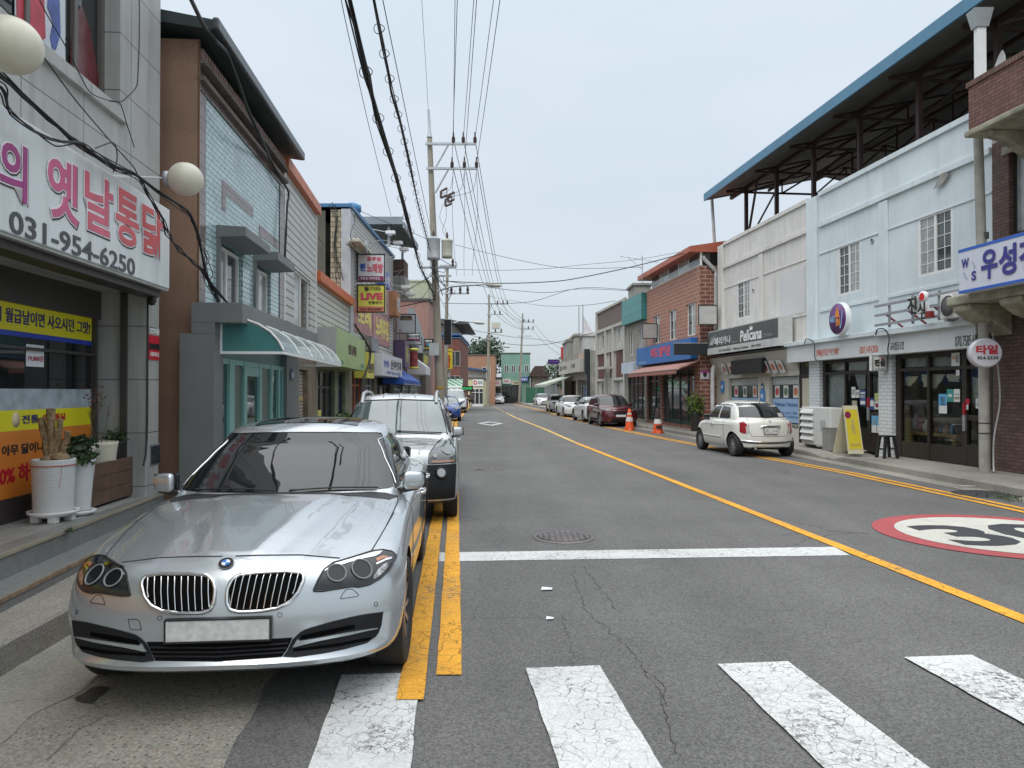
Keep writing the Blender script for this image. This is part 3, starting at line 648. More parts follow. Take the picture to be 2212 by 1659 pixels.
# entrance portal of the tiled building
P0=-.25;P1=F2.u(674,.65);P1=L2+.02
t2=t
c0=F2.u(481,.3);c1=F2.u(619.6,.3)
b=MB();b.box(P0,c0,-.30,.12,0,2.44);b.box(c1,P1,-.30,-.02,0,2.44);b.box(P0,P1,-.64,-.02,2.58,2.83);b.box(P0,P1,-.30,-.02,2.441,2.579);b.build('porch',GPT,t2,.004)
b=MB();b.box(c0,c1,-.20,-.16,2.16,2.44);b.build('transom',mat('teal_panel',(.10,.22,.21),.4,var=.05),t2)
dw=(c1-c0);fr_=[0,.13,.30,.33,.53,.57,.76,.79,.92,1]
dd=MB();
for a,bb in((0,.03),(.14,.20),(.33,.37),(.56,.60),(.76,.79),(.90,.93),(.98,1)):dd.box(c0+a*dw,c0+bb*dw,-.24,-.16,.2,2.16)
dd.box(c0,c1,-.23,-.17,2.09,2.159);dd.box(c0,c1,-.23,-.17,.2,.35);dd.box(c0+.33*dw,c0+.60*dw,-.235,-.165,1.95,2.085)
do=dd.build('glass_door',TEAL,t2);b=MB();b.box(c0,c1,-.20,-.19,.2,2.16);b.build('pane',mat('green_pane',(.02,.055,.05),.03,var=.3,spec=.9),do)
for fa,fb in((.62,.745),(.215,.32)):b=MB();b.box(c0+fa*dw,c0+fb*dw,-.208,-.202,.36,2.08);b.build('door_panel',mat('door_panel',(.10,.14,.12),.3),do)
# curved polycarbonate awning
AW=mat('polycarbonate',(.45,.60,.62),.12,var=.05,alpha=.55,spec=.8);aw0=-.02;aw1=P1-.05
aw=thing('awning','curved translucent awning with white ribs over the green glass door','awning',F2,(aw0,-.3,2.2))
prof=[(-.30,2.66),(-.45,2.655),(-.62,2.63),(-.78,2.57),(-.92,2.48),(-1.02,2.37),(-1.09,2.24)]
b=MB();n=len(prof);b.add([(u,y-.0,z)for u in(aw0,aw1)for y,z in prof],[(i,i+1,n+i+1,n+i)for i in range(n-1)],True);b.build('canopy_sheet',AW,aw)
for k in range(6):
 u=aw0+(aw1-aw0)*k/5;b=MB();b.tube([(u,y,z+.012)for y,z in prof],.016,6);b.build('rib',M['whiteframe'],aw)
b=MB();b.box(aw0,aw1,-1.105,-1.075,2.20,2.235);b.box(aw0-.015,aw0+.015,-1.09,-.30,2.20,2.235);b.box(aw0-.015,aw0+.015,-.325,-.302,2.236,2.65);b.box(aw1-.015,aw1+.015,-1.07,-.302,2.20,2.235);b.build('frame',M['whiteframe'],aw)
b=MB();b.prism([(aw0,y,z-.02)for y,z in prof]+[(aw0,-.30,2.235)],(.006,0,0));b.build('end_panel',mat('teal_sheet',(.06,.20,.20),.15,var=.1,spec=.8),aw)
u0=F2.u(A4(945,0)[0],.3);s=thing('house_number','small blue house number plate beside the green door','sign',F2,(u0,-.31,1.8));z1=F2.px(*A4(950,1135),.3)[1];z0=F2.px(*A4(950,1215),.3)[1]
b=MB();b.prism([(u0,-.31,z0),(u0+.25,-.31,z0),(u0+.25,-.31,z1-.06),(u0+.125,-.31,z1),(u0,-.31,z1-.06)],(0,-.01,0));b.build('plate',flat('number_blue',(.03,.10,.19)),s);text('452',u0+.03,u0+.22,z0+.03,z0+.13,WHI,s,-.325)
# cables sagging across the signboard and round the tiled corner
def wire(name,label,pts,r,group=None,cat='cable',n=1,jit=0,seg=8,m=None,seed=1):
 """a cable (or bundle) through world points, smoothed"""
 P=[Vector(p)for p in pts];out=[]
 for i in range(len(P)-1):
  p0=P[max(i-1,0)];p1=P[i];p2=P[i+1];p3=P[min(i+2,len(P)-1)]
  for k in range(seg):
   q=k/seg;out.append(.5*((2*p1)+(p2-p0)*q+(2*p0-5*p1+4*p2-p3)*q*q+(3*p1-p0-3*p2+p3)*q**3))
 out.append(P[-1]);rr=random.Random(seed);b=MB()
 for s_ in range(n):
  o=[Vector((rr.uniform(-jit,jit),rr.uniform(-jit,jit),rr.uniform(-jit,jit)))for _ in P]if jit else None
  q=[]
  for i,p in enumerate(out):
   if o:
    f=i/seg;a=int(min(f,len(P)-2));g_=f-a;q.append(p+o[a].lerp(o[min(a+1,len(P)-1)],g_))
   else:q.append(p)
  b.tube(q,r,5)
 ob=b.build(name,m or M['cable']);return setp(ob,label,cat,group)
def onp(fr,z,w,*pts):
 o=[]
 for X,Y in pts:
  u,zz=fr.px(*z(X,Y),w);o.append(fr.loc(u,-w,zz))
 return o
p=onp(F1,A1,.40,(-260,180),(0,400),(130,520),(260,640),(400,760),(500,830),(640,905),(745,950))+onp(F2,A1,.25,(880,1050),(1000,1130),(1045,1200),(1075,1300),(1100,1420),(1125,1500),(1180,1580),(1235,1645))
wire('cable_bundle','thick black cable bundle sagging over the signboard to the tiled wall',p,.007,n=7,jit=.016,seed=3)
p=onp(F1,A1,.42,(-260,330),(0,470),(60,590),(170,690),(300,765),(440,775),(520,840),(640,910),(745,960),(800,1060),(870,1180),(905,1270))+onp(F2,A1,.22,(965,1350),(1040,1410),(1105,1470),(1150,1560),(1190,1640))
wire('cable_bundle','lower black cable bundle looping below the first across the signboard',p,.006,n=5,jit=.028,seed=5)
p=onp(F1,A1,.35,(-100,-60),(0,25),(120,150),(230,300),(400,530),(560,720),(620,790))+onp(F1,A1,.4,(720,900),(760,965))+onp(F2,A1,.2,(900,1080),(1040,1180))
wire('slack_wire','single black wire slanting from top left across the granite wall',p,.006)
p=onp(F1,A1,.3,(200,-30),(260,90),(360,260),(430,400),(490,500),(580,540),(640,550),(665,600),(680,655),(725,795));wire('slack_wire','thin black wire drooping past the upper window sill',p,.005)
p=onp(F1,A1,.1,(752,-30),(752,200),(745,400),(735,470),(690,520),(650,550),(590,545));wire('slack_wire','vertical black wire curling beside the upstairs window',p,.006)
p=onp(F1,A1,.4,(515,800),(600,770),(625,790),(632,860),(612,930));wire('slack_wire','short looped wire end above the globe lamp arm',p,.006)
p=[AtY(410,-10,6.2)]+onp(F2,A3,.42,(330,60),(400,150))+onp(F2,A3,.3,(470,230),(540,400),(610,600),(690,770))+onp(F2,A3,.1,(760,930),(830,1050),(865,1110),(878,1150),(865,1230),(855,1400),(850,1560))
wire('service_cable','heavy black service cable under the dark eaves of the tiled building',p,.02,n=2,jit=.012)
r=random.Random(4)
for k in range(4):
 p=onp(F2,A1,.2,(1060+20*k,1280+30*k),(1110+r.randint(-10,30),1400+r.randint(-20,20)),(1090+r.randint(0,60),1480),(1130,1540+r.randint(-20,30)),(1180+r.randint(-20,40),1620));wire('slack_wire',['topmost','second','third','lowest'][k]+' tangled loose wire at the corner of the blue tiles',p,.005,group='tangled wires at the tiled corner')
# ---------------- left side, farther buildings ----------------
def lap_mat(name,col,pitch=.10):
 return mat(name,col,.45,var=.06,sc=2,pat=('brick',60,pitch,.016,tuple(x*.18 for x in col),.03),streak=.25)
SID=lap_mat('white_siding',(.52,.53,.50),.155);SID2=lap_mat('grey_siding',(.47,.48,.46),.135)
ORT=mat('orange_trim',(.50,.16,.085),.5,var=.1,streak=.2)
def shop_front(root,fr,a,b,z0,z1,n,fm,gm,y=.12,door=None,base=.35,top=.5):
 f=MB();w=(b-a)/n
 f.box(a,b,y,y+.06,z0,z0+base);f.box(a,b,y-.005,y+.06,z1-.08,z1);f.box(a,b,y-.003,y+.06,z1-top,z1-top+.06)
 for i in range(n+1):c=a+w*i;f.box(max(a,c-.035),min(b,c+.035),y-.012,y+.06,z0+.001,z1-.002)
 o=f.build('shopfront',fm,root);q=MB();q.box(a,b,y+.03,y+.04,z0+base,z1-.08);q.build('pane',gm,o);return o
def hull(root,L,z1,depth,m,roofm,y=0.0,z0=0):
 b=MB();b.quad((0,y,z0),(0,depth,z0),(0,depth,z1),(0,y,z1));b.quad((L,depth,z0),(L,y,z0),(L,y,z1),(L,depth,z1));b.quad((L,depth,z0),(0,depth,z0),(0,depth,z1),(L,depth,z1));b.build('side_wall',m,root)
 b=MB();b.quad((0,y,z1),(L,y,z1),(L,depth,z1),(0,depth,z1));b.build('roof',roofm,root)
def signbox(name,label,fr,a,b,z0,z1,w0,w1,m,txts=(),cat='sign',group=None,frame=None,sidem=None):
 s=thing(name,label,cat,fr,((a+b)/2,-w0,z0),group=group)
 q=MB();q.box(a,b,-w1,-w0,z0,z1);q.build('panel',m,s,.006)
 if frame:
  q=MB();e=.035
  for X in((a-.01,b+.01,z0-.01,z0+e),(a-.01,b+.01,z1-e,z1+.01),(a-.01,a+e,z0+e,z1-e),(b-e,b+.01,z0+e,z1-e)):q.box(X[0],X[1],-w1-.006,-w1+.02,X[2],X[3])
  q.build('frame',frame,s)
 for tx,fa,fb,ga,gb,m_,*bo in txts:
  text(tx,a+(b-a)*fa,a+(b-a)*fb,z0+(z1-z0)*ga,z0+(z1-z0)*gb,m_,s,-w1-.006,bold=bo[0]if bo else .015)
 return s
FLATROOF=mat('roof_felt',(.10,.10,.10),.9)
# siding house next to the tiled building
F3=Front((-4.39,13.85),(-4.74,17.42));L3=F3.L
t=thing('siding_house','narrow two-storey house in white siding with orange roof trim','building',F3)
wu0,wu1=F3.u(A4(972,0)[0]),F3.u(A4(1085,0)[0]);wz=F3.px(*A4(975,435))[1]
b=MB();b.wall(0,L3,2.45,6.0,[(wu0,wu1,2.7,wz)],0,.12);b.build('wall',SID,t)
window(t,wu0,wu1,2.7,wz,.04,curt=(1,0))
b=MB();b.box(-.04,.05,-.03,.1,2.45,6.0);b.box(L3-.05,L3,-.03,.1,2.45,6.0);b.build('corner_trim',M['whiteframe'],t)
b=MB();b.box(-.1,L3+.05,-.12,.3,6.0,6.22);b.build('roof_trim',ORT,t,.01);hull(t,L3,6.0,7,SID,FLATROOF,.01)
b=MB();b.wall(0,L3,0,2.45,[(.05,2.55,.2,2.2)],-.01,.25);b.build('shop_wall',mat('weathered_brown',(.16,.12,.09),.7,var=.3,sc=5,dirt=.4),t)
SHUT=mat('roller_shutter',(.34,.29,.24),.55,var=.15,sc=1.3,pat=('brick',90,.075,.012,(.09,.08,.07),.12),streak=.3)
b=MB();b.box(.06,2.54,.10,.13,.2,2.19);b.build('roller_shutter',SHUT,t)
b=MB();b.box(.06,2.54,.095,.0999,1.52,1.60);b.build('shutter_slat',mat('slat_yellow',(.45,.33,.12),.5),t);b=MB();b.box(.06,2.54,.095,.0999,.80,.88);b.build('shutter_slat',mat('slat_red',(.40,.15,.12),.5),t)
s=thing('post_box','small white meter box at the edge of the roller shutter','meter box',F3,(.0,-.1,.9));b=MB();b.box(-.05,.12,-.14,-.012,.75,1.15);b.build('casing',M['white'],s,.01);b=MB();b.box(-.02,.09,-.145,-.14,.95,1.1);b.build('window_pane',M['darkglass'],s)
# low siding shop with green sign
F3b=Front((-4.76,17.45),(-5.08,22.5));Lb=F3b.L
t=thing('low_siding_shop','low white siding shop with an orange roof edge and green signboard','building',F3b)
b=MB();b.wall(0,Lb,2.5,4.4,[],0);b.build('wall',SID,t);b=MB();b.box(-.05,Lb,-.14,.4,4.4,4.64);b.build('roof_trim',mat('orange_trim_bright',(.55,.13,.04),.5,streak=.3),t,.01);hull(t,Lb,4.4,7,SID,FLATROOF,.01)
b=MB();b.wall(0,Lb,0,2.5,[(.3,2.6,.2,2.3),(3.1,4.3,.2,2.3)],-.01,.3);b.build('shop_wall',mat('green_board',(.14,.17,.10),.7,var=.3,dirt=.4),t)
shop_front(t,F3b,.3,2.6,.2,2.3,3,M['darkframe'],M['glass'],.1);shop_front(t,F3b,3.1,4.3,.2,2.3,1,M['darkframe'],flat('blue_door',(.02,.035,.10)),.1)
u0,u1,z0,z1=.5,1.2,.5,1.25
s=thing('window_poster','yellow poster low in the window under the green signboard','poster',F3b,(u0,-.0,z0));panel(s,'sheet',flat('poster_yellow',(.68,.62,.12)),u0,u1,z0,z1,-.09);text('봄의환',u0+.05,u1-.05,z0+.3,z1-.2,flat('ink_brown',(.1,.08,.04)),s,.082,bold=.03)
GS=mat('sign_green',(.30,.42,.17),.4,var=.1,sc=1.5,streak=.1)
s=signbox('green_signboard','faded light green signboard with peeled brown lettering',F3b,.05,5.0,2.36,3.3,.02,.5,GS,[('연풍 갈비집',.36,.64,.38,.68,mat('peeled_brown',(.10,.07,.05),.7,var=.5,sc=30),.05),('031-953',.04,.2,.06,.16,flat('teal_ink',(.08,.25,.2)),.02),('연풍리',.82,.94,.06,.2,flat('teal_ink',(.08,.25,.2)),.02)])
b=MB();b.box(.03,.049,-.5,-.02,2.36,3.3);b.build('end_cap',mat('cap_grey',(.42,.42,.41),.5),s)
# weeds spilling from a tub
c=F3b.loc(1.3,-.45,.2);t,h=pot('plant_tub','overflowing tub of bright green weeds behind the silver sedan',c,.2,.25,.3,mat('grey_tub',(.2,.2,.2),.7),0)
leafball(LF,(0,0,h+.28),.55,.38,700,.10,11,t);leafball(LFL,(0.1,0,h+.35),.5,.35,260,.09,12,t)
# beige brick and siding building with karaoke signs
F4=Front((-5.1,22.6),(-5.16,31.3));L4=F4.L
t=thing('karaoke_building','two-storey grey siding building hung with karaoke and live music signs','building',F4)
b=MB();b.wall(0,L4,2.8,7.5,[],0);b.build('wall',SID2,t)
b=MB();b.box(-.035,.45,-.05,.25,2.8,7.45);b.build('corner_trim',mat('grey_trim',(.40,.43,.46),.5),t)
OLV=mat('olive_plaster',(.12,.125,.10),.9,var=.2,sc=1.2,dirt=.4,streak=.4)
BGT=mat('beige_tile',(.36,.32,.22),.5,var=.12,sc=8,pat=('brick',.24,.16,.012,(.07,.06,.05),.1))
b=MB();b.quad((0,.75,0),(0,9,0),(0,9,7.4),(0,.75,7.4));b.quad((L4,9,0),(L4,0,0),(L4,0,7.5),(L4,9,7.5));b.build('side_wall',OLV,t)
b=MB();b.box(-.03,.0,.251,.58,0,7.42);b.build('tile_strip',BGT,t)
b=MB();b.box(-.06,L4,-.08,1.2,7.5,7.62);b.box(-.06,.1,1.2,9,7.4,7.58);b.build('roof_edge',flat('blue_edge',(.05,.16,.33)),t,.01)
b=MB();b.quad((0,.1,7.5),(L4,.1,7.5),(L4,9,7.5),(0,9,7.5));b.build('roof',FLATROOF,t)
b=MB();b.wall(0,L4,0,2.8,[(.4,2.2,.2,2.4),(2.6,4.2,.2,2.4),(4.8,8.2,.2,2.4)],-.01,.3);b.build('shop_wall',mat('worn_front',(.20,.17,.14),.7,var=.4,dirt=.5),t)
shop_front(t,F4,.4,2.2,.2,2.4,2,mat('orange_frame',(.45,.12,.06),.5),M['glass'],.1);shop_front(t,F4,2.6,4.2,.2,2.4,2,M['aluminium'],M['darkglass'],.1);shop_front(t,F4,4.8,8.2,.2,2.4,3,M['darkframe'],M['glass'],.1)
PKP=mat('pink_mural',(.42,.20,.20),.5,var=.35,sc=3,dirt=.2);YLT=flat('mural_yellow',(.70,.60,.12))
u0,u1,z0,z1=rc(F4,A5,310,865,585,870)[:2]+(3.1,6.2)
for(a,c_,d,e_,tx)in((.6,3.7,3.7,4.75,'노래'),(3.9,7.6,3.55,4.7,'노래주점')):
 s=thing('faded_banner',('left' if a<1 else 'right')+' faded pink banner with yellow letters low on the siding wall','banner',F4,(a,0,d),group='faded pink banners');panel(s,'sheet',PKP,a,c_,d,e_,.01,.02);text(tx,a+.5,c_-.3,d+.25,e_-.1,YLT,s,-.035,bold=.05)
s=thing('faded_banner','tall washed-out mauve banner at the far end of the siding wall','banner',F4,(6,0,4.8));panel(s,'sheet',mat('mauve_banner',(.42,.30,.33),.5,var=.3,sc=3,streak=.4),4.4,8.0,4.8,6.6,.01,.02)
def hang(label,z,X0,Y0,X1,Y1,Y,m,txts=(),frame=M['darkframe'],box=.0,name='hanging_sign',group=None,th=.18,fr=None):
 """a double-sided sign standing square to the wall, facing along the street"""
 x0,y0=z(X0,Y0);x1,y1=z(X1,Y1);a=AtY(x0,y0,Y);c=AtY(x1,y1,Y)
 f=Front((a.x,Y),(c.x,Y));L=f.L;zt,zb=a.z,c.z
 s=thing(name,label,'sign',f,(L/2,0,zb),group=group)
 q=MB();q.box(0,L,0,th,zb,zt);q.build('panel',m,s)
 if frame:
  q=MB();e=L*.035
  for X in((-.01,L+.01,zb-.01,zb+e),(-.01,L+.01,zt-e,zt+.01),(-.01,e,zb+e,zt-e),(L-e,L+.01,zb+e,zt-e)):q.box(X[0],X[1],-.012,.02,X[2],X[3])
  q.build('frame',frame,s)
 if box:
  q=MB();q.box(-box,-.011,.02,th-.02,zb+.15*(zt-zb),zt-.2*(zt-zb));q.build('bracket_box',M['steel'],s)
 for tx,fa,fb,ga,gb,m_,*bo in txts:
  if tx=='#':q=MB();q.box(L*fa,L*fb,-.008,-.001,zb+(zt-zb)*ga,zb+(zt-zb)*gb);q.build('colour_field',m_,s)
  else:text(tx,L*fa,L*fb,zb+(zt-zb)*ga,zb+(zt-zb)*gb,m_,s,-.014,bold=bo[0]if bo else .02)
 return s
SW=mat('hanging_white',(.62,.63,.66),.4,var=.06,dirt=.2);PUR=flat('sign_purple',(.25,.04,.12));BLU=flat('sign_blue',(.03,.10,.42));PNK=flat('sign_pink',(.60,.07,.12));SY=mat('hanging_yellow',(.66,.62,.10),.4,var=.06,dirt=.2)
hang('white and purple karaoke hanging sign, upper of the two on the grey siding wall',A5,347,460,540,652,23.6,SW,[('#',.05,.95,.04,.2,PUR),('흥주점',.35,.85,.74,.9,PNK),('퀸',.1,.3,.38,.66,BLU,.05),('노래방',.36,.93,.32,.66,PNK,.03),('953-9932',.12,.82,.07,.16,SW)],box=.28)
hang('yellow LIVE music hanging sign, lower of the two on the grey siding wall',A5,347,673,540,866,23.6,SY,[('#',.05,.95,.04,.22,flat('sign_salmon',(.55,.18,.12))),('통기타',.25,.85,.77,.93,BLI),('LIVE',.13,.92,.45,.7,PNK,.06),('연풍연가',.4,.92,.3,.4,BLI),('031-953-8087',.14,.9,.07,.16,BLI)],box=.28)
hang('blank white hanging sign with a torn brown patch at its top',A5,617,877,754,1012,33.0,SW,[('#',.22,.8,.68,.9,mat('brown_patch',(.06,.04,.03),.8,var=.5,sc=9)),('willus',.27,.75,.7,.84,flat('tan_ink',(.35,.28,.2))),('ρ',.15,.28,.1,.2,PNK)])
hang('small white hair salon hanging sign under the blank white sign',A5,684,1008,783,1060,37.0,SW,[('#',.03,.97,.04,.24,PUR),('헤어스케치',.07,.95,.35,.72,BLI)])
hang('partly hidden white hanging sign behind the hair salon sign',A5,707,1042,795,1090,38.2,SW,[('헤어',.5,.9,.4,.75,PUR)])
hang('blank off-white hanging sign lowest below the hair salon signs',A5,708,1090,800,1147,39.5,SW,frame=M['steel'])
BKS=flat('sign_black',(.015,.015,.02));CYN=flat('cyan_ink',(.10,.45,.55))
hang('black hanging sign with coloured 7080 lettering',A5,805,1050,877,1130,43.0,BKS,[('생음악',.15,.85,.72,.92,WHI,.03),('7',.08,.28,.38,.66,PNK,.04),('080',.3,.95,.38,.66,CYN,.03),('라이브',.1,.9,.06,.32,YLT,.04)])
hang('tall dark LED board hung beside the big concrete pole',A5,949,915,1001,1092,34.0,flat('led_black',(.012,.013,.018)),frame=M['steel'],name='led_board')
hang('tall yellow karaoke hanging sign on the red brick building',A5,950,1120,1007,1258,46.0,mat('hang_yellow2',(.72,.58,.03),.4,var=.05),[('금영식',.12,.88,.84,.93,BKS),('노\n래\n방',.25,.8,.06,.8,RDI,.03)],frame=None)
hang('small pale sign panel hung below the yellow karaoke sign',A5,952,1258,992,1316,46.1,mat('hang_pale',(.42,.40,.38),.4),[('노래연습장',.1,.9,.6,.75,BLI)],frame=None)
signbox('white_fascia_sign','white wedge signboard of an oriental clinic over the shops',F4,1.9,6.6,2.27,3.04,.02,.7,mat('fascia_white',(.55,.56,.62),.4,var=.05),[('한의원',.08,.3,.4,.7,BLU),('산부인과',.38,.95,.35,.8,BKS,.03),('전화 953-2220',.2,.9,.1,.24,BLU)])
signbox('yellow_fascia_sign','yellow signboard between green and white signboards',F4,.6,1.8,2.16,3.0,.02,.45,SY,[('연풍연가',.1,.95,.2,.6,BKS,.03)])
signbox('round_face_sign','small dark square sign with pale curves above the yellow signboard',F4,1.6,3.0,3.1,3.58,.1,.4,mat('grey_face',(.2,.2,.22),.5,var=.7,sc=4),[])
signbox('blue_letter_sign','small blue block letter sign beside the cream air conditioner',F4,4.6,6.0,5.75,6.35,.02,.3,BLU,[('노래',.1,.9,.15,.85,SW,.03)])
signbox('orange_sign','narrow faded orange signboard near the far end of the grey siding',F4,7.4,8.5,4.9,5.9,.02,.35,mat('faded_orange',(.40,.20,.10),.6,var=.3,sc=5),[('주점',.15,.85,.2,.8,SW,.03)])
for u,lb in((2.6,'near'),(5.6,'middle'),(8.6,'far')):q=thing('wall_bracket',lb+' thin steel bracket arm sticking out high on the grey siding','bracket',F4,(u,0,6.9),group='steel bracket arms on the siding');b=MB();b.tube([(u,0,6.9),(u,-.5,7.0)],.015);b.tube([(u,0,6.6),(u,-.4,6.98)],.01);b.build('arm',M['steel'],q)
p0=AtY(849,560,31.9);p1=AtY(873,596,31.9);p2=AtY(873,637,31.9)
q=thing('brick_balcony','small dark brick balcony box with pale base at the end of the karaoke building','balcony',at=(p0.x,31.9,p2.z));w_=p1.x-p0.x;b=MB();b.box(-.3,w_,0,1.2,p1.z-p2.z,p0.z-p2.z);b.build('parapet',mat('balcony_dark_brick',(.13,.07,.055),.8,var=.3,pat=('brick',.2,.075,.01,(.06,.05,.05),.4)),q)
b=MB();b.box(-.3,w_+.05,-.05,1.25,.0,p1.z-p2.z-.002);b.build('base',mat('balcony_base',(.36,.36,.34),.8,streak=.4,dirt=.3),q)
# rooftop canopy of the karaoke building
t=thing('roof_canopy','grey metal lean-to canopy with green underside on the karaoke roof','canopy',F4,(4,.5,7.6))
b=MB();b.prism([(6.4,-.75,8.35),(6.4,1.1,8.6),(6.4,1.1,8.72),(6.4,-.75,8.5)],(4.4,0,0));b.build('roof_sheet',mat('canopy_green',(.05,.075,.06),.6),t)
b=MB();b.box(6.33,10.9,-.82,-.752,8.3,8.55);b.box(6.33,6.395,-.75,1.1,8.45,8.75);b.build('fascia',mat('canopy_grey',(.22,.26,.29),.5),t)
for u in(6.6,10.4):
 b=MB();b.box(u,u+.1,-.2,-.1,7.62,8.7);b.build('post',M['steel'],t)
t=thing('air_conditioner','cream outdoor air conditioner box high on the siding wall','air conditioner',F4,(2,0,6.2));u0,u1,z0,z1=rc(F4,A5,365,375,455,445,.45)
b=MB();b.box(u0,u1,-.45,-.1,z0,z1);b.build('casing',mat('ac_cream',(.48,.46,.38),.5,dirt=.3),t,.02);b=MB();b.lathe([(.0,0),(.2,0),(.2,.01)],20,((u0+u1)/2,-.46,(z0+z1)/2),'y');b.build('fan_grille',M['steel'],t);b=MB();b.box(u0+.05,u1-.05,-.1,.0,z0-.05,z0-.001);b.build('bracket',M['steel'],t)
t=thing('roof_vent','bright blue painted roof ventilator at the parapet','ventilator',F4,(3.2,.4,7.6));b=MB();b.lathe([(.2,7.62),(.2,8.0),(.32,8.05),(.32,8.25),(.1,8.35)],14,(2.7,.5,0));b.build('cowl',flat('vent_blue',(.05,.22,.42)),t)
for k,(X,Y)in enumerate(((585,312),(635,383),(678,427),(690,690),(725,735))):
 c=AtY(*A5(X,Y),29+k*.5);t=thing('floodlight',['first','second','third','fourth','fifth'][k]+' white floodlight from the top on thin arms off the karaoke building','floodlight',at=c,group='floodlights on arms')
 b=MB();b.box(-.22,.16,-.1,.1,-.07,.07);b.box(-.12,.04,-.06,.06,-.13,-.07);b.build('head',M['white'],t,.02);b=MB();b.tube([(-.1,0,0),(-.8,0,.15),(-1.35,.1,.12)],.014);b.build('arm',M['whiteframe'],t)
# shops between the karaoke building and the pink building
F5=Front((-5.2,31.5),(-5.65,44.5));L5=F5.L
t=thing('terrace_shops','low row of shops with blue awning and grey pediment beyond the karaoke building','building',F5)
b=MB();b.wall(0,L5,2.6,5.2,[(1.2,2.6,3.4,4.6)],0,.1);b.build('wall',mat('brown_render',(.17,.13,.11),.8,var=.3,dirt=.5),t);window(t,1.2,2.6,3.4,4.6,.04);hull(t,L5,5.2,8,OLV,FLATROOF,.01)
b=MB();b.wall(0,L5,0,2.6,[(.5,3.5,.2,2.3),(4,7,.2,2.3),(7.5,12,.2,2.3)],-.01,.3);b.build('shop_wall',mat('shop_grey',(.24,.235,.22),.7,var=.2,dirt=.4),t)
for a,c_,n in((.5,3.5,3),(4,7,3),(7.5,12,5)):shop_front(t,F5,a,c_,.2,2.3,n,M['aluminium'],M['glass'],.1)
b=MB();b.prism([(5.5,-.02,4.2),(5.5,-.02,6.0),(8.2,-.02,5.6),(12.8,-.02,4.6),(12.8,-.02,4.2)],(0,-.35,0));b.build('pediment',mat('pediment_grey',(.26,.29,.31),.5,var=.1),t)
t=thing('blue_awning','bright blue fabric awning over the shop beneath the white clinic sign','awning',F5,(1,-.3,2.2));b=MB();b.prism([(-3.2,-.02,2.75),(-3.2,-.85,2.2),(-3.2,-.85,2.02),(-3.2,-.02,2.02)],(7.0,0,0));b.build('fabric',mat('awning_blue',(.015,.08,.36),.6,var=.1),t);b=MB();b.box(-3.2,3.8,-.87,-.851,2.0,2.04);b.build('front_rail',M['steel'],t)
signbox('purple_fascia_sign','dark purple vertical signboard left of the barber pole',F5,.2,1.8,2.8,4.0,.02,.5,mat('aubergine',(.10,.06,.13),.5,var=.2),[('미용실',.3,.8,.2,.8,SY)])
signbox('yellow_letter_sign','dark signboard with yellow letters just before the big pole',F5,8.2,11.6,3.05,4.0,.02,.6,mat('dark_sign',(.07,.075,.06),.5),[('실내포장마차',.05,.97,.2,.8,YLT,.03)])
t=thing('wall_canopy','white sheet canopy sloping down behind the blue awning','canopy',F5,(5,-.3,2.6));b=MB();b.prism([(5.2,-.04,3.7),(5.2,-1.0,3.0),(5.2,-1.0,2.6),(5.2,-.04,2.6)],(2.8,0,0));b.build('sheet',mat('white_sheet',(.62,.63,.66),.5,var=.05),t)
c=AtY(*A5(740,1190),36.0);t=thing('barber_pole','yellow-capped barber pole lantern sticking out over the shops','barber pole',at=c);b=MB();b.lathe([(.2,-.4),(.2,.38)],16);b.build('cylinder',mat('barber_red',(.30,.06,.06),.4,var=.5,sc=6),t)
for z in(-.5,.4):b=MB();b.lathe([(.01,z),(.26,z+.02),(.26,z+.09),(.1,z+.15),(.01,z+.15)],16);b.build('cap',SY,t)
# pink and cream block
def block(name,label,x0,x1,Y,z1,m,depth=12,roofm=None,rot=0,L=12):
 f=Front((x0,Y),(x1,Y));t=thing(name,label,'building',f);b=MB();b.wall(0,f.L,0,z1,[],0);b.quad((0,0,0),(0,depth,0),(0,depth,z1),(0,0,z1));b.quad((f.L,depth,0),(f.L,0,0),(f.L,0,z1),(f.L,depth,z1));b.quad((f.L,depth,0),(0,depth,0),(0,depth,z1),(f.L,depth,z1));b.build('wall',m,t)
 b=MB();b.box(-.1,f.L+.1,-.1,depth+.1,z1+.001,z1+.15);b.build('roof',roofm or FLATROOF,t);return t,f
PNKW=mat('pink_render',(.34,.20,.17),.85,var=.08,sc=.6,streak=.25);CRW=mat('pale_green_render',(.42,.45,.33),.85,var=.06,streak=.3)
t,f=block('pink_building','tall pink rendered building with a pale green top storey',-8.5,-5.45,47,7.65,PNKW,4)
b=MB();b.box(.0,f.L,.0,4,7.81,8.9);b.build('top_storey',CRW,t);b=MB();b.box(-.05,f.L+.06,-.06,4.05,8.901,9.0);b.build('parapet_edge',mat('edge_cream',(.5,.5,.4),.8),t)
for(a,z)in((1.0,3.5),(2.0,3.5)):window(t,a,a+.6,z,z+1.1,-.03)
b=MB();b.box(f.L-1.6,f.L+.2,-3.0,-.01,0,4.5);b.build('annex',mat('annex_grey',(.18,.15,.14),.8,dirt=.4),t)
RB=mat('red_brick',(.20,.062,.042),.8,var=.3,sc=3,pat=('brick',.22,.075,.008,(.12,.09,.08),.3),streak=.3)
t,f=block('red_brick_building','three-storey dark red brick building with a blue parapet band',-7.4,-4.5,62,6.4,RB,12)
b=MB();b.box(-.1,f.L+.1,-.1,12.1,6.3,6.72);b.build('parapet_band',flat('band_blue',(.05,.14,.32)),t,.02)
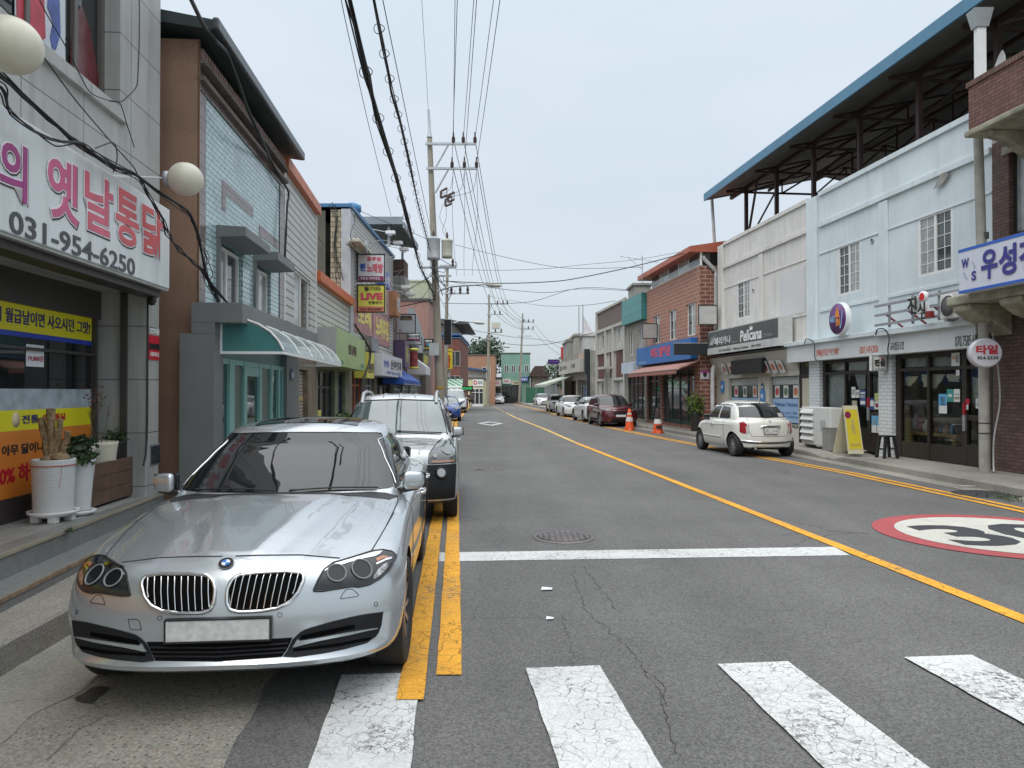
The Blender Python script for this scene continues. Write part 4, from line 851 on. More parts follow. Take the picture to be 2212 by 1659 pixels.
b=MB();b.box(.2,f.L-.5,.5,11,6.73,7.5);b.build('attic',mat('attic_grey',(.36,.34,.30),.8,dirt=.4),t);b=MB();b.prism([(-.2,-.4,7.6),(f.L+.8,-.4,7.5),(f.L+.8,-.4,7.62),(f.L-1.2,-.4,7.95),(-.2,-.4,7.9)],(0,12,0));b.build('tin_roof',mat('dark_tin',(.08,.08,.085),.6),t)
for(a,z0,z1)in((1.6,3.9,5.2),(1.6,1.4,3.1)):
 window(t,a,a+1.35,z0,z1,-.04,fm=M['steel'],n=3);
# windows along the street face of the brick block are seen edge on
t=thing('green_awning','green and white striped awning low on the red brick building','awning',at=(-4.6,60.5,2.1));b=MB();b.prism([(-1.6,.5,.75),(1.0,.5,.75),(1.6,-1.2,.0),(1.6,-1.2,-.2),(-1.6,-1.2,-.2)][::-1][0:0]or[(-1.8,1.4,.7),(-1.8,0,0),(-1.8,0,-.25),(-1.8,1.4,-.25)],(2.2,0,0));b.build('fabric',mat('awning_green',(.05,.22,.13),.6,pat=('brick',.5,50,.12,(.45,.5,.45),.05)),t);b=MB();b.box(-1.8,.8,-.02,-.001,-.28,-.24);b.build('rail',M['steel'],t)
t=thing('led_sign','small bright green LED sign by the striped awning','sign',at=(-3.75,61,2.0));b=MB();b.box(-.55,.45,0,.12,-.25,.2);b.build('casing',M['black'],t);text('영업중',-.45,.35,-.10,.10,flat('led_green',(.05,.7,.2),emit=.7),t,-.02,bold=.0)
CRM_=mat('cream_render',(.60,.58,.36),.8,var=.06,dirt=.2)
t,f=block('cream_shop','cream single-storey shop with blue tiled eave and white doors',-5.1,-3.35,84,3.2,CRM_,10)
b=MB();b.prism([(-.3,-.5,4.4),(f.L+.4,-.5,4.1),(f.L+.4,-.5,4.25),(-.3,-.5,4.6)],(0,8,0));b.build('blue_eave',flat('eave_blue',(.05,.12,.28)),t);b=MB();b.box(0,f.L,.02,8,3.36,4.3);b.build('upper_storey',mat('pebble_grey',(.30,.30,.27),.8,var=.2,sc=3),t)
shop_front(t,f,.35,f.L,0,2.1,3,M['whiteframe'],M['glass'],-.06,base=.3)
s=signbox('pink_logo_sign','white signboard with a pink round logo on the cream shop',f,.55,f.L,2.35,3.15,.03,.12,M['signwhite'],[('임대',.5,.9,.3,.75,BLI),('◎',.05,.42,.2,.85,PNK,.02)])
t,f=block('ochre_building','orange-brown rendered house behind the cream shop',-6.2,-2.3,97,6.6,mat('ochre_render',(.36,.20,.13),.85,var=.1,dirt=.3),10)
window(t,2.2,3.3,3.2,5.0,-.05);window(t,.7,1.3,3.2,4.8,-.05)
# buildings closing the view
t,f=block('green_building','big pale green building closing the end of the street',-1.6,2.7,108,7.4,mat('green_render',(.20,.36,.30),.85,var=.1,sc=.5,dirt=.25),14)
for k in range(4):window(t,.5+k,1.1+k,4.6,5.7,-.04)
shop_front(t,f,0,3.0,0,2.6,4,M['darkframe'],M['darkglass'],-.06)
signbox('pink_shop_sign','far pink and white shop sign on the green building',f,.2,1.4,2.9,3.6,.03,.2,M['signwhite'],[('약국',.2,.8,.2,.8,PNK,.03)]);signbox('blue_shop_sign','far small blue sign on the green building',f,2.9,4.0,3.2,3.9,.03,.2,BLU,[('부동산',.1,.9,.2,.8,WHI,.03)]);signbox('cream_shop_sign','far cream signboard above the shopfronts of the green building',f,1.5,2.8,2.75,3.35,.03,.2,mat('cream_sign',(.6,.58,.4),.5),[('식당',.2,.8,.2,.8,BLI,.03)])
t,f=block('olive_house','small olive-grey shop house in front of the green building',-2.6,-1.5,101,3.6,mat('olive_house',(.25,.23,.17),.85,var=.2,dirt=.4),6)
shop_front(t,f,0.05,f.L-.05,0,2.3,2,M['darkframe'],M['darkglass'],-.06);signbox('white_shop_sign','far white shop sign on the olive shop house',f,.05,f.L-.05,2.5,3.3,.03,.2,M['signwhite'],[('마트',.2,.8,.2,.8,PNK,.03)])
t,f=block('brown_house','dark brown roofed house at the end right of the green building',2.9,5.3,104,3.9,mat('dim_render',(.24,.21,.18),.85,var=.2),9)
b=MB();b.prism([(-.5,-.6,3.9),(f.L+.4,-.6,3.9),(f.L-.5,-.6,5.4),(.4,-.6,5.4)],(0,10,0));b.build('hip_roof',mat('brown_roof',(.07,.045,.04),.8,var=.2),t);window(t,.6,1.5,1.2,2.4,-.05)
t=thing('green_fence','dark green fence panel below the far brown house','fence',at=(3.2,100,0));b=MB();b.box(-1.4,1.6,0,.08,.02,2.3);b.build('sheet',mat('fence_green',(.03,.13,.08),.6,var=.2),t)
for x in(-1.4,.1,1.55):b=MB();b.box(x,x+.08,-.08,-.001,0,2.4);b.build('post',M['steel'],t)
def tree(name,label,x,y,r,h,n=900,seed=1,lean=0,m=LFD,sz=.35,trunk=.35):
 t=thing(name,label,'tree',at=(x,y,0));b=MB();b.tube([(0,0,0),(lean*.3,0,h*.3),(lean*.6,.1,h*.6),(lean,0,h*.85)],[r*.1,r*.08,r*.06,r*.02],8)
 rr=random.Random(seed)
 for k in range(6):a=rr.uniform(0,6.28);z=h*rr.uniform(.4,.7);b.tube([(lean*.4,0,z),(lean*.5+math.cos(a)*r*.6,math.sin(a)*r*.6,z+h*.2)],[r*.04,r*.01],5)
 b.build('trunk',BRK,t);c=MB()
 for k in range(9):
  a=rr.uniform(0,6.28);q=rr.uniform(0,r*.65);cc=Vector((lean+math.cos(a)*q,math.sin(a)*q,h*rr.uniform(.55,.95)))
  for i in range(n//9):
   v=Vector((rr.gauss(0,1),rr.gauss(0,1),rr.gauss(0,.8))).normalized()*rr.random()**.4*r*.45;p=cc+v;e=Vector((rr.gauss(0,1),rr.gauss(0,1),rr.gauss(0,1))).normalized();g_=e.orthogonal().normalized()*sz*rr.uniform(.5,1);c.add([p,p+e*sz*.6+g_*.4,p+e*sz,p+e*sz*.5-g_*.5],[(0,1,2,3)])
 c.build('crown',m,t);return t
tree('broadleaf_tree','dark green tree rising above the ochre house',-4.5,112,4.2,9.6,2200,3,m=LFD,sz=.5)
tree('broadleaf_tree','tree standing between the far brown house and the grey mart',5.9,88,1.9,5.4,1500,4,m=LF,sz=.3)
tree('broadleaf_tree','leafy dark tree beside the green awning of the mart',6.6,80,1.7,4.4,1500,5,m=LFD,sz=.28)
# ---------------- right side of the street ----------------
C1=zc(2000,0,1000/1843);C2=zc(2000,850,1000/2212);C4=zc(2550,0,450/878);C5=zc(2550,800,450/1149)
B4=zc(1250,850,700/2212);B5=zc(1700,650,650/1540);D4=zc(1540,900,360/1706)
GZ=.14
FR=Front((8.28,28.7),(9.70,14.55));LR=FR.L
SKYB=mat('pale_blue_paint',(.61,.685,.71),.7,var=.06,sc=.8,streak=.2,dirt=.12);OFFW=mat('off_white_paint',(.66,.65,.62),.75,var=.06,sc=.8,streak=.3,dirt=.25)
um=FR.u(C1(697,0)[0]);um2=FR.u(C1(745,0)[0])
zp=7.47
t=thing('painted_building','long two-storey building painted off-white and pale blue under the blue roof canopy','building',FR)
def wr(X0,Y0,X1,Y1,z=C1):return rc(FR,z,X0,Y0,X1,Y1)
w1=wr(295,1520,365,1659);w2=wr(840,1335,962,1600);w3=wr(1272,1180,1460,1500)
zb2=FR.px(*C2(420,185))[1]
W1=(w1[0],w1[1],FR.px(*B5(1093,680))[1],w1[3]);W2=(w2[0],w2[1],FR.px(*C1(845,1600))[1],w2[3]);W3=(w3[0],w3[1],FR.px(*C1(1275,1500))[1],w3[3])
zled=FR.px(*C2(1200,272))[1]
zs0=2.55
b=MB();b.wall(0,um,3.0,zp,[W1],0,.14);b.build('upper_wall',OFFW,t)
b=MB();b.wall(um,LR,3.0,zp,[W2,W3],0,.14);b.build('upper_wall',SKYB,t)
zm=FR.px(*C1(745,1225))[1];zl_=FR.px(*C1(1120,1230))[1];zsl=FR.px(*C1(1120,1590))[1]
def trims(a,c,m,pil,lines):
 b=MB()
 for x,w_,z0,z1,d in pil:b.box(x,x+w_,-d,-.001,z0,z1)
 for x0,x1,z0,z1,d in lines:b.box(x0,x1,-d,-.002,z0,z1)
 b.build('pilaster_and_bands',m,t,.008)
ppa=FR.u(C1(1095,0)[0])
trims(um,LR,SKYB,[(um-.1,um2-um,3.0,zp+.02,.10),(ppa-.17,.34,3.0,zm-.05,.05)],
 [(um2,LR,zm-.02,zm+.12,.07),(um2,ppa-.18,zl_-.05,zl_,.025),(ppa+.18,LR,zl_-.05,zl_,.025),(um2,ppa-.18,zsl-.09,zsl,.03),(ppa+.18,LR,zsl-.09,zsl,.03),(um2,LR,zp-.03,zp+.1,.06)])
pa2=FR.u(C1(430,0)[0])
trims(0,um,OFFW,[(0,.45,3.0,zp+.02,.10),(pa2-.15,.3,3.0,zm-.05,.05)],
 [(.46,um-.11,zm-.02,zm+.12,.07),(.46,pa2-.16,zl_-.05,zl_,.025),(pa2+.16,um-.11,zl_-.05,zl_,.025),(.46,pa2-.16,zsl-.09,zsl,.03),(pa2+.16,um-.11,zsl-.09,zsl,.03),(.46,um-.11,zp-.03,zp+.1,.06)])
u0=FR.u(C1(528,0)[0]);b=MB();b.box(u0,um-.35,-.02,-.003,zsl+.02,zl_-.22);b.build('blocked_window_panel',mat('board_white',(.60,.60,.60),.6,var=.03),t)
for k,w_ in enumerate((W1,W2,W3)):window(t,w_[0],w_[1],w_[2],w_[3],.0,grid=(2,5),fw=.06,curt=[(0,1),(0,1),(1,0)][k])
b=MB();b.quad((0,0,0),(0,12,0),(0,12,zp),(0,0,zp));b.quad((LR,12,0),(LR,0,0),(LR,0,zp),(LR,12,zp));b.quad((LR,12,0),(0,12,0),(0,12,zp),(LR,12,zp));b.build('side_wall',OFFW,t)
b=MB();b.quad((0,.2,6.9),(LR,.2,6.9),(LR,12,6.9),(0,12,6.9));b.quad((0,.2,6.9),(0,.2,zp),(LR,.2,zp),(LR,.2,6.9));b.quad((0,0.0,zp),(LR,0.0,zp),(LR,.2,zp),(0,.2,zp));b.build('roof_terrace',mat('terrace_grey',(.2,.2,.19),.9,dirt=.4),t)
u0,u1,z0,z1=rc(FR,C1,1370,955,1455,1000);b=MB();r=random.Random(6);b.prism([(u0+(u1-u0)*x,-.072,z0+(z1-z0)*y)for x,y in((0,.1),(.2,.5),(.45,.95),(.7,1),(1,.75),(.8,.45),(.4,.2))],(0,-.004,0));b.build('chipped_patch',M['concrete'],t)
# vents on the facade
for X,Y in((1025,1300),(382,1567)):
 u,z=FR.px(*C1(X,Y));b=MB();b.lathe([(.03,0),(.075,0),(.075,-.02),(.05,-.03),(.05,0)],20,(u,-.001,z),'y');b.lathe([(.0,-.003),(.05,-.003)],12,(u,-.001,z),'y');b.build('vent_cap',M['steel'],t)
# canopy ledge over the shops
za=FR.px(*C2(870,325),.35)[1]
def led(X,Y,w=.35):return FR.px(*C2(X,Y),w)
l0=led(660,350);l1=led(1230,265);l2=led(1255,255);l3=led(1880,180)
b=MB();b.box(l0[0],l2[0],-.38,-.001,l1[1]-.12,l1[1]);b.box(l2[0]+.01,LR+.1,-.42,-.001,l3[1]-.13,l3[1]);b.build('canopy_ledge',SKYB,t,.012)
zt_=l1[1]-.121;zbs=2.62
ub=l0[0]
b=MB();b.box(ub+.05,LR-.1,-.30,-.002,zbs,zt_);b.build('fascia_board',mat('fascia_paint',(.56,.59,.60),.6,var=.04,streak=.1),t,.006)
def ftxt(tx,X0,Y0,X1,Y1,m,bo=.01):
 a=FR.px(*C2(X0,Y0),.302);c=FR.px(*C2(X1,Y1),.302);text(tx,a[0],c[0],min(a[1],c[1]),max(a[1],c[1]),m,t,-.304,bold=bo)
zc1=FR.px(*C2(940,402),.3)[1];a0=FR.u(C2(868,0)[0],.3);a1=FR.u(C2(1015,0)[0],.3);text('문화예술창작공간 "아트인제이"',a0,a1,zc1-.10,zc1+.10,flat('ink_orange',(.5,.08,.03)),t,-.304,bold=.0)
zc1=FR.px(*C2(1208,384),.3)[1];text('0507.1474.2026',FR.u(C2(1150,0)[0],.3),FR.u(C2(1270,0)[0],.3),zc1-.09,zc1+.09,flat('ink_orange',(.5,.08,.03)),t,-.304,bold=.0)
zc1=FR.px(*C2(1390,362),.3)[1];text('교육협동조합',FR.u(C2(1347,0)[0],.3),FR.u(C2(1437,0)[0],.3),zc1-.10,zc1+.10,BLI,t,-.304,bold=.0)
zc1=FR.px(*C2(1850,326),.3)[1];text('070.7585.6827',FR.u(C2(1770,0)[0],.3),FR.u(C2(1942,0)[0],.3),zc1-.11,zc1+.11,BLI,t,-.304,bold=.0)
# ground floor: white brick piers, dark timber shopfronts
WBR=mat('white_painted_brick',(.62,.66,.68),.6,var=.04,pat=('brick',.26,.09,.008,(.36,.38,.40),.05),dirt=.1)
def pier(X0,X1,y0=-.06,y1=.4,m=WBR):
 a,c=FR.u(C2(X0,0)[0]),FR.u(C2(X1,0)[0]);b=MB();b.box(a,c,y0,y1,0,zbs);b.build('pier',m,t);return a,c
p1=pier(832,900);p2=pier(1285,1370);
DKT=mat('dark_timber',(.028,.022,.018),.45,var=.2,sc=6)
sA=(p1[1],p2[0]);sB=(p2[1],LR)
CG=clear_glass('shop_glass',(.80,.86,.85),.85)
def ux(X,w=0.0):return FR.u(C2(X,0)[0],w)
def zz(X,Y,w=0.0):return FR.px(*C2(X,Y),w)[1]
# interior room, floor and back wall that show through the glass
b=MB();b.quad((p1[0],4,GZ+.02),(LR,4,GZ+.02),(LR,.3,GZ+.02),(p1[0],.3,GZ+.02));b.quad((p1[0],4,0),(LR,4,0),(LR,4,2.9),(p1[0],4,2.9));b.quad((LR,.2,0),(LR,4,0),(LR,4,2.9),(LR,.2,2.9));b.quad((p1[0],4,0),(p1[0],.2,0),(p1[0],.2,2.9),(p1[0],4,2.9));b.quad((p1[0],.2,2.9),(LR,.2,2.9),(LR,4,2.9),(p1[0],4,2.9));b.quad((sA[1]+.1,.3,0),(sA[1]+.1,4,0),(sA[1]+.1,4,2.9),(sA[1]+.1,.3,2.9))
b.build('shop_interior',mat('interior_wall',(.6,.6,.56),.9,var=.15),t)
def front(a,c,mull,rail_z,base_z,top):
 f=MB();f.box(a,c,.06,.14,GZ,base_z);f.box(a,c,.055,.14,top-.1,top);f.box(a,c,.05,.14,rail_z-.04,rail_z+.04)
 for x,w_ in mull:f.box(x-w_,x+w_,.045,.145,GZ+.001,top-.001)
 o=f.build('shopfront',DKT,t,.004);q=MB();q.quad((a+.02,.10,base_z),(c-.02,.10,base_z),(c-.02,.10,top-.1),(a+.02,.10,top-.1));q.build('pane',CG,o);return o
rz=zz(1500,515,-.05);top=zbs+.001-.002
bsA=zz(1000,880,-.05);bsB=zz(1500,985,-.05)
sfA=front(sA[0],sA[1],[(sA[0]+.06,.06),(ux(1042),.03),(ux(1195),.06),(sA[1]-.05,.05)],rz,bsA,top)
sfB=front(sB[0],LR-.05,[(sB[0]+.09,.09),(ux(1578),.0301),(ux(1812),.07),(LR-.15,.10)],rz,bsB,top)
b=MB();b.box(ux(1578)-.04,ux(1578)+.04,.04,.15,rz,top);b.build('mullion',DKT,sfB)
b=MB();da,db=ux(1825),LR-.2;b.box(da,db,.05,.13,GZ+.02,zz(1880,1005,0));b.box(da,db,.05,.13,zz(1880,845,0),zz(1880,810,0));b.build('door_rail',DKT,sfB)
da,db=ux(1205),sA[1]-.1;b=MB();b.box(da,db,.05,.13,GZ+.02,zz(1240,945));b.box(da,db,.05,.13,zz(1240,815),zz(1240,790));b.build('door_rail',DKT,sfA)
for a,zt in((ux(1820),zz(1820,730)),(ux(1198),zz(1198,695))):
 b=MB();b.box(a-.03,a+.03,.0,.044,zt-.25,zt);b.build('door_handle',flat('handle_red',(.35,.01,.02)),sfB if a>8 else sfA);b=MB();b.box(a-.035,a+.035,.0,.044,zt-.6,zt-.26);b.build('lock_plate',M['steel'],sfA)
# lace curtains
LACE=mat('lace_curtain',(.8,.8,.78),.8,var=.15,sc=6,alpha=.85);CRC=mat('cream_valance',(.78,.68,.48),.8,var=.1)
def cloth(root,name,m,pts_top,pts_bot,y,n=24,amp=.03,fold=9):
 b=MB();vs=[]
 for i in range(n+1):
  f=i/n;
  def at(P):
   g=f*(len(P)-1);k=min(int(g),len(P)-2);h=g-k;return P[k][0]+(P[k+1][0]-P[k][0])*h,P[k][1]+(P[k+1][1]-P[k][1])*h
  a,c=at(pts_top),at(pts_bot);w_=amp*math.sin(f*fold*6.28)
  vs+=[(a[0],y+w_*.4,a[1]),((a[0]+c[0])/2,y+w_,(a[1]+c[1])/2),(c[0],y+w_,c[1])]
 b.add(vs,[(3*i+k,3*i+3+k,3*i+4+k,3*i+1+k)for i in range(n)for k in(0,1)],True);return b.build(name,m,root)
def pt(X,Y,w=-.2):return FR.px(*C2(X,Y),w)
cloth(sfA,'lace_curtain',LACE,[pt(925,548),pt(1090,545)],[pt(920,700),pt(930,880),pt(1010,915),pt(1090,560)][0:2]+[pt(1000,920)],.2)
cloth(sfA,'lace_curtain',LACE,[pt(1115,545),pt(1185,545)],[pt(1145,650),pt(1185,640)],.2)
cloth(sfA,'lace_curtain',LACE,[pt(920,455),pt(1180,450)],[pt(920,520),pt(1180,520)],.25)
cloth(sfA,'lace_curtain',LACE,[pt(1215,560),pt(1280,560)],[pt(1215,780),pt(1280,780)],.25)
for xs in(((1415,560),(1425,615),(1480,622),(1530,560)),((1545,545),(1560,625),(1640,640),(1705,545)),((1705,545),(1725,590),(1790,595),(1800,545))):
 P=[pt(*p)for p in xs];cloth(sfB,'valance',CRC,[P[0],P[-1]],P,.2,fold=5,amp=.015)
cloth(sfB,'valance',LACE,[pt(1410,440),pt(1790,430)],[pt(1410,500),pt(1790,490)],.2)
cloth(sfB,'striped_curtain',mat('striped_cloth',(.62,.62,.58),.8,var=.25,sc=14),[pt(1850,540),pt(1885,565),pt(1950,570)],[pt(1855,690),pt(1895,760),pt(1945,700)],.2,fold=6,amp=.02)
# goods on the bench inside
def inpt(X,Y,w):u,z=FR.px(*C2(X,Y),w);return u,z
t2=thing('display_bench','pale wooden bench with toys behind the big shop window','bench',FR,(ux(1600),.6,GZ+.02));a,zt=inpt(1437,905,-.5);c,_=inpt(1785,930,-.5)
PW_=mat('pale_wood',(.50,.33,.13),.6,var=.15,sc=8)
b=MB();b.box(a,c,.45,.85,zt-.09,zt-.02);b.build('seat',PW_,t2,.006)
for x in(a+.05,c-.15):
 for y in(.47,.75):b=MB();b.box(x,x+.1,y,y+.08,GZ+.02,zt-.091);b.build('leg',PW_,t2)
TOY=[('tent_toy','white folded paper lantern on the bench in the window',(.7,.7,.68),1520,.17,.42,'lantern'),('stuffed_toy','pink and yellow plush toy on the window bench',(.6,.22,.25),1552,.13,.28,'toy'),('white_jar','white wrapped jar beside the plush toy on the bench',(.62,.62,.56),1585,.10,.27,'jar'),('small_bottle','small orange bottle in the row on the bench',(.4,.15,.05),1650,.05,.11,'bottle'),('small_bottle','dark blue bottle in the row on the bench',(.05,.1,.3),1675,.06,.14,'bottle'),('rubber_duck','handled tan basket at the right of the bench',(.5,.3,.2),1712,.08,.16,'basket'),('small_bottle','blue soap bottle at the right end of the bench',(.15,.35,.6),1748,.05,.2,'bottle')]
for nm,lb,cc,X,rr,hh,ct in TOY:
 nm={'tent_toy':'paper_lantern','rubber_duck':'basket'}.get(nm,nm);u=inpt(X,900,-.62)[0];q=thing(nm,lb,ct,FR,(u,.62,zt-.02));b=MB()
 if nm=='paper_lantern':b.lathe([(.03,zt+hh),(rr,zt+hh*.4),(rr*.6,zt-.02),(.001,zt-.02)][::-1],5,(u,.62,0))
 elif nm=='stuffed_toy':b.sphere((u,.62,zt+rr*.8),rr,14,.85);b.sphere((u-.03,.60,zt+rr*1.9),rr*.7,12)
 else:b.lathe([(.001,zt-.02),(rr,zt-.02),(rr*1.02,zt+hh*.6),(rr*.5,zt+hh*.8),(rr*.45,zt+hh),(.001,zt+hh)],14,(u,.62,0))
 b.build('body',mat('toy_%d'%X,cc,.6,var=.2,sc=10),q)
# posters and notices on the glass
def notice(X0,Y0,X1,Y1,m,label,stripes=(),nm='notice',w=-.04,fr=FR,z=C2,cat='notice'):
 u0,u1,z0,z1=rc(fr,z,X0,Y0,X1,Y1,w);q=thing(nm,label,cat,fr,(u0,-w,z0));panel(q,'sheet',m,u0,u1,z0,z1,w)
 for i,(a,c,d,e_,mm)in enumerate(stripes):panel(q,'print',mm,u0+(u1-u0)*a,u0+(u1-u0)*c,z0+(z1-z0)*d,z0+(z1-z0)*e_,w+.004,.001)
 return q
PA=flat('notice_white',(.66,.68,.66));PB_=flat('notice_blue',(.12,.38,.62));PT=flat('notice_teal',(.05,.28,.27));PG=mat('notice_print',(.30,.31,.33),.6,var=.5,sc=80);PR=flat('notice_red',(.5,.02,.05));PM=flat('notice_maroon',(.25,.02,.07))
notice(1713,642,1755,725,PT,'teal poster on the big window, left half of a pair',[(.2,.8,.4,.6,PA)]);notice(1757,642,1797,725,PA,'white menu poster beside the teal poster',[(.1,.9,.55,.65,PG),(.1,.9,.2,.4,mat('print_tan',(.3,.25,.15),.6,var=.5,sc=50))])
notice(1660,673,1713,800,PA,'blue and white promotional poster hanging lower on the big window',[(0,1,.4,1,PB_),(.2,.8,.55,.85,PA),(.15,.85,.42,.52,flat('print_orange',(.5,.2,.08)))])
notice(1742,408,1795,490,PA,'white flyer in the upper light of the big window',[(.15,.5,.5,.7,flat('print_peach',(.6,.3,.2))),(.55,.9,.2,.8,PG)]);notice(1772,518,1794,553,PA,'tiny white sticker at the window top corner',[(.3,.7,.4,.7,PG)])
notice(1835,704,1858,738,PR,'small red sticker on the right glass door');notice(1900,703,1956,768,PA,'white typed notice on the right glass door',[(.1,.9,.75,.82,PG),(.1,.9,.2,.6,PG)]);notice(1838,740,1852,775,PA,'narrow white sticker under the red door sticker')
notice(1095,628,1120,698,PA,'left white paper notice on the curtained window',[(.1,.9,.3,.8,PG)]);notice(1122,647,1146,697,PA,'right white paper notice on the curtained window',[(.1,.9,.3,.8,PG)]);notice(1098,716,1130,785,mat('notice_tan',(.40,.36,.28),.6,var=.3,sc=30),'tan paper notice low on the curtained window')
notice(1150,650,1186,748,flat('notice_navy',(.04,.09,.25)),'tall navy notice list near the glass door',[(.1,.9,.78,.88,PA),(.1,.9,.5,.7,PG),(.05,.95,.08,.3,PA)]);notice(1213,700,1242,775,flat('notice_navy',(.04,.09,.25)),'blue notice on the narrow glass door',[(.1,.9,.3,.8,PA)])
notice(1245,667,1275,718,flat('notice_lime',(.45,.50,.18)),'yellow green flyer on the narrow glass door');notice(1243,720,1275,773,PA,'white flyer with a maroon dot on the narrow glass door',[(.2,.8,.25,.75,PM)])
notice(1225,813,1256,925,PA,'left blue dessert poster low on the narrow door',[(0,1,.45,1,PB_),(.25,.75,.5,.8,PA)]);notice(1258,813,1286,928,PA,'right blue dessert poster low on the narrow door',[(0,1,.45,1,PB_),(.25,.75,.5,.8,PA)])
# door with cream panel left of the white pier
ax0,ax1=ux(755),ux(832);b=MB();b.box(ax0,ax1,.02,.10,GZ,zbs);o=b.build('side_door',DKT,t);b=MB();b.box(ux(775),ax1-.02,.005,.019,zz(800,760),zz(800,572));b.build('door_panel',mat('cream_panel',(.45,.43,.34),.7,var=.05),o);b=MB();b.box(ux(768),ax1-.02,.008,.018,zz(800,540),zz(800,470));b.build('pane',M['glass'],o);b=MB();b.sphere((ux(768),-.02,zz(768,770)),.03,10);b.build('door_knob',M['chrome'],o)
# chicken restaurant in the off-white half
CR2=mat('cream_fascia',(.50,.48,.42),.7,var=.05,streak=.2)
pw0,pw1,pw2,pw3=ux(297),ux(490),ux(560),ux(752)
zh=zz(470,565);
b=MB();b.wall(ux(232)-.2,ax0-.01,0,zh+.02,[(pw0,pw1,.55,zh),(pw2,pw3,.55,zh)],-.005,.25);b.build('shop_wall',CR2,t)
b=MB();zf1_=zz(450,412,.1);zf0_=zz(450,562);a0,a1=ux(205),ux(760)
b.prism([(a0,-.006,zh+.021),(a0,-.01,zh+.14),(a0,-.30,zf1_-.02),(a0,0,zf1_-.02)],(a1-a0,0,0));b.build('sloped_fascia',CR2,t)
DG2=mat('film_dark_green',(.02,.045,.045),.2,var=.2);LB2=mat('film_light_blue',(.30,.45,.66),.25,var=.03)
for a,c in((pw0,pw1),(pw2,pw3)):
 f=MB();f.box(a,c,.13,.2,.55,zh);o=f.build('window',M['darkframe'],t);zb1=zz(600,702,-.1);zl0=zz(600,850,-.1)
 for nm,mm,d,e_ in(('frosted_film',mat('film_fringe',(.40,.42,.42),.4,var=.5,sc=30),zz(650,612,-.1),zh-.03),('dark_film',DG2,zb1,zz(650,612,-.1)-.002),('blue_film',LB2,zl0,zb1-.002),('dark_film',DG2,.56,zl0-.002)):
  q=MB();q.box(a+.04,c-.04,.118,.128,d,e_);q.build(nm,mm,o)
 zq=(zb1+zz(650,612,-.1))/2
 for f_,cc in((.18,(.45,.06,.06)),(.48,(.10,.16,.10)),(.80,(.48,.16,.06))):
  uu=a+(c-a)*f_;q=MB();q.box(uu-.16,uu+.16,.112,.117,zq-.2,zq+.2);q.build('menu_picture',flat('menu_card',(.6,.6,.6)),o);q=MB();q.lathe([(.0,0),(.13,0)],16,(uu,.111,zq),'y');q.build('dish_print',mat('dish_%d'%int(f_*100),cc,.5,var=.5,sc=30),o)
 text('Pelicana Chicken',a+.2,c-.3,zb1-.25,zb1-.12,flat('film_ink',(.06,.12,.35)),o,.11);text('Taste your life\nthe best chicken',a+.25,c-.25,zl0+.15,zb1-.4,mat('film_ink2',(.14,.25,.5),.4,var=0),o,.11,shear=.3)
zl0=zz(690,885,-.1);text('953-8292',pw3-1.1,pw3-.1,zl0-.06,zl0+.10,flat('number_cream',(.5,.5,.4)),t,.05)
for X,Y,lb in((247,628,'left'),(505,690,'right')):
 u,z=FR.px(*C2(X,Y),.1);q=thing('security_plate',lb+' blue hexagonal security plate on the chicken restaurant wall','sign',FR,(u,-.02,z),group='blue security plates');b=MB();b.prism([(u-.13,-.02,z-.22),(u+.13,-.02,z-.22),(u+.18,-.02,z),(u+.13,-.02,z+.24),(u-.13,-.02,z+.24),(u-.18,-.02,z)],(0,-.03,0));b.build('plate',flat('adt_blue',(.04,.22,.50)),q);text('ADT',u-.11,u+.11,z-.06,z+.08,WHI,q,-.055,bold=.03)
u,z=FR.px(*C2(502,627),.1);q=thing('house_number','small blue house number plate above the right security plate','sign',FR,(u,-.02,z));b=MB();b.prism([(u-.09,-.02,z-.12),(u+.09,-.02,z-.12),(u+.09,-.02,z+.08),(u,-.02,z+.14),(u-.09,-.02,z+.08)],(0,-.015,0));b.build('plate',flat('number_blue',(.03,.10,.19)),q);text('448',u-.07,u+.07,z-.06,z+.04,WHI,q,-.037)
for X,cc,lb in((275,(.35,.15,.08),'first'),(318,(.45,.05,.05),'second'),(542,(.55,.06,.06),'third'),(590,(.45,.15,.08),'fourth'),(638,(.40,.18,.08),'fifth')):
 u,z=FR.px(*C2(X,512-(X-275)*.05),.16);q=thing('menu_board',lb+' food picture from the left on the sloping cream fascia','picture',FR,(u,-.2,z),group='food pictures on the sloping fascia')
 sl_=.29/(zf1_-zh-.16);mt=Matrix.Translation((u,-.17,z))@Matrix.Rotation(math.atan(sl_),4,'X')
 b=MB();b.box(-.17,.17,-.02,.0,-.22,.22);b.v=[mt@v for v in b.v];b.build('board',flat('menu_card',(.6,.6,.6)),q);b=MB();b.lathe([(.0,0),(.12,0)],16,(0,-.024,0),'y');b.v=[mt@v for v in b.v];b.build('food_print',mat('food_%d'%X,cc,.5,var=.6,sc=24),q)
u0,u1,z0,z1=rc(FR,C2,318,455,520,540,.32);q=thing('led_board','black LED message board on the sloping cream fascia','sign',FR,(u0,-.3,z0));b=MB();b.box(u0,u1,-.36,-.22,z0+.02,z1-.02);b.build('casing',M['black'],q,.01);b=MB();b.box(u0+.04,u1-.04,-.365,-.3601,z0+.06,z1-.06);b.build('led_panel',mat('led_dark',(.02,.02,.022),.5,var=.4,sc=60,pat=('stack',.03,.03,.006,(.004,.004,.004),.3)),q)
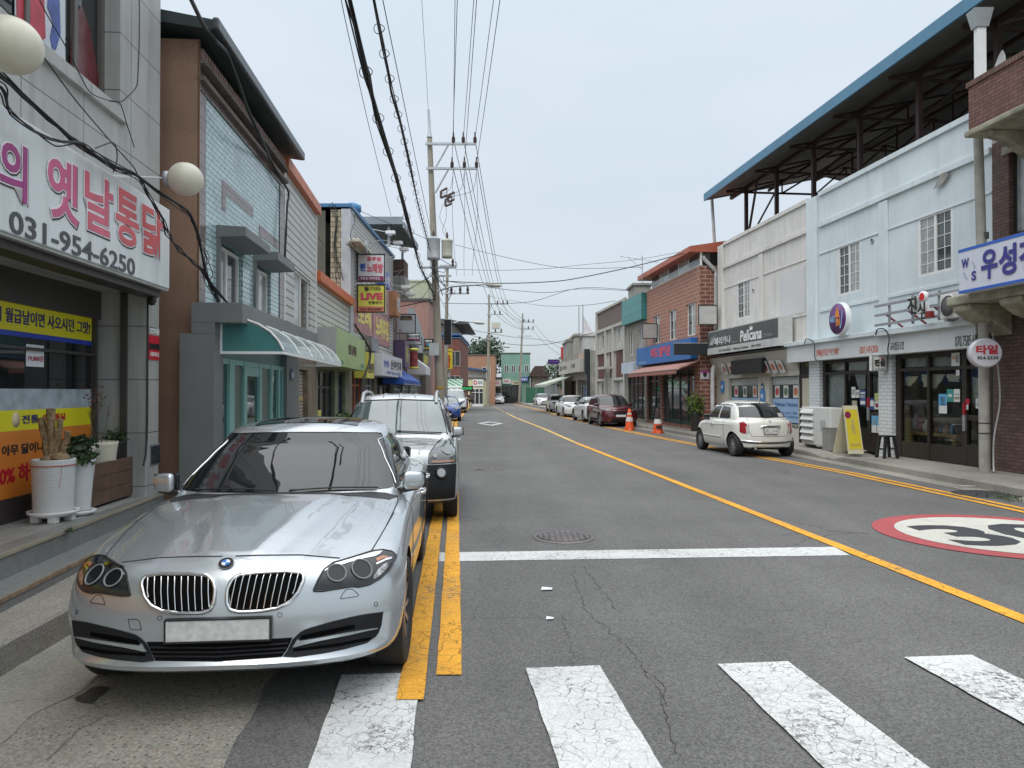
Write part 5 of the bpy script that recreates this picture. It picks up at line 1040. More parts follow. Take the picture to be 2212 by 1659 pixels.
# restaurant signboard
PS=[FR.px(*C2(x,y),.55)for x,y in((163,272),(618,188),(163,415),(630,368))]
a,c=PS[0][0],PS[1][0];zt=(PS[0][1]+PS[1][1])/2;zb=(PS[2][1]+PS[3][1])/2
s=thing('chicken_signboard','dark grey signboard with white Pelicana lettering over the restaurant','sign',FR,((a+c)/2,-.1,zb))
b=MB();b.box(a,c,-.55,-.101,zb,zt);b.build('panel',mat('sign_dark_grey',(.075,.083,.08),.4,var=.1,streak=.1),s);b=MB();b.box(a-.02,c+.02,-.56,-.1,zb-.0,zb+.26);b.box(a-.04,c+.05,-.53,-.1,zt+.001,zt+.04);b.box(c+.001,c+.05,-.55,-.1,zb,zt);b.build('frame',mat('sign_rim',(.50,.51,.50),.5,dirt=.2),s)
H_=zt-zb;
text('페리카나',a+(c-a)*.12,a+(c-a)*.38,zb+H_*.38,zb+H_*.72,WHI,s,-.56,bold=.015);text('Pelicana',a+(c-a)*.52,a+(c-a)*.81,zb+H_*.36,zb+H_*.80,WHI,s,-.56,bold=.025,shear=.12)
text('Chicken',a+(c-a)*.39,a+(c-a)*.48,zb+H_*.36,zb+H_*.46,flat('script_grey',(.3,.3,.3)),s,-.56,shear=.3);text('Chicken',a+(c-a)*.82,a+(c-a)*.94,zb+H_*.40,zb+H_*.54,flat('script_grey',(.3,.3,.3)),s,-.56,shear=.3)
text('031-954-9292    Pelicana Chicken    954-9292',a+(c-a)*.2,a+(c-a)*.8,zb+.07,zb+.15,BLI,s,-.566)
b=MB()
for k in range(3):x=a+(c-a)*(.035+.022*k);b.prism([(x,-.551,zb+H_*.45),(x+.05,-.551,zb+H_*.42),(x+.24+.04*k,-.551,zb+H_*(.8+.03*k)),(x+.12,-.551,zb+H_*.62)],(0,-.008,0))
b.build('feather_logo',WHI,s)
x=a+(c-a)*.655;b=MB();b.prism([(x,-.556,zt-H_*.25),(x+.2,-.556,zt-H_*.25),(x+.23,-.556,zt-H_*.1),(x+.15,-.556,zt-H_*.17),(x+.1,-.556,zt-H_*.06),(x+.05,-.556,zt-H_*.17),(x-.03,-.556,zt-H_*.1)],(0,-.006,0));b.build('crown_logo',WHI,s)
# black box sign at its left end, seen across the street
u0,u1,z0,z1=rc(FR,C2,-55,345,163,425,.55);s=thing('black_box_sign','plain black box sign sticking out left of the chicken signboard','sign',FR,(u0,-.3,z0));p0=FR.loc(a,-.3,0);q0=AtY(*C2(-55,345),p0.y+.1);fx=Front((q0.x,p0.y+.1),(p0.x,p0.y));bpy.data.objects.remove(s)
s=thing('black_box_sign','plain black box sign sticking out left of the chicken signboard','sign',fx,(0,0,q0.z));zt2=AtY(*C2(-55,345),p0.y).z;zb2_=AtY(*C2(-55,418),p0.y).z;b=MB();b.box(0,fx.L,0,.2,zb2_,zt2);b.build('panel',mat('box_black',(.012,.014,.018),.35,var=.1),s,.01);b=MB();b.box(-.01,fx.L,-.01,.21,zt2+.001,zt2+.03);b.build('top_trim',M['steel'],s)
# round art studio sign
c0=FR.px(*C2(1012,186),.5);r0=.55;r_=abs(FR.px(*C2(1012,80),.5)[1]-FR.px(*C2(1012,292),.5)[1])/2
s=thing('round_studio_sign','round purple sign reading ART IN J standing on the canopy ledge','sign',FR,(c0[0],-.4,c0[1]-r_))
b=MB();b.lathe([(.001,-.14),(r_*.97,-.14),(r_,-.12),(r_,.0),(.001,.0)],48,(c0[0],-.40,c0[1]),'y');b.build('rim',M['signwhite'],s,smooth=True);b=MB();b.lathe([(.001,-.146),(r_*.93,-.146),(r_*.93,-.14)],48,(c0[0],-.40,c0[1]),'y');b.build('face',mat('face_purple',(.11,.03,.16),.35,var=.1),s)
text('ART',c0[0]-r_*.82,c0[0]-r_*.12,c0[1]-.18*r_,c0[1]+.22*r_,flat('sky_ink',(.25,.45,.7)),s,-.552,bold=.02);text('IN',c0[0]-r_*.1,c0[0]+r_*.3,c0[1]-.45*r_,c0[1]+.05*r_,flat('orange_ink',(.75,.28,.03)),s,-.552,bold=.03);text('J',c0[0]+r_*.3,c0[0]+r_*.62,c0[1]-.6*r_,c0[1]+.45*r_,flat('sky_ink',(.25,.45,.7)),s,-.552,bold=.02,shear=.3)
b=MB();b.prism([(c0[0]-.12,-.548,c0[1]+.1*r_),(c0[0]+.12,-.548,c0[1]+.1*r_),(c0[0],-.548,c0[1]+r_*.75)],(0,-.006,0));b.build('pencil_tip',flat('orange_ink',(.75,.28,.03)),s)
# rail rack with the red dot lettering
s=thing('sign_rack','grey rail rack carrying the three-dimensional studio lettering on the ledge','sign rack',FR,(ux(1500),-.35,l2[1]))
GR_=mat('rail_grey',(.30,.31,.33),.5,.2)
x0,x1=ux(1250,.45),ux(1720,.45);b=MB()
for Yr in(105,165,228):z=FR.px(*C2(1260,Yr),.45)[1];b.box(x0,x1+.4,-.47,-.44,z-.03,z+.03)
b.build('rail',GR_,s)
for X in(1343,1495,1668):
 u=ux(X,.42);b=MB();b.box(u-.03,u+.03,-.435,-.40,l2[1],FR.px(*C2(X,20+(1495-X)*.12+(50 if X==1343 else 0)),.42)[1]);b.build('post',GR_,s)
for X in(1380,1530,1700):u=ux(X,.3);b=MB();b.tube([(u,-.10,l2[1]),(u-.25,-.4,l2[1]+.35)],.025,4);b.build('brace',flat('brace_red',(.20,.03,.03)),s)
s=thing('raised_lettering','white raised Korean letters with a red flower dot on the grey rack','sign',FR,(ux(1540,.55),-.48,zz(1540,190,.55)))
for ch,X0,Y0,X1,Y1 in(('지',1455,50,1515,130),('ㄴ',1480,95,1515,155),('시',1520,85,1570,150),('ㅁ',1545,145,1580,185)):
 u0,u1,z0,z1=rc(FR,C2,X0,Y0,X1,Y1,.6);text(ch,u0,u1,z0,z1,WHI,s,-.52,bold=.10,ext=.06);text(ch,u0,u1,z0,z1,BLI,s,-.60,bold=.035,ext=.01)
u,z=FR.px(*C2(1542,42),.6);b=MB();b.lathe([(.001,-.07),(.12,-.07),(.12,0)],24,(u,-.50,z),'y');b.build('dot_back',WHI,s);b=MB();b.lathe([(.001,-.075),(.085,-.075)],20,(u,-.50,z),'y');b.build('red_dot',flat('dot_red',(.6,.02,.02)),s);u0,u1,z0,z1=rc(FR,C2,1576,138,1604,176,.6);b=MB();b.box(u0,u1,-.62,-.50,z0,z1);b.build('maroon_seal',flat('seal_maroon',(.22,.02,.02)),s,.01)
# small square hanging sign between the two shops
u0,u1,z0,z1=rc(FR,C2,1232,424,1320,522,.45);s=hang('square white studio hanging sign with black script and red dot',C2,1232,424,1322,522,FR.loc(u0,-.35,0).y,PA,[('진심',.1,.85,.3,.75,BLI,.05),('070-7585-6827',.15,.85,.08,.14,BLI),('●',.62,.76,.7,.84,flat('dot_red',(.6,.02,.02)))],frame=M['steel'])
# outdoor unit up on the ledge and down by the restaurant
def acunit(fr,u0,u1,z0,z1,y0,y1,label,m,fan=None,fx=.35):
 q=thing('air_conditioner',label,'air conditioner',fr,((u0+u1)/2,(y0+y1)/2,z0));b=MB();b.box(u0,u1,y0,y1,z0,z1);b.build('casing',m,q,.02)
 r_=min((z1-z0)*.42,(u1-u0)*.3);cu=u0+(u1-u0)*fx;cz=(z0+z1)/2
 b=MB();b.lathe([(.001,-.004),(r_*.2,-.006),(r_,-.006),(r_,.001)],24,(cu,y0-.001,cz),'y');b.build('fan_grille',mat('grille_grey',(.16,.165,.16),.6,pat=('stack',.018,5,.006,(.05,.05,.05),.1)),q)
 b=MB();b.lathe([(r_,-.012),(r_*1.08,-.012),(r_*1.08,.001)],24,(cu,y0-.001,cz),'y');b.build('grille_ring',m,q)
 for x in(u0+.1,u1-.18):b=MB();b.box(x,x+.08,y0+.02,y1-.02,z0-.05,z0-.001);b.build('foot',M['steel'],q)
 return q
ACW=mat('ac_white',(.60,.61,.59),.45,var=.04,dirt=.15)
u0=ux(1705,.5);u1=ux(1870,.5);z1=zz(1705,32,.5);z0=zz(1715,190,.5);acunit(FR,u0,u1,z0,z1,-.62,-.30,'white air conditioner unit on the ledge beside the blue lettered sign',ACW)
# grey shutter-like unit at ground
u0=ux(770,.75);u1=ux(958,.75);z1=FR.px(*C2(800,822),.75)[1];z0=FR.px(*C2(800,985),.75)[1]
q=thing('air_conditioner','big cream double air conditioner unit on the pavement between the shops','air conditioner',FR,(u0,-.75,GZ));b=MB();b.box(u0,u1,-.75,-.40,GZ+.1,GZ+1.15);b.build('casing',ACW,q,.02)
for k in range(5):
 b=MB();z=GZ+.22+k*.185;b.prism([(u0+.03,-.755,z+.14),(u0+.03,-.83,z+.02),(u0+.03,-.82,z),(u0+.03,-.752,z)],((u1-u0)*.42,0,0));b.build('louvre',ACW,q)
for x in(u0+.1,u1-.2):b=MB();b.box(x,x+.1,-.72,-.42,GZ,GZ+.099);b.build('foot',M['concrete'],q)
b=MB();b.box(u0+(u1-u0)*.66,u0+(u1-u0)*.84,-.757,-.751,GZ+.5,GZ+.8);b.build('valve_cover',mat('cover_grey',(.4,.4,.4),.5),q)
def gbox(nm,label,X,Y,w,d,h,m,cat,lid=None,yaw=0):
 p=G(*C2(X,Y),GZ);q=thing(nm,label,cat,at=p,rz=FR.rz+yaw);b=MB();e=.02
 b.box(0,w,0,e,0,h);b.box(0,w,d-e,d,0,h);b.box(0,e,e,d-e,0,h);b.box(w-e,w,e,d-e,0,h);b.box(e,w-e,e,d-e,0,.03);b.build('body',m,q,.004)
 b=MB();b.box(-.01,w+.01,-.01,e+.005,h,h+.02);b.box(-.01,w+.01,d-e,d+.01,h,h+.02);b.box(-.01,e,e+.006,d-e-.001,h,h+.02);b.box(w-e,w+.01,e+.006,d-e-.001,h,h+.02);b.build('rim',m,q);return q
gbox('grey_crate','dark grey open crate on the pavement by the big cooling unit',905,1035,.42,.3,.60,mat('crate_grey',(.25,.25,.24),.7,dirt=.4),'crate');gbox('plastic_basket','bluish plastic basket between crate and yellow board',968,1010,.40,.3,.48,mat('basket_blue',(.30,.34,.38),.6),'basket')
p=G(*C2(1015,1022),GZ);q=thing('white_kettle','small white kettle on the pavement behind the yellow board','kettle',at=p);b=MB();b.lathe([(.001,.0),(.09,.0),(.1,.1),(.05,.17),(.001,.18)],16);b.build('body',M['white'],q);b=MB();b.tube([(-.07,0,.13),(-.06,0,.22),(.06,0,.22),(.07,0,.13)],.008);b.build('handle',M['white'],q)
p=G(*C2(1010,1040),GZ);q=thing('floor_slab','thin concrete slab under the things beside the yellow board','slab',at=p,rz=FR.rz);b=MB();b.box(-.3,.5,0,.5,.003,.05);b.build('body',M['concrete'],q,.01)
# folding advertising board
p=G(*C2(1075,1062),GZ);p2=G(*C2(1175,1060),GZ);f=Front(p.xy,p2.xy);q=thing('advertising_board','yellow folding advertising board standing on the pavement','sandwich board',f,(0,0,GZ));H0=1.22;L_=f.L
b=MB();b.prism([(0,0,GZ),(L_,0,GZ),(L_*.96,.22,GZ+H0),(L_*.04,.22,GZ+H0)],(0,.02,0));b.build('front_panel',flat('board_cream',(.62,.58,.42)),q);b=MB();b.prism([(0,.60,GZ),(L_,.60,GZ),(L_*.96,.25,GZ+H0),(L_*.04,.25,GZ+H0)],(0,.02,0));b.build('rear_panel',flat('board_cream',(.62,.58,.42)),q)
def slope(z):return .22*(z-GZ)/H0
b=MB();b.add([(L_*.08,slope(GZ+.12)-.006,GZ+.12),(L_*.92,slope(GZ+.12)-.006,GZ+.12),(L_*.90,slope(GZ+1.12)-.006,GZ+1.12),(L_*.10,slope(GZ+1.12)-.006,GZ+1.12)],[(0,1,2,3)]);b.build('yellow_poster',mat('board_yellow',(.68,.55,.03),.5,var=.05),q)
mt=Matrix.Translation((0,-.010,GZ))@Matrix.Rotation(-math.atan(.22/H0),4,'X');
text('아트\n클래스\n모집',L_*.35,L_*.65,.5,.9,flat('board_ink',(.5,.42,.2)),q,0,bold=.03,mat4=mt);text('문화예술 창작공간',L_*.2,L_*.8,.2,.27,flat('board_ink',(.5,.42,.2)),q,0,mat4=mt)
b=MB();b.lathe([(.001,0),(.09,0)],20,(L_*.25,0,1.0),'y');b.v=[mt@v for v in b.v];b.build('round_logo',PM,q)
# black plastic stool
p=G(*C2(1345,1092),GZ);q=thing('plastic_stool','black plastic stool in front of the white brick pier','stool',at=(p.x,p.y+.15,GZ),rz=FR.rz);b=MB();b.box(-.15,.15,-.15,.15,.50,.54);b.build('seat',M['black'],q,.01)
for sx in(-1,1):
 for sy in(-1,1):b=MB();b.prism([(sx*.19,sy*.19,0),(sx*.19-sx*.07,sy*.19,0),(sx*.13-sx*.05,sy*.13,.5),(sx*.14,sy*.13,.5)],(0,-sy*.05,0));b.build('leg',M['black'],q)
b=MB();b.box(-.13,.13,-.165,-.15,.2,.24);b.box(-.13,.13,.15,.165,.2,.24);b.build('brace',M['black'],q)
# drain pipes and downpipes of the painted building
for u,w_,zt,zb,nm in((-.12,.02,zp,.3,'far'),):
 pass
o=[AtY(*C1(158,1062),30.2),AtY(*C1(160,1100),30.1),AtY(*C1(185,1500),29.6),AtY(*C1(200,1659),29.3)]
wire('downpipe','long slanting white downpipe from the roof corner at the far end',o,.07,m=mat('pvc_grey',(.42,.43,.43),.5),cat='pipe',seg=3)
o=[AtY(*B5(850,240),29.0),AtY(*B5(870,270),29),AtY(*B5(940,345),29.0),AtY(*B5(942,380),29),AtY(*B5(940,750),29)]
wire('downpipe','elbowed grey downpipe on the brick block corner',o,.09,m=mat('pvc_grey',(.42,.43,.43),.5),cat='pipe',seg=3)
o=[AtY(*B5(935,1000),28.6),AtY(*B5(920,1050),28.6),AtY(*B5(918,1310),28.6)];wire('downpipe','white downpipe running to the ground between brick block and restaurant',o,.09,m=mat('pvc_white',(.5,.5,.49),.5,dirt=.3),cat='pipe',seg=3)
# --- blue roof canopy on posts
YN,YF=10.5,30.0
def rx(Y):return 11.15-.1*Y
RF=Front((rx(YF),YF),(rx(YN),YN));LF_=RF.L
t=thing('roof_canopy','huge blue edged metal roof canopy on dark trusses above the painted building','canopy',RF,(0,0,7.5))
ze,zr=9.72,10.85;yr_=5.2
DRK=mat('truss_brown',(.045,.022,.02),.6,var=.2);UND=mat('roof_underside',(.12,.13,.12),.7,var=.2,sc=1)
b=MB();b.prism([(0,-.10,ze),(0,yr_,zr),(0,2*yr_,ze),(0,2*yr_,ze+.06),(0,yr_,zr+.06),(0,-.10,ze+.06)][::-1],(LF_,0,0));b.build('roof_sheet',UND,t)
b=MB();b.box(-.03,LF_,-.16,-.101,ze-.06,ze+.24);b.prism([(-.035,-.10,ze-.04),(-.035,yr_,zr-.04),(-.035,yr_,zr+.2),(-.035,-.10,ze+.2)][::-1],(.03,0,0));b.prism([(-.035,yr_,zr-.04),(-.035,2*yr_,ze-.04),(-.035,2*yr_,ze+.2),(-.035,yr_,zr+.2)][::-1],(.03,0,0));b.build('fascia',mat('fascia_blue',(.075,.21,.33),.45,var=.12,sc=.8,streak=.15),t)
b=MB();b.box(0,LF_,.95,1.07,ze+.02,ze+.16);b.box(0,LF_,4.6,4.7,zr-.28,zr-.18);b.box(0,LF_,2.6,2.68,ze+.40,ze+.50);b.build('purlin',DRK,t)
us=[2.6*k+1.5 for k in range(8)]
for k,u in enumerate(us):
 if u>LF_:break
 b=MB();b.box(u-.06,u+.06,.95,1.07,6.9,ze+.019);b.build('post',DRK,t)
 b=MB();b.box(u-.05,u+.05,9.2,9.3,6.9,ze+.019);b.build('post',DRK,t)
 b=MB();e=.035
 b.box(u-e,u+e,.2,10,ze-.12,ze-.05)
 for y0,z0,y1,z1 in((.2,ze-.05,yr_,zr-.08),(yr_,zr-.08,10,ze-.05),(1,ze-.08,2.5,ze+.38),(2.5,ze-.08,2.5,ze+.38),(2.5,ze-.08,3.9,zr-.35),(3.9,ze-.08,3.9,zr-.35),(3.9,ze-.08,yr_,zr-.1),(yr_,ze-.08,yr_,zr-.1),(yr_,ze-.08,6.5,zr-.35),(6.5,ze-.08,7.9,ze+.38)):b.tube([(u,y0,z0),(u,y1,z1)],.035,4)
 b.build('truss',DRK,t)
b=MB();b.tube([(us[0],1,7.4),(us[0]+1.0,1,ze)],.05,4);b.tube([(us[0],1,7.5),(us[1],1,9.0)],.04,4);b.build('brace',DRK,t)
for k in(2,4):b=MB();b.tube([(us[k],1.0,8.6),(us[k],2.2,ze-.1)],.04,4);b.build('brace',DRK,t)
b=MB();b.quad((0,9.8,6.9),(LF_,9.8,6.9),(LF_,9.8,8.6),(0,9.8,8.6));b.build('rear_parapet',mat('rear_parapet',(.14,.10,.08),.9,var=.2),t)
# white square downpipe with a hopper near the brick balcony
p=AtY(*C1(1605,85),14.3);q=thing('downpipe','white square downpipe with grey hopper beside the brick balcony','pipe',at=(p.x,p.y,6.9));b=MB();zq=AtY(*C1(1610,405),14.3).z-6.9;b.box(-.085,.085,-.06,.06,zq-.4,p.z-6.9-.2);b.build('pipe',M['white'],q);b=MB();h=p.z-6.9;b.add([(-.12,-.09,h-.25),(.12,-.09,h-.25),(.12,.09,h-.25),(-.12,.09,h-.25),(-.19,-.14,h+.1),(.19,-.14,h+.1),(.19,.14,h+.1),(-.19,.14,h+.1)],[(3,2,1,0),(4,5,6,7),(0,1,5,4),(1,2,6,5),(2,3,7,6),(3,0,4,7)]);b.build('hopper',M['steel'],q)
# --- brick corner building at the right edge
FB=Front((9.70,14.54),(10.33,8.5));LB=FB.L
t=thing('brick_corner_building','dark brick building with jutting brick balcony at the right edge','building',FB)
DBR=mat('dark_brick',(.13,.075,.06),.75,var=.35,sc=6,pat=('brick',.20,.072,.009,(.05,.045,.04),.45));RBR=mat('balcony_brick',(.17,.072,.055),.7,var=.4,sc=6,pat=('brick',.20,.072,.009,(.05,.045,.04),.5));MOS=mat('mossy_stone',(.30,.29,.22),.9,var=.35,sc=4,dirt=.6)
wx0=FB.u(C1(1770,0)[0]);wz0=FB.px(*C1(1780,1265))[1];wz1=FB.px(*C1(1780,820))[1]
b=MB();b.wall(0,LB,0,6.7,[(wx0,LB-.5,wz0,wz1),(1.0,LB-.4,.6,2.9)],.0,.25);b.build('wall',DBR,t);window(t,wx0,LB-.5,wz0,wz1,.1,fm=M['darkframe'],gm=M['curtain']);
b=MB();b.box(wx0-.15,LB,-.03,-.001,wz1,wz1+.16);b.build('lintel',MOS,t)
b=MB();b.box(1.0,LB-.4,.15,.2,.6,2.9);b.build('shop_window',M['darkglass'],t);b=MB();b.box(.95,LB,-.12,.0,.0,.58);b.build('tiled_base',mat('white_tile',(.52,.52,.50),.4,pat=('stack',.6,.6,.01,(.2,.2,.2),.05)),t)
# balcony box: brick parapet on a mossy concrete slab with scalloped brackets
bw=1.0;a_=FB.u(C1(1555,0)[0],bw)
zb0,zb1=6.72,7.55
b=MB();b.box(a_,LB,-bw,-bw+.2,zb0,zb1);b.box(a_,a_+.2,-bw+.201,0,zb0,zb1);b.build('balcony_parapet',RBR,t);b=MB();b.box(a_-.03,LB,-bw-.03,-bw+.22,zb1+.001,zb1+.10);b.box(a_-.03,a_+.22,-bw+.221,0,zb1+.001,zb1+.10);b.build('coping',mat('coping_brick',(.15,.085,.06),.8,var=.5,sc=12,pat=('stack',.075,.5,.01,(.05,.04,.035),.4)),t)
b=MB();b.box(a_-.06,LB,-bw-.06,0,zb0-.12,zb0-.001);b.build('balcony_slab',MOS,t,.03)
for k in range(4):
 x=a_+.25+k*1.15
 if x>LB:break
 b=MB();b.prism([(x,0,zb0-.121),(x,-bw+.05,zb0-.121),(x,-bw+.12,zb0-.22),(x,-bw+.45,zb0-.30),(x,-.35,zb0-.42),(x,-.1,zb0-.6),(x,0,zb0-.6)],(.22,0,0));b.build('bracket',MOS,t,.02)
zc0=3.45;b=MB();b.box(-.10,LB,-.95,0,zc0-.02,zc0+.16);b.build('lower_slab',MOS,t,.03)
for k in range(4):
 x=.0+k*1.2;b=MB();b.prism([(x,0,zc0-.021),(x,-.9,zc0-.021),(x,-.88,zc0-.14),(x,-.6,zc0-.32),(x,-.3,zc0-.42),(x,0,zc0-.62)],(.5,0,0));b.build('bracket',MOS,t,.03)
b=MB();b.quad((0,8,0),(0,0,0),(0,0,6.7),(0,8,6.7));b.build('side_wall',DBR,t)
b=MB();b.quad((0,-.0,6.71),(LB,0,6.71),(LB,8,6.71),(0,8,6.71));b.build('roof',FLATROOF,t)
# dish on the balcony
p=AtY(*C1(1770,285),13.6);q=thing('satellite_dish','white satellite dish tilted up on the brick balcony','satellite dish',at=(p.x+.3,p.y+.6,7.6));b=MB();b.lathe([(.001,0),(.15,.02),(.3,.08),(.38,.14)],24);b.v=[Matrix.Translation((0,0,.45))@Matrix.Rotation(R(-78),4,'Y')@Matrix.Rotation(R(-20),4,'X')@v for v in b.v];o=b.build('dish',M['white'],q);b=MB();b.tube([(0,0,-.85),(0,0,.4)],.02);b.build('mast',M['steel'],q)
# blue-edged signboard
s0=AtY(*C1(1490,1350),13.9);FS=Front((s0.x,13.9),(s0.x+.22,11.2));z0,z1=3.60,4.45
s=thing('electric_shop_sign','white signboard with big blue Korean lettering and blue edges at right','sign',FS,(1,0,z0));b=MB();b.box(0,FS.L,0,.22,z0,z1);b.build('panel',mat('sign_lilac',(.60,.63,.72),.4,var=.03),s,.01)
b=MB();b.box(-.003,FS.L,-.006,-.001,z1-.06,z1-.003);b.box(-.003,FS.L,-.006,-.001,z0+.003,z0+.055);b.build('blue_edge',flat('edge_blue',(.03,.12,.50)),s)
DB=flat('sign_indigo',(.045,.04,.24));k1=FS.u(C1(1620,0)[0]);k2=FS.u(C1(1708,0)[0]);k3=FS.u(C1(1715,0)[0]);k4=FS.u(C1(1812,0)[0])
text('우',k1,k2,z0+.17,z1-.14,DB,s,-.012,bold=.035);text('성',k3,k4,z0+.17,z1-.14,DB,s,-.012,bold=.035);text('전기',k4+.05,k4+1.2,z0+.17,z1-.14,DB,s,-.012,bold=.035)
text('W',FS.u(C1(1513,0)[0]),FS.u(C1(1553,0)[0]),z0+.47,z0+.65,DB,s,-.01,bold=.03);text('S',FS.u(C1(1567,0)[0]),FS.u(C1(1592,0)[0]),z0+.2,z0+.38,DB,s,-.01,bold=.03)
cx,cz=FS.u(C1(1555,0)[0]),z0+.42;b=MB();b.tube([(cx+.14*math.cos(a),-.008,cz+.17*math.sin(a))for a in[k*.15 for k in range(0,7)]],.006,4);b.tube([(cx+.14*math.cos(a),-.008,cz+.17*math.sin(a))for a in[3.3+k*.15 for k in range(0,8)]],.006,4);b.build('logo_arc',mat('arc_grey',(.15,.2,.28),.5),s)
# utility pole with round tile shop sign
pb=AtY(2127,1016,14.25);pb.z=GZ;q=thing('utility_pole','weathered grey steel pole with taped bands at the brick building corner','pole',at=(pb.x,pb.y,GZ));tp=AtY(2113,290,pb.y)
b=MB();b.tube([(0,0,0),(0,0,3),(tp.x-pb.x,0,tp.z-GZ)],[.10,.095,.085],16);b.build('shaft',mat('pole_grey',(.34,.33,.30),.7,var=.2,sc=4,dirt=.4,streak=.3),q)
for z in(2.05,4.6):b=MB();b.lathe([(.100,z),(.102,z+.12)],16);b.build('band',mat('tape_grey',(.10,.10,.10),.7),q)
for z in(.75,.95):b=MB();b.lathe([(.104,z),(.106,z+.02)],16);b.build('wire_band',M['cable'],q)
p=[pb+Vector((.13,-.05,2.75)),pb+Vector((.22,-.06,2.2)),pb+Vector((.27,-.06,1.4)),pb+Vector((.15,-.06,.7)),pb+Vector((.12,-.08,.2)),pb+Vector((.05,-.2,0.02))];wire('conduit','pale grey flexible conduit looping down the utility pole',p,.018,m=mat('conduit_grey',(.45,.46,.45),.5))
p=[AtY(*C2(1790,30),15.2),AtY(*C2(1860,120),14.5),AtY(*C2(1905,180),14.4),AtY(*C2(1960,180),14.2)]
cc=AtY(*C2(1956,408),pb.y-.25);rr=97*.45208*K/1560*cc.y
q=thing('round_tile_sign','round white sign with red tile shop lettering on the utility pole','sign',at=cc,rz=R(-14));b=MB();b.lathe([(.001,-.1),(rr*.90,-.1),(rr,-.05),(rr,.06),(rr*.93,.1),(.001,.1)],48,(0,0,0),'y');b.build('face',mat('tile_sign_white',(.62,.62,.68),.35,var=.03),q,smooth=True)
b=MB();b.lathe([(rr*1.005,-.01),(rr*1.005,.03)],48,(0,0,0),'y');b.build('rim',M['steel'],q)
text('타일',-rr*.62,rr*.66,-.10*rr,rr*.52,flat('tile_red',(.52,.02,.04)),q,-.105,bold=.04);text('954-5530',-rr*.55,rr*.68,-rr*.45,-rr*.22,BLI,q,-.105,bold=.02)
b=MB();b.box(rr*.2,rr*.5,.1,.3,-.03,.03);b.build('bracket',M['steel'],q)
# wires around it
w_=[AtY(*C2(2010,-140),14.6),AtY(*C2(1950,50),14.2),AtY(*C2(1900,110),14.1),AtY(*C2(1925,160),14.1),AtY(*C2(2010,210),14.0)];wire('slack_wire','black wire loop hanging under the lower concrete slab',w_,.012)
for pts,lb in(([(790,350),(800,318),(835,325),(855,360),(858,440),(890,470)],'left'),([(1250,290),(1262,255),(1310,255),(1338,310),(1330,390),(1345,442),(1365,430)],'right')):
 wire('cable',lb+' black cable hooking over the shop canopy ledge',[FR.loc(*(lambda uz:(uz[0],-.44,uz[1]))(FR.px(*C2(*p_),.44)))for p_ in pts],.015)
b=MB();b.prism([(-.3,-.12,0),(.35,-.1,0),(.25,.12,0),(-.25,.1,0)],(0,0,.07));p=G(*C2(1840,1280));b.v=[v*.5+Vector((p.x,p.y,0))for v in b.v];setp(b.build('loose_stone',M['concrete']),'loose pale stone lying at the right kerb','stone')
# chimney-like black pipe outlet at pole foot
p=G(*C2(1925,1145),GZ);b=MB();b.tube([(p.x,p.y-.12,GZ+.07),(p.x+.25,p.y+.25,GZ+.09)],.06,12);setp(b.build('drain_outlet',M['black']),'black drain outlet at the foot of the utility pole','pipe')
# ---------------- right side, farther buildings ----------------
FQ=Front((6.82,36.5),(7.55,29.0));LQ=FQ.L
t=thing('patterned_brick_building','orange patterned brick building with a glazed attic under an orange eave','building',FQ)
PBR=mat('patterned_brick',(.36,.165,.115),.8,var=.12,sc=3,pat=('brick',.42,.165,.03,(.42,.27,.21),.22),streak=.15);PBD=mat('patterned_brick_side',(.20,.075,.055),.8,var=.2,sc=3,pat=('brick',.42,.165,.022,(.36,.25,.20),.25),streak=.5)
ws=[rc(FQ,B5,a,c,d,e_)for a,c,d,e_ in((508,672,552,800),(615,630,665,790),(738,590,800,765))]
WZ0,WZ1=4.05,5.4
b=MB();b.wall(0,LQ,3.0,6.8,[(w[0],w[1],WZ0,WZ1)for w in ws],0,.15);b.build('wall',PBR,t)
for w in ws:window(t,w[0],w[1],WZ0,WZ1,.05,grid=(1,3),curt=(0,1))
for w in ws:b=MB();b.box(w[0]-.15,w[1]+.15,-.06,-.001,WZ0-.16,WZ0-.02);b.build('window_sill',PBR,t)
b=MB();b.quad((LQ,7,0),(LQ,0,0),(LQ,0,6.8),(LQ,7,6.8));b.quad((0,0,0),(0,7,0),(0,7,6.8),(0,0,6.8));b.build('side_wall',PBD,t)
a1_=FQ.u(B5(495,0)[0]);a2_=FQ.u(B5(832,0)[0]);b=MB();b.box(a1_,a2_,.02,.1,6.8,7.42);b.build('attic_frame',M['whiteframe'],t)
for k in range(5):u=a1_+(a2_-a1_)*k/5;b=MB();b.box(u+.06,u+(a2_-a1_)/5-.06,.01,.019,6.86,7.36);b.build('attic_window',[M['glass'],M['curtain']][k%2],t)
b=MB();b.prism([(a1_-.9,-.45,7.33),(a1_-.9,-.45,7.55),(a1_-.9,1.4,7.85),(a1_-.9,3.2,7.5),(a1_-.9,3.2,7.33)],(a2_-a1_+1.0,0,0));b.build('attic_roof',mat('roof_orange',(.42,.12,.07),.5,var=.12,dirt=.2),t)
b=MB();b.box(a2_-.05,LQ-.05,.1,3,6.81,7.3);b.build('attic_side',M['darkglass'],t);b=MB();b.quad((0,.1,6.8),(LQ,.1,6.8),(LQ,7,6.8),(0,7,6.8));b.build('roof',FLATROOF,t)
b=MB();b.wall(0,LQ,0,3.0,[(.1,2.2,.3,2.7),(2.6,6.9,.3,2.7)],-.01,.3);b.build('shop_wall',PBD,t)
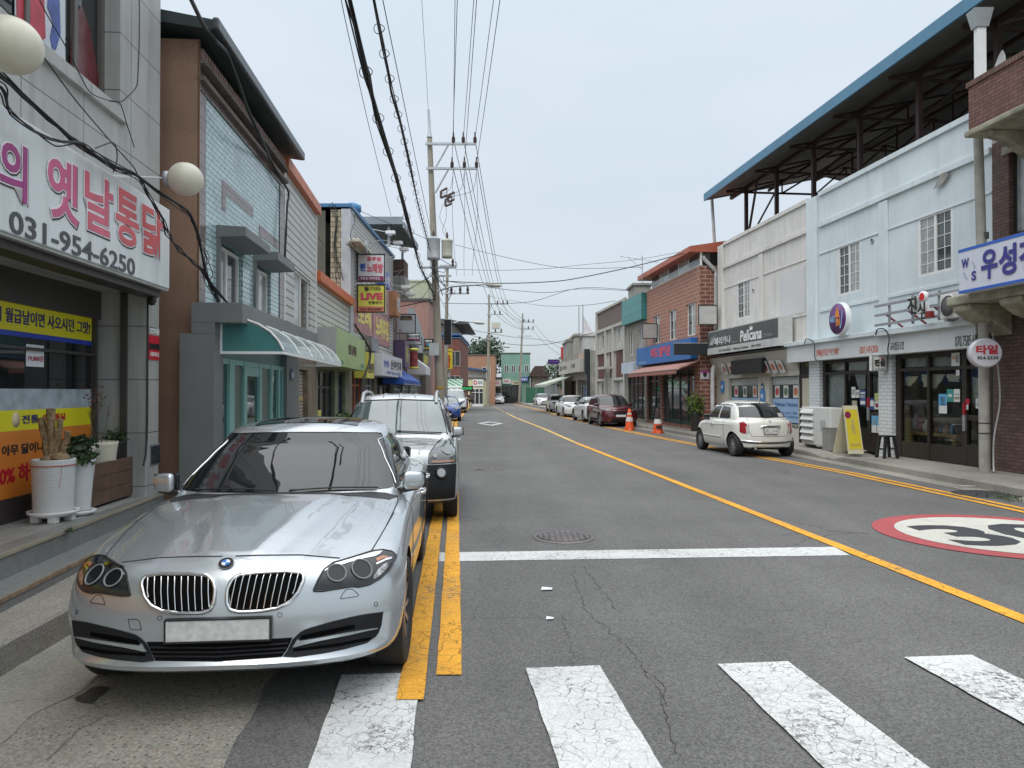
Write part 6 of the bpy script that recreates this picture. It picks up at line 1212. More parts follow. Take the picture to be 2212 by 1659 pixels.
shop_front(t,FQ,.1,2.2,GZ,2.7,2,mat('dark_green_frame',(.02,.05,.045),.4),M['glass'],.1);shop_front(t,FQ,2.6,6.9,GZ,2.7,4,mat('dark_green_frame',(.02,.05,.045),.4),M['glass'],.1)
DBL=flat('sign_cobalt',(.02,.14,.42));a_,c_=FQ.u(B5(390,0)[0],.3),FQ.u(B5(768,0)[0],.3)
s=signbox('fashion_signboard','long bright blue signboard with pink Korean lettering on the brick building',FQ,a_,c_,3.05,3.92,.02,.3,DBL,[('레드 컬렉션',.32,.68,.3,.85,mat('letter_pink',(.62,.07,.13),.4,var=0),.06),('TOTAL FASHION',.03,.22,.08,.2,flat('pale_blue_ink',(.3,.5,.7)),.01)])
AWN=mat('awning_red',(.33,.13,.10),.7,var=.1,pat=('brick',.35,60,.1,(.42,.26,.22),.06));w0=FQ.u(B5(330,0)[0],1.0);w1_=FQ.u(B5(668,0)[0],1.0)
t2=thing('red_awning','faded red striped awning under the blue signboard','awning',FQ,((w0+w1_)/2,-.5,2.4));b=MB();b.prism([(w0,-.03,3.0),(w0,-1.0,2.62),(w0,-1.0,2.58),(w0,-.03,2.95)],(w1_-w0,0,0));b.build('fabric',AWN,t2)
b=MB();n=30
d=(w1_-w0)/n;V=[(w0+d*k/4,-1.005,2.6)for k in range(4*n+1)]+[(w0+d*k/4,-1.005,2.47-.05*abs(math.sin(k/4*math.pi)))for k in range(4*n+1)];b.add(V,[(k,k+1,4*n+2+k,4*n+1+k)for k in range(4*n)])
b.build('scalloped_valance',mat('awning_valance',(.34,.15,.12),.7),t2)
b=MB();b.box(w0,w1_,-1.02,-.99,2.60,2.63);b.build('front_rail',M['steel'],t2)
hang('weathered blank hanging sign with a hole on the brick building',B5,432,705,535,810,34.8,mat('hang_grey',(.36,.35,.34),.6,dirt=.5),frame=M['darkframe']);hang('cracked blank white hanging sign near the white building corner',B5,820,578,952,713,28.4,mat('hang_cracked',(.46,.46,.45),.5,var=.1,dirt=.5),frame=M['darkframe'])
z0=FQ.px(*B5(825,1090))[1];q=thing('service_sign','small purple and grey crest sign on the brick corner','sign',FQ,(LQ-.3,0,2));
f2=Front((7.56,28.98),(8.3,28.98));zt=AtY(*B5(825,1033),28.98).z;zb=AtY(*B5(825,1092),28.98).z;bpy.data.objects.remove(q)
q=thing('service_sign','small purple and grey crest sign on the brick corner','sign',f2,(.1,0,zb));panel(q,'plate',mat('crest_grey',(.45,.43,.45),.5),.0,.36,zb,zt,.005,.01);panel(q,'header',flat('crest_purple',(.30,.05,.2)),.0,.36,zt-.08,zt,.016,.002);b=MB();b.prism([(.1,-.018,zb+.27),(.26,-.018,zb+.27),(.25,-.018,zb+.14),(.18,-.018,zb+.07),(.11,-.018,zb+.14)],(0,-.004,0));b.build('crest',BKS,q)
# roof antenna and water box
p=AtY(*B5(430,430),35.5);q=thing('television_antenna','thin rooftop television antenna on the brick building','antenna',at=(p.x,p.y,p.z));zt=AtY(*B5(430,232),35.5).z-p.z;b=MB();b.tube([(0,0,0),(0,0,zt)],.02);b.tube([(-1.1,0,zt-.05),(.8,0,zt-.35)],.012)
for k in range(6):b.tube([(-1.0+k*.34,-.2,zt-.06-.054*k),(-1.0+k*.34,.2,zt-.06-.054*k)],.008,4)
b.tube([(-.7,0,zt-.1),(0,0,zt-.7)],.01,4);b.build('mast',M['steel'],q)
p0=AtY(*B5(375,520),38.5);p1_=AtY(*B5(490,440),38.5);q=thing('water_tank','small weathered concrete water tank house on the roof','tank',at=((p0.x+p1_.x)/2,38.5,p0.z));hw=(p1_.x-p0.x)/2;hh=p1_.z-p0.z;b=MB();b.box(-hw,hw,0,2,-.8,hh);b.build('body',M['concrete'],q);b=MB();b.box(-hw-.1,hw+.1,-.1,2.1,hh+.001,hh+.12);b.build('cap',M['concrete'],q)
# teal panelled shop
FT=Front((6.42,40.6),(6.81,36.6));LT=FT.L
t=thing('teal_panel_building','narrow building with teal metal panels over grey brick','building',FT);GBK=mat('grey_brick',(.34,.32,.28),.8,var=.15,pat=('brick',.3,.1,.016,(.20,.19,.17),.12),streak=.2)
b=MB();b.wall(0,LT,0,5.4,[(.7,1.5,3.7,5.0),(2.6,3.3,3.7,5.0),(.3,3.7,.3,2.6)],0,.15);b.build('wall',GBK,t);window(t,.7,1.5,3.7,5.0,.05);window(t,2.6,3.3,3.7,5.0,.05);shop_front(t,FT,.3,3.7,GZ,2.6,4,M['darkframe'],M['glass'],.1)
b=MB();b.box(0,LT,-.25,.1,5.4,6.75);b.build('teal_panel',mat('teal_metal',(.05,.25,.25),.4,var=.15,pat=('stack',5,.45,.012,(.02,.10,.10),.05),streak=.3),t);hull(t,LT,5.4,8,GBK,FLATROOF,.01)
signbox('blank_pale_signboard','blank pale blue signboard under the teal panels',FT,.1,2.6,2.7,3.3,.02,.3,mat('blank_blue',(.48,.55,.63),.5))
# grid framed building
FU=Front((5.66,48.5),(6.41,40.7));LU=FU.L
t=thing('grid_frame_building','grey-white concrete grid fronted building with dark brick panels','building',FU);GRC=mat('grid_concrete',(.46,.455,.42),.85,var=.1,sc=1.5,streak=.35,dirt=.2);BRP=mat('dark_red_brick',(.14,.10,.09),.8,var=.2,sc=5,pat=('brick',.3,.1,.012,(.22,.19,.17),.2));BRR=mat('brown_louvre',(.13,.05,.04),.7,var=.2,pat=('brick',9,.1,.015,(.05,.02,.02),.1))
us_=[FU.u(D4(x,0)[0])for x in(1000,1113,1215,1380)];zA,zB,zC,zD=5.6,4.35,2.55,0
wn_=[(us_[0]+.9,us_[0]+1.7,zB+.1,zA-.2),(us_[1]+1.1,us_[1]+1.6,zB+.2,zA-.2),(us_[2]+.8,us_[2]+1.4,zB+.2,zA-.1),(us_[0]+.5,us_[0]+1.8,.9,2.3),(us_[2]+.4,us_[2]+1.2,.9,2.4)]
b=MB();b.wall(0,LU,0,6.9,wn_,.10,.1);b.build('wall',GRC,t)
for w in wn_:window(t,*w,.14,fw=.04)
b=MB()
for u in[.18]+us_[1:3]+[LU-.2]:b.box(u-.16,u+.16,-.06,.099,0,zA if u in us_[1:3]else 7.05)
b.box(0.03,LU-.03,-.05,.098,zA-.02,zA+.16);b.box(.35,us_[1]-.17,-.03,.097,zB-.2,zB);b.box(us_[1]+.17,us_[2]-.17,-.03,.097,zB-.2,zB);b.box(us_[2]+.17,LU-.4,-.03,.097,zB-.2,zB);b.box(.35,us_[1]-.17,-.03,.097,zC-.15,zC);b.box(us_[2]+.17,LU-.4,-.03,.097,zC-.15,zC);b.box(.03,LU-.03,-.04,.098,6.9,7.04);b.box(us_[1]-.5,us_[2]+.17,-.6,-.07,3.1,3.25);b.build('frame',GRC,t)
b=MB();b.box(.35,LU-.4,.05,.095,zA+.17,6.89);b.build('brick_panel',BRP,t)
for a,c in((.4,us_[1]-.3),(us_[1]+.9,us_[2]-.2),(us_[2]+.6,LU-.5)):b=MB();b.box(a,c,.05,.095,zC+.02,zB-.21);b.build('louvre_panel',BRR,t)
hull(t,LU,6.9,8,GRC,FLATROOF,.11)
# mart and workshop beyond
FV=Front((4.45,61.5),(5.45,50.4));LV=FV.L
t=thing('mart_building','low worn concrete market building with long off-white signboard','building',FV);b=MB();b.wall(0,LV,0,4.6,[(6.2,10.4,.3,2.6),(.5,5.6,.3,2.6)],0,.6);b.build('wall',mat('worn_concrete',(.27,.25,.22),.85,var=.2,streak=.5,dirt=.3),t)
shop_front(t,FV,6.2,10.4,GZ,2.6,4,M['aluminium'],M['glass'],.3);b=MB();b.box(8.2,9.6,.25,.28,.3,2.1);b.build('blue_door_film',mat('film_blue',(.08,.20,.45),.4,var=.3,sc=4),t);b=MB();b.box(.5,5.6,.58,.62,GZ,2.6);b.build('opening_shade_sheet',flat('opening_shade',(.02,.02,.02)),t);hull(t,LV,4.6,8,M['concrete'],FLATROOF,.01)  # near-black sheet: shade inside the open front put into its colour
b=MB();b.box(LV-.5,LV-.02,-.35,-.01,2.9,4.7);b.box(LV-.3,LV,-.2,-.011,0,2.89);b.build('black_edge',flat('edge_black',(.02,.025,.03)),t);b=MB();b.box(6.8,LV-.51,-.02,-.003,4.15,4.62);b.build('tan_panel',flat('tan_board',(.42,.30,.22)),t)
signbox('mart_signboard','long dirty off-white signboard of the mart with black Korean letters',FV,.2,LV-1.1,3.15,4.1,.02,.5,mat('mart_white',(.45,.44,.40),.5,dirt=.3,streak=.2),[('월드마트',.04,.42,.3,.7,BLI,.03),('식자재',.62,.78,.35,.7,BLI,.02)])
t2=thing('pale_awning','pale green extended awning in front of the mart','awning',FV,(1,-1,2));b=MB();b.prism([(-2.2,-.03,3.0),(-2.2,-2.3,2.3),(-2.2,-2.3,2.1),(-2.2,-.03,2.95)],(6.6,0,0));b.build('fabric',mat('awning_pale',(.42,.48,.40),.7),t2);b=MB();b.box(-2.2,4.4,-2.33,-2.301,2.08,2.12);b.build('rail',M['steel'],t2)
# upper blocks behind the mart with flag poles
def rblock(name,label,cx0,cy0,cx1,cy1,Y,m,z,dep=6,wn=()):
 p0=AtY(*z(cx0,cy0),Y);p1_=AtY(*z(cx1,cy1),Y);f=Front((p0.x,Y),(p1_.x,Y));t=thing(name,label,'building',f);b=MB();b.wall(0,f.L,0,p0.z,[],0);b.quad((0,dep,0),(0,0,0),(0,0,p0.z),(0,dep,p0.z));b.build('wall',m,t);b=MB();b.box(-.12,f.L+.1,-.12,dep,p0.z,p0.z+.18);b.build('roof',m,t)
 for w in wn:window(t,*w,-.05)
 return t,f,p0.z
GC2=mat('grey_render',(.30,.30,.28),.85,var=.12,streak=.4)
t,f,z=rblock('grey_upper_building','grey concrete building rising behind the mart signboard',590,470,800,560,62.5,GC2,D4);
t,f,z=rblock('pale_block','pale flat-roofed block with wide window behind the workshop',800,400,985,480,58,mat('pale_concrete',(.45,.45,.43),.85,var=.08,streak=.4),D4,wn=[(.9,2.4,4.7,5.6)])
t,f,z=rblock('parapet_tower','square concrete stair tower carrying the flag poles',690,395,790,540,60,mat('tower_concrete',(.36,.35,.32),.85,var=.1,streak=.3),D4)
q=thing('flag_pole','pair of tall thin flag poles with a hanging white flag','flag pole',at=(AtY(*D4(740,395),59.5).x,59.5,z))
zt=AtY(*B4(1408,135),59.5).z-z
for dx in(0,.32):b=MB();b.tube([(dx,0,0),(dx,0,zt-(.1 if dx==0 else 0))],.045);b.build('pole',M['steel'],q)
b=MB();b.add([(.36,0,zt-.9),(.36,0,zt-2.9),(.9,.06,zt-3.1),(1.9,.0,zt-4.0),(1.3,-.06,zt-2.6)],[(0,1,2,4),(4,2,3)]);b.build('flag',mat('flag_cloth',(.55,.53,.56),.7),q)
# station totem, LED sign
p0=AtY(*D4(492,500),74);p1_=AtY(*D4(575,722),74);q=thing('station_totem','white and red upright fuel station sign in the distance','sign',at=(p0.x,74,0));w_=p1_.x-p0.x;b=MB();b.box(0,w_,0,.4,p1_.z+1.25,p0.z);b.build('white_panel',M['signwhite'],q);b=MB();b.box(0,w_,0,.4,p1_.z,p1_.z+1.249);b.build('red_panel',flat('totem_red',(.40,.03,.03)),q);b=MB();b.box(.1,.25,.1,.3,0,p1_.z-.001);b.box(w_-.25,w_-.1,.1,.3,0,p1_.z-.001);b.build('post',M['steel'],q)
text('우',w_*.3,w_*.8,p1_.z+.5,p1_.z+1.0,WHI,q,-.01,bold=.04);text('S',w_*.3,w_*.7,p0.z-1.1,p0.z-.7,flat('totem_red',(.40,.03,.03)),q,-.01,bold=.08)
p0=AtY(*D4(310,725),80);p1_=AtY(*D4(465,790),80);q=thing('led_sign','wide violet LED message sign on a post in the distance','sign',at=(p0.x,80,0));w_=p1_.x-p0.x;b=MB();b.box(0,w_,0,.3,p1_.z,p0.z);b.build('casing',flat('led_violet',(.03,.01,.10)),q);text('어서오세요 연풍',.1,w_-.1,p1_.z+.3,p0.z-.2,flat('led_violet_lit',(.45,.25,.9),emit=1.5),q,-.02,bold=.03);b=MB();b.box(w_*.7,w_*.75,.1,.25,0,p1_.z-.001);b.build('post',M['steel'],q)
t,f=block('petrol_station','small blue and white fuel station shop at the far right kerb',4.3,6.4,90,3.0,mat('station_grey',(.24,.26,.27),.6,var=.2),6);t,f=block('grey_rear_block','long low grey block behind the far trees',6.5,16,92,5.0,GC2,8)
for k in range(3):t,f=block('rear_house',['cream','grey','brick'][k]+' rear house hidden behind the right-hand row',10+7*k,15+7*k,44+10*k,5+k,[CRM_,GC2,RB][k],8)
# pavement things by the brick building
def cone(c,label,cap=None):
 q=thing('traffic_cone',label,'traffic cone',at=c,group='orange traffic cones');OR=mat('cone_orange',(.68,.10,.025),.5,var=.08)
 b=MB();b.lathe([(.0,.02),(.235,.02),(.235,0),(.0,0)][:0]or[(.24,.0),(.24,.04),(.19,.06)],4);b.build('base',OR,q);b=MB();b.lathe([(.185,.05),(.17,.12),(.145,.28),(.078,.6),(.045,.74),(.001,.75)],24);b.build('cone_body',OR,q);WB_=flat('reflective_white',(.62,.62,.60));b=MB();b.lathe([(.144,.31),(.116,.46)],24);b.build('white_band',WB_,q);b=MB();b.lathe([(.097,.55),(.085,.60)],24);b.build('white_band',WB_,q)
 if cap:b=MB();b.lathe([(.118,.46),(.10,.56),(.09,.68),(.06,.78),(.02,.83),(.001,.83)],12);b.build('cloth_cap',mat('cap_cloth',(.05,.035,.035),.9,var=.3),q);text('세콤',-.13,.13,.14,.28,BLI,q,-.19,bold=.05)
 q.scale=(1.15,1.15,1.28);return q
p=G(*B4(1878,1297));cone(p,'left orange traffic cone with white bands in front of the maroon car');p=G(*B4(2140,1325),0);cone(p,'right traffic cone topped with a dark cloth cap',True)
p=G(*B5(800,1450),GZ);
for k,(X,Y,rr,hh,lb,m)in enumerate(((812,1455,.22,.75,'tall dark square planter with bushy light green shrub at the brick shop',M['darkframe']),(760,1420,.2,.35,'low pot of yellow green leaves left of the tall planter',M['black']))):
 c=G(*B5(X,Y),GZ);c.y+=.3;t,h=pot('plant_pot',lb,c,rr*.8,rr,hh,m,0);leafball(LFL,(0,0,h+(.35 if k==0 else .2)),.42-.1*k,.5-.2*k,420,.10,30+k,t);leafball(LF,(0,0,h+.1),.35,.35,200,.10,33+k,t)
c=G(*B5(850,1440),GZ);t,h=pot('metal_bucket','grey metal tub beside the tall planter',(c.x,c.y+.2,GZ),.15,.2,.45,M['steel'],0)
c=G(*B5(745,1440),GZ);q=thing('plant_stand','thin wire plant stand beside the brick shop door','plant stand',at=(c.x+.1,c.y+1.0,GZ));b=MB()
for dx in(-.15,.15):b.tube([(dx,0,0),(dx*.7,0,1.1)],.012,5)
for z in(.3,.7,1.08):b.tube([(-.15,0,z),(.15,0,z)],.012,5)
b.build('frame',M['cable'],q);b=MB();b.lathe([(.001,1.1),(.1,1.1),(.14,1.3),(.001,1.3)],12);b.build('flower_pot',flat('pot_pink',(.35,.18,.28)),q)
# ---------------- utility poles and overhead wires ----------------
PC=mat('pole_concrete',(.29,.27,.22),.85,var=.12,sc=2,streak=.3);INS=mat('insulator',(.07,.045,.04),.35);GALV=mat('galvanised',(.42,.45,.48),.5,.3)
def P3(x,y,Y):return AtY(x,y,Y)
def arm(b,p,x0,x1,z,y=-.18):b.box(p.x+x0,p.x+x1,p.y+y-.05,p.y+y+.05,z-.05,z+.05)
pb=Vector((-3.12,32,0));pt_=P3(928,300,32)
q=thing('utility_pole','tall concrete utility pole with transformers left of the road','pole',at=(pb.x,pb.y,0))
def rel(v):return Vector(v)-pb
b=MB();b.tube([(0,0,0),rel(pt_)],[.20,.115],20);b.build('shaft',PC,q);b=MB();b.tube([rel(P3(928,297,32)),rel(P3(928,285,32)),rel(P3(925.5,237,32))],[.13,.07,.05],10);b.build('tip_bracket',GALV,q)
b=MB();k1_=rel(P3(953.5,832,32));b.lathe([(.212,0),(.215,.9)],20,(k1_.x*.2,0,.0));b.build('black_sleeve',M['rubber'],q);b=MB();b.lathe([(.205,1.85),(.205,1.95)],20,(-.075,0,0));b.build('yellow_band',flat('band_ochre',(.5,.3,.05)),q)
for(xa,xb,y)in((919,1029,310.7),(921,1032,364)):
 a=rel(P3(xa,y,31.8));c=rel(P3(xb,y,31.8));b=MB();b.box(a.x,c.x,a.y-.05,a.y+.05,a.z-.05,a.z+.05);b.build('crossarm',GALV,q)
 m=rel(P3(940,y+53,31.85));e_=rel(P3(968,y+3,31.8));b=MB();b.tube([m,e_],.04,6);b.build('arm_brace',GALV,q)
ITOP=[(979.4,300),(1000.8,300),(1026,300),(976.5,354),(1003.2,354),(1029.3,354)]
for x,y in ITOP:
 a=rel(P3(x,y,31.8));b=MB();b.lathe([(.02,-.2),(.085,-.18),(.06,-.12),(.09,-.1),(.065,-.02),(.09,0),(.06,.08),(.04,.14),(.03,.3)],12,a);b.build('insulator',INS,q)
for x0,x1,y0,y1,m in((922,952,514,562,mat('transformer_blue',(.50,.54,.56),.5,dirt=.2)),(953.5,979,518,558,mat('transformer_cream',(.50,.50,.42),.5,dirt=.2))):
 a=rel(P3(x0,y1,31.6));c=rel(P3(x1,y0,31.6));r_=(c.x-a.x)/2;b=MB();b.lathe([(.001,a.z),(r_*.9,a.z),(r_*.93,a.z+.1),(r_*.93,c.z-.12),(r_,c.z-.1),(r_,c.z-.04),(r_*.7,c.z),(.001,c.z+.03)],20,((a.x+c.x)/2,a.y-.1,0));b.build('transformer',m,q)
 b=MB();b.lathe([(.04,0),(.07,.04),(.04,.1),(.06,.14),(.03,.3)],10,((a.x+c.x)/2,a.y-.1,c.z));b.build('bushing',INS,q)
for y,xa,xb in((578,905,985),(596,930,975)):a=rel(P3(xa,y,31.7));c=rel(P3(xb,y-2,31.7));b=MB();b.box(a.x,c.x,a.y-.04,a.y+.04,a.z-.04,a.z+.04);b.build('crossarm',GALV,q)
for X,Y in((650,935),(672,975),(685,955)):
 c=zc(900,0,.60293)(X,Y);a=rel(P3(c[0],c[1],31.7));b=MB();b.box(a.x-.05,a.x+.05,a.y-.05,a.y+.05,a.z-.25,a.z+.05);b.tube([a+Vector((0,0,-.25)),a+Vector((.28,0,-.12))],.05,6);b.tube([a+Vector((0,0,.05)),a+Vector((.28,0,.2))],.05,6);b.tube([a+Vector((.26,0,-.14)),a+Vector((.26,0,.2))],.02,6);b.build('fuse_cutout',INS,q)
a=rel(P3(951,790,31.7));b=MB();b.box(a.x-.32,a.x+.1,a.y-.12,a.y+.05,a.z+.0,a.z+.55);b.v=[v+Vector((-.15,0,.45))for v in b.v];b.build('meter_box',mat('meter_grey',(.42,.45,.46),.5),q)
TG=random.Random(8)
for k in range(9):
 x0,y0,x1,y1=TG.uniform(925,945),TG.uniform(505,600),TG.uniform(935,985),TG.uniform(560,640)
 wire('jumper_cable',['first','second','third','fourth','fifth','sixth','seventh','eighth','ninth'][k]+' tangled jumper cable round the transformers on the tall pole',[P3(x0,y0,31.6),P3(x0+TG.uniform(-8,14),(y0+y1)/2,31.4),P3(x1+TG.uniform(-6,6),y1+TG.uniform(4,16),31.5),P3(x1,y1,31.7)],.014,group='tangled jumper cables on the tall pole',seg=5)
for k,(x,y)in enumerate(((979,372),(1003,372),(1029,372))):wire('jumper_cable',['left','middle','right'][k]+' thin drop lead curving from the lower crossarm to the fuses',[P3(x,y,31.7),P3(x-6,y+34,31.6),P3(x-22,y+46,31.6),P3(957,415+6*k,31.6)],.009,group='thin drop leads to the fuses',seg=5)
for k in range(2):wire('jumper_cable',['left','right'][k]+' thin lead hanging from the fuses to the transformer',[P3(958+5*k,438,31.6),P3(950+14*k,470,31.5),P3(962-6*k,495,31.6),P3(964,512,31.6)],.008,group='thin leads from fuses',seg=5)
def streetlamp(q,org,x0,y0,x1,y1,Y,r_=.05,s=1):
 a=P3(x0,y0,Y)-org;c=P3(x1,y1,Y)-org;b=MB();b.tube([a,a+(c-a)*.3+Vector((0,0,.12)),c],[r_,r_,r_*.8],8);b.build('lamp_arm',GALV,q);b=MB();L=.75*s;b.lathe([(.001,0),(.10*s,.05),(.16*s,.3*s),(.13*s,.6*s),(.001,L)],14);b.v=[Matrix.Translation(c)@Matrix.Rotation(R(96),4,'Y')@Matrix.Diagonal((.7,1,1,1))@v for v in b.v];b.build('lamp_head',mat('lamp_grey',(.48,.48,.44),.4),q)
streetlamp(q,pb,945,629,1048,614,31.6)
# second pole right behind, and two far ones
def pole(name,label,x0,xt,yt,Y,arms=(),r0=.17,lamps=()):
 base=Vector(((x0-1106)*Y/1560,Y,0));top=P3(xt,yt,Y);q=thing('utility_pole',label,'pole',at=base)
 b=MB();b.tube([(0,0,0),top-base],[r0,r0*.5],12);b.build('shaft',PC,q)
 for xa,xb,y,ins in arms:
  a=P3(xa,y,Y-.2)-base;c=P3(xb,y,Y-.2)-base;b=MB();b.box(a.x,c.x,a.y-.05,a.y+.05,a.z-.05,a.z+.05);b.build('crossarm',GALV,q)
  b=MB();b.tube([Vector(((a.x*.7+c.x*.3),a.y,a.z)),Vector((top.x-base.x,0,a.z-(c.x-a.x)*.35))],.035,5);b.build('arm_brace',GALV,q)
  for f_ in ins:b=MB();b.lathe([(.03,-.05),(.1,0),(.05,.15),(.1,.2),(.04,.45)],8,(a.x+(c.x-a.x)*f_,a.y,a.z));b.build('insulator',INS,q)
 for l_ in lamps:streetlamp(q,base,*l_)
 return q,base
pole('a','thinner concrete pole standing behind the LED board',961,966.5,573,45,((959,1013,634,(.3,.65,.95)),(950,985,574,(.8,))),.16,((980,698,1022,696,44.5),))
qB,bB=pole('b','far utility pole above the ochre house with three crossarms',1054,1056.5,636,84,((1049,1096,657,(.55,.8,1)),(1051,1087,679,(.5,.8)),(1054,1086,718,(.5,.9)),(1041,1062,733,())),.2,((1062,752,1085,748,83.5,.07,1.3),))
a=P3(1062,704,83.6)-bB;b=MB();b.box(a.x,a.x+1.0,a.y-.4,a.y+.2,a.z-.35,a.z+.35);b.build('transformer',mat('transformer_cream',(.50,.50,.42),.5),qB)
pole('c','far leaning utility pole in front of the green building',1121.5,1129.2,677,102,((1118,1152,696,(.4,.7,1)),(1124,1153,711,(.6,.95)),(1118,1148,726,())),.2)
# conductors overhead running towards the camera
YTOP=[(983,979.4),(1023.5,1000.8),(1066,1026),(988,976.5),(1029.7,1003.2),(1080,1029.3)]
for k,((x,y),(xt,_))in enumerate(zip(ITOP,YTOP)):
 a=P3(x,y,31.8);Yt=(a.z+.15-CH)*1560/846;c=P3(xt,0,Yt);d=c-a;pts=[a,a+d*.5-Vector((0,0,.04)),c,a+d*2,a+d*3.5]
 wire('power_line',['upper','lower'][k//3]+' crossarm high voltage wire, '+['left','middle','right'][k%3]+' of its three',pts,.011,group='high voltage wires overhead',cat='wire',seg=3)
 dx=[1049+22,1049+33,1096][k%3];e_=P3(dx,657 if k<3 else 679,83.8);m=(a+e_)/2-Vector((0,0,1.1));wire('power_line',['upper','lower'][k//3]+' far span wire, '+['left','middle','right'][k%3]+' of its three',[a,a.lerp(m,.5)-Vector((0,0,.2)),m,m.lerp(e_,.5)-Vector((0,0,.2)),e_],.016,group='high voltage wires of the far span',cat='wire',seg=3)
 e2=P3([1132,1140,1150][k%3],696 if k<3 else 711,101.8);wire('power_line',['upper','lower'][k//3]+' farthest span wire, '+['left','middle','right'][k%3]+' of its three',[e_,(e_+e2)/2-Vector((0,0,.5)),e2],.02,group='high voltage wires of the farthest span',cat='wire',seg=3)
def lw(label,pts,r=.012,n=1,jit=0,name='overhead_wire',seg=5):return wire(name,label,[P3(*p)for p in pts],r,cat='wire',n=n,jit=jit,seg=seg)
def yz(x,y,z):Y=(z-CH)*1560/(846-y);return(x,y,Y)
c3=zc(900,0,.60293)
B1=[(939,640,31.8),(922,605,28.5),(906,569,23.5),(879,471,18.0),(854.7,382,14.8),(819,262,12.0),(792.5,164.5,10.5),(752.5,0,8.85),(700,-220,7.2)]
B2=[(930,545,31.8),(920,505,28),(903.6,440,22.0),(885.9,360,18.4),(865.8,271,15.3),(848,200,13.4),(828,104,11.8),(805.8,0,10.2),(775,-160,8.6)]
lw('thick bundle of black communication cables sagging to the tall pole, left one',B1,.011,12,.045,'cable_bundle',6)
lw('thinner bundle of black cables with hanging coils, right one',B2,.010,8,.03,'cable_bundle',6)
def rings(B,n,r,label,f0=.1):
 P=[P3(*p)for p in B];L_=[0]
 for a,c in zip(P,P[1:]):L_.append(L_[-1]+(c-a).length)
 for k in range(n):
  d=L_[-1]*(f0+(.93-f0)*k/n);i=max(j for j in range(len(L_)-1)if L_[j]<=d);f=(d-L_[i])/(L_[i+1]-L_[i]);c=P[i].lerp(P[i+1],f);b=MB();b.tube([c+Vector((r*1.1*math.cos(a),.02*math.sin(2*a),r*math.sin(a)))for a in[x*.42 for x in range(16)]],.008,4,False)
  setp(b.build('cable_ring',M['cable']),'wire ring number %d from the pole, on the %s overhead cable bundle'%(k+1,'thick left' if 'left' in label else 'thin right'),'cable ring','wire rings round the '+('left' if 'left' in label else 'right')+' cable bundle')
rings(B1,15,.085,'left',.02);rings(B2,24,.075,'right',.02)
lw('thin wire from the karaoke building roof up over the camera',[(845,467,29.5),yz(800,285,8.5),yz(765,130,8.6),yz(737,0,8.8),yz(700,-200,9.2)],.008)
lw('lone wire just right of the cable bundles',[(930,498,31.8),yz(897,340,8.9),yz(862,170,9.0),yz(827,0,9.2),yz(790,-190,9.5)],.010)
lw('thin earth wire reaching the pole tip',[(925,236,32),yz(919,130,14.4),yz(911,0,14.6),yz(900,-200,15)],.008)
XW=[('upper wire crossing the road from the pole to the brick building',[(983.7,529,31.8),(1080,553,31.5),(1180,573.5,31),(1253,580,31),(1390,577,31)],.010),('thick wire crossing the road up to the white building corner',[(957,607,31.8),(1070,612,31),(1180,609,31),(1253,600,30.5),(1400,568,30),(1557,524,29)],.02),('second wire crossing towards the brick building eave',[(983.7,582,31.8),(1080,584,32),(1180,580,32),(1253,572.6,33),(1380,560,33),(1502,538,32)],.009),
 ('low thin wire crossing to the water tank',[(958,655,31.8),(1050,656,33),(1150,651,35),(1253,622,37),(1368,627,38)],.012),('thick lower wire sagging to the teal building',[(970,608,31.8),(1080,624,34),(1180,632,36),(1253,624,37),(1360,628,38)],.012),
 ('wire from the far pole to the brick building',[(1057,640,84),(1160,659,60),(1253,660,45),(1330,650,40)],.014),('low wire sagging from left pole to the grid building',[(1010,722,62),(1090,742,60),(1180,744,56),(1290,716,50)],.02),('second low wire sagging past the far pole',[(1013,712,62),(1100,727,70),(1160,733,75),(1215,742,74)],.02),
 ('far wires dropping right from the leaning pole',[(1151,697,102),(1185,735,90),(1225,760,75)],.018),('far lower wire dropping right from the leaning pole',[(1150,712,102),(1180,745,90),(1215,770,75)],.018),('wire from main pole down to the red brick building',[(948,640,31.8),(975,690,45),(1000,740,62)],.012),('short wire from the tall pole to the karaoke building',[(940,590,31.8),(905,612,30),(872,632,29)],.016),('black service cable from the pole to the roof of terrace shops',[(942,645,31.8),(900,655,31.8),(865,662,32)],.022),
 ('wire from karaoke roof edge to the tall pole',[(757,447,22.8),(830,478,27),(885,500,30),(935,522,31.8)],.010),('long wire drooping across to the pink building',[(942,600,31.8),(915,640,35),(890,670,40),(880,700,44)],.012),('thin wire dropping from the siding roof to the karaoke brick strip',[(683,508,18),(712,545,21),(738,580,22.5)],.008)]
for lb,p,r_ in XW:lw(lb,p,r_)
for k,(x,y)in enumerate(((979,356),(1003,356),(1028,356))):lw(['left','middle','right'][k]+' thin wire falling from the lower crossarm beyond the pole',[(x,y,32),(x-2+3*k,460,35),(x+4-5*k,560,40),(x+8-8*k,596,45)],.010)
p=onp(F4,A5,.2,(300,150),(330,230),(300,330),(335,420));wire('slack_wire','tangled wire hanging down the grey siding',p,.012)
for k in range(3):p=[AtY(*A5(150+22*k,120-20*(k%2)),22.5),AtY(*A5(195+8*k,220),22.5),AtY(*A5(185+6*k,420),22.5),AtY(*A5(200+25*k,640),22.5)];wire('slack_wire',['left','middle','right'][k]+' wire hanging down the beige tiled corner',p,.012)
p=onp(F4,A5,.5,(330,950),(400,1060),(435,1130),(430,1220),(390,1330),(375,1420));wire('service_cable','bent black pipe sloping over the shopfronts near the yellow signboard',p,.035)
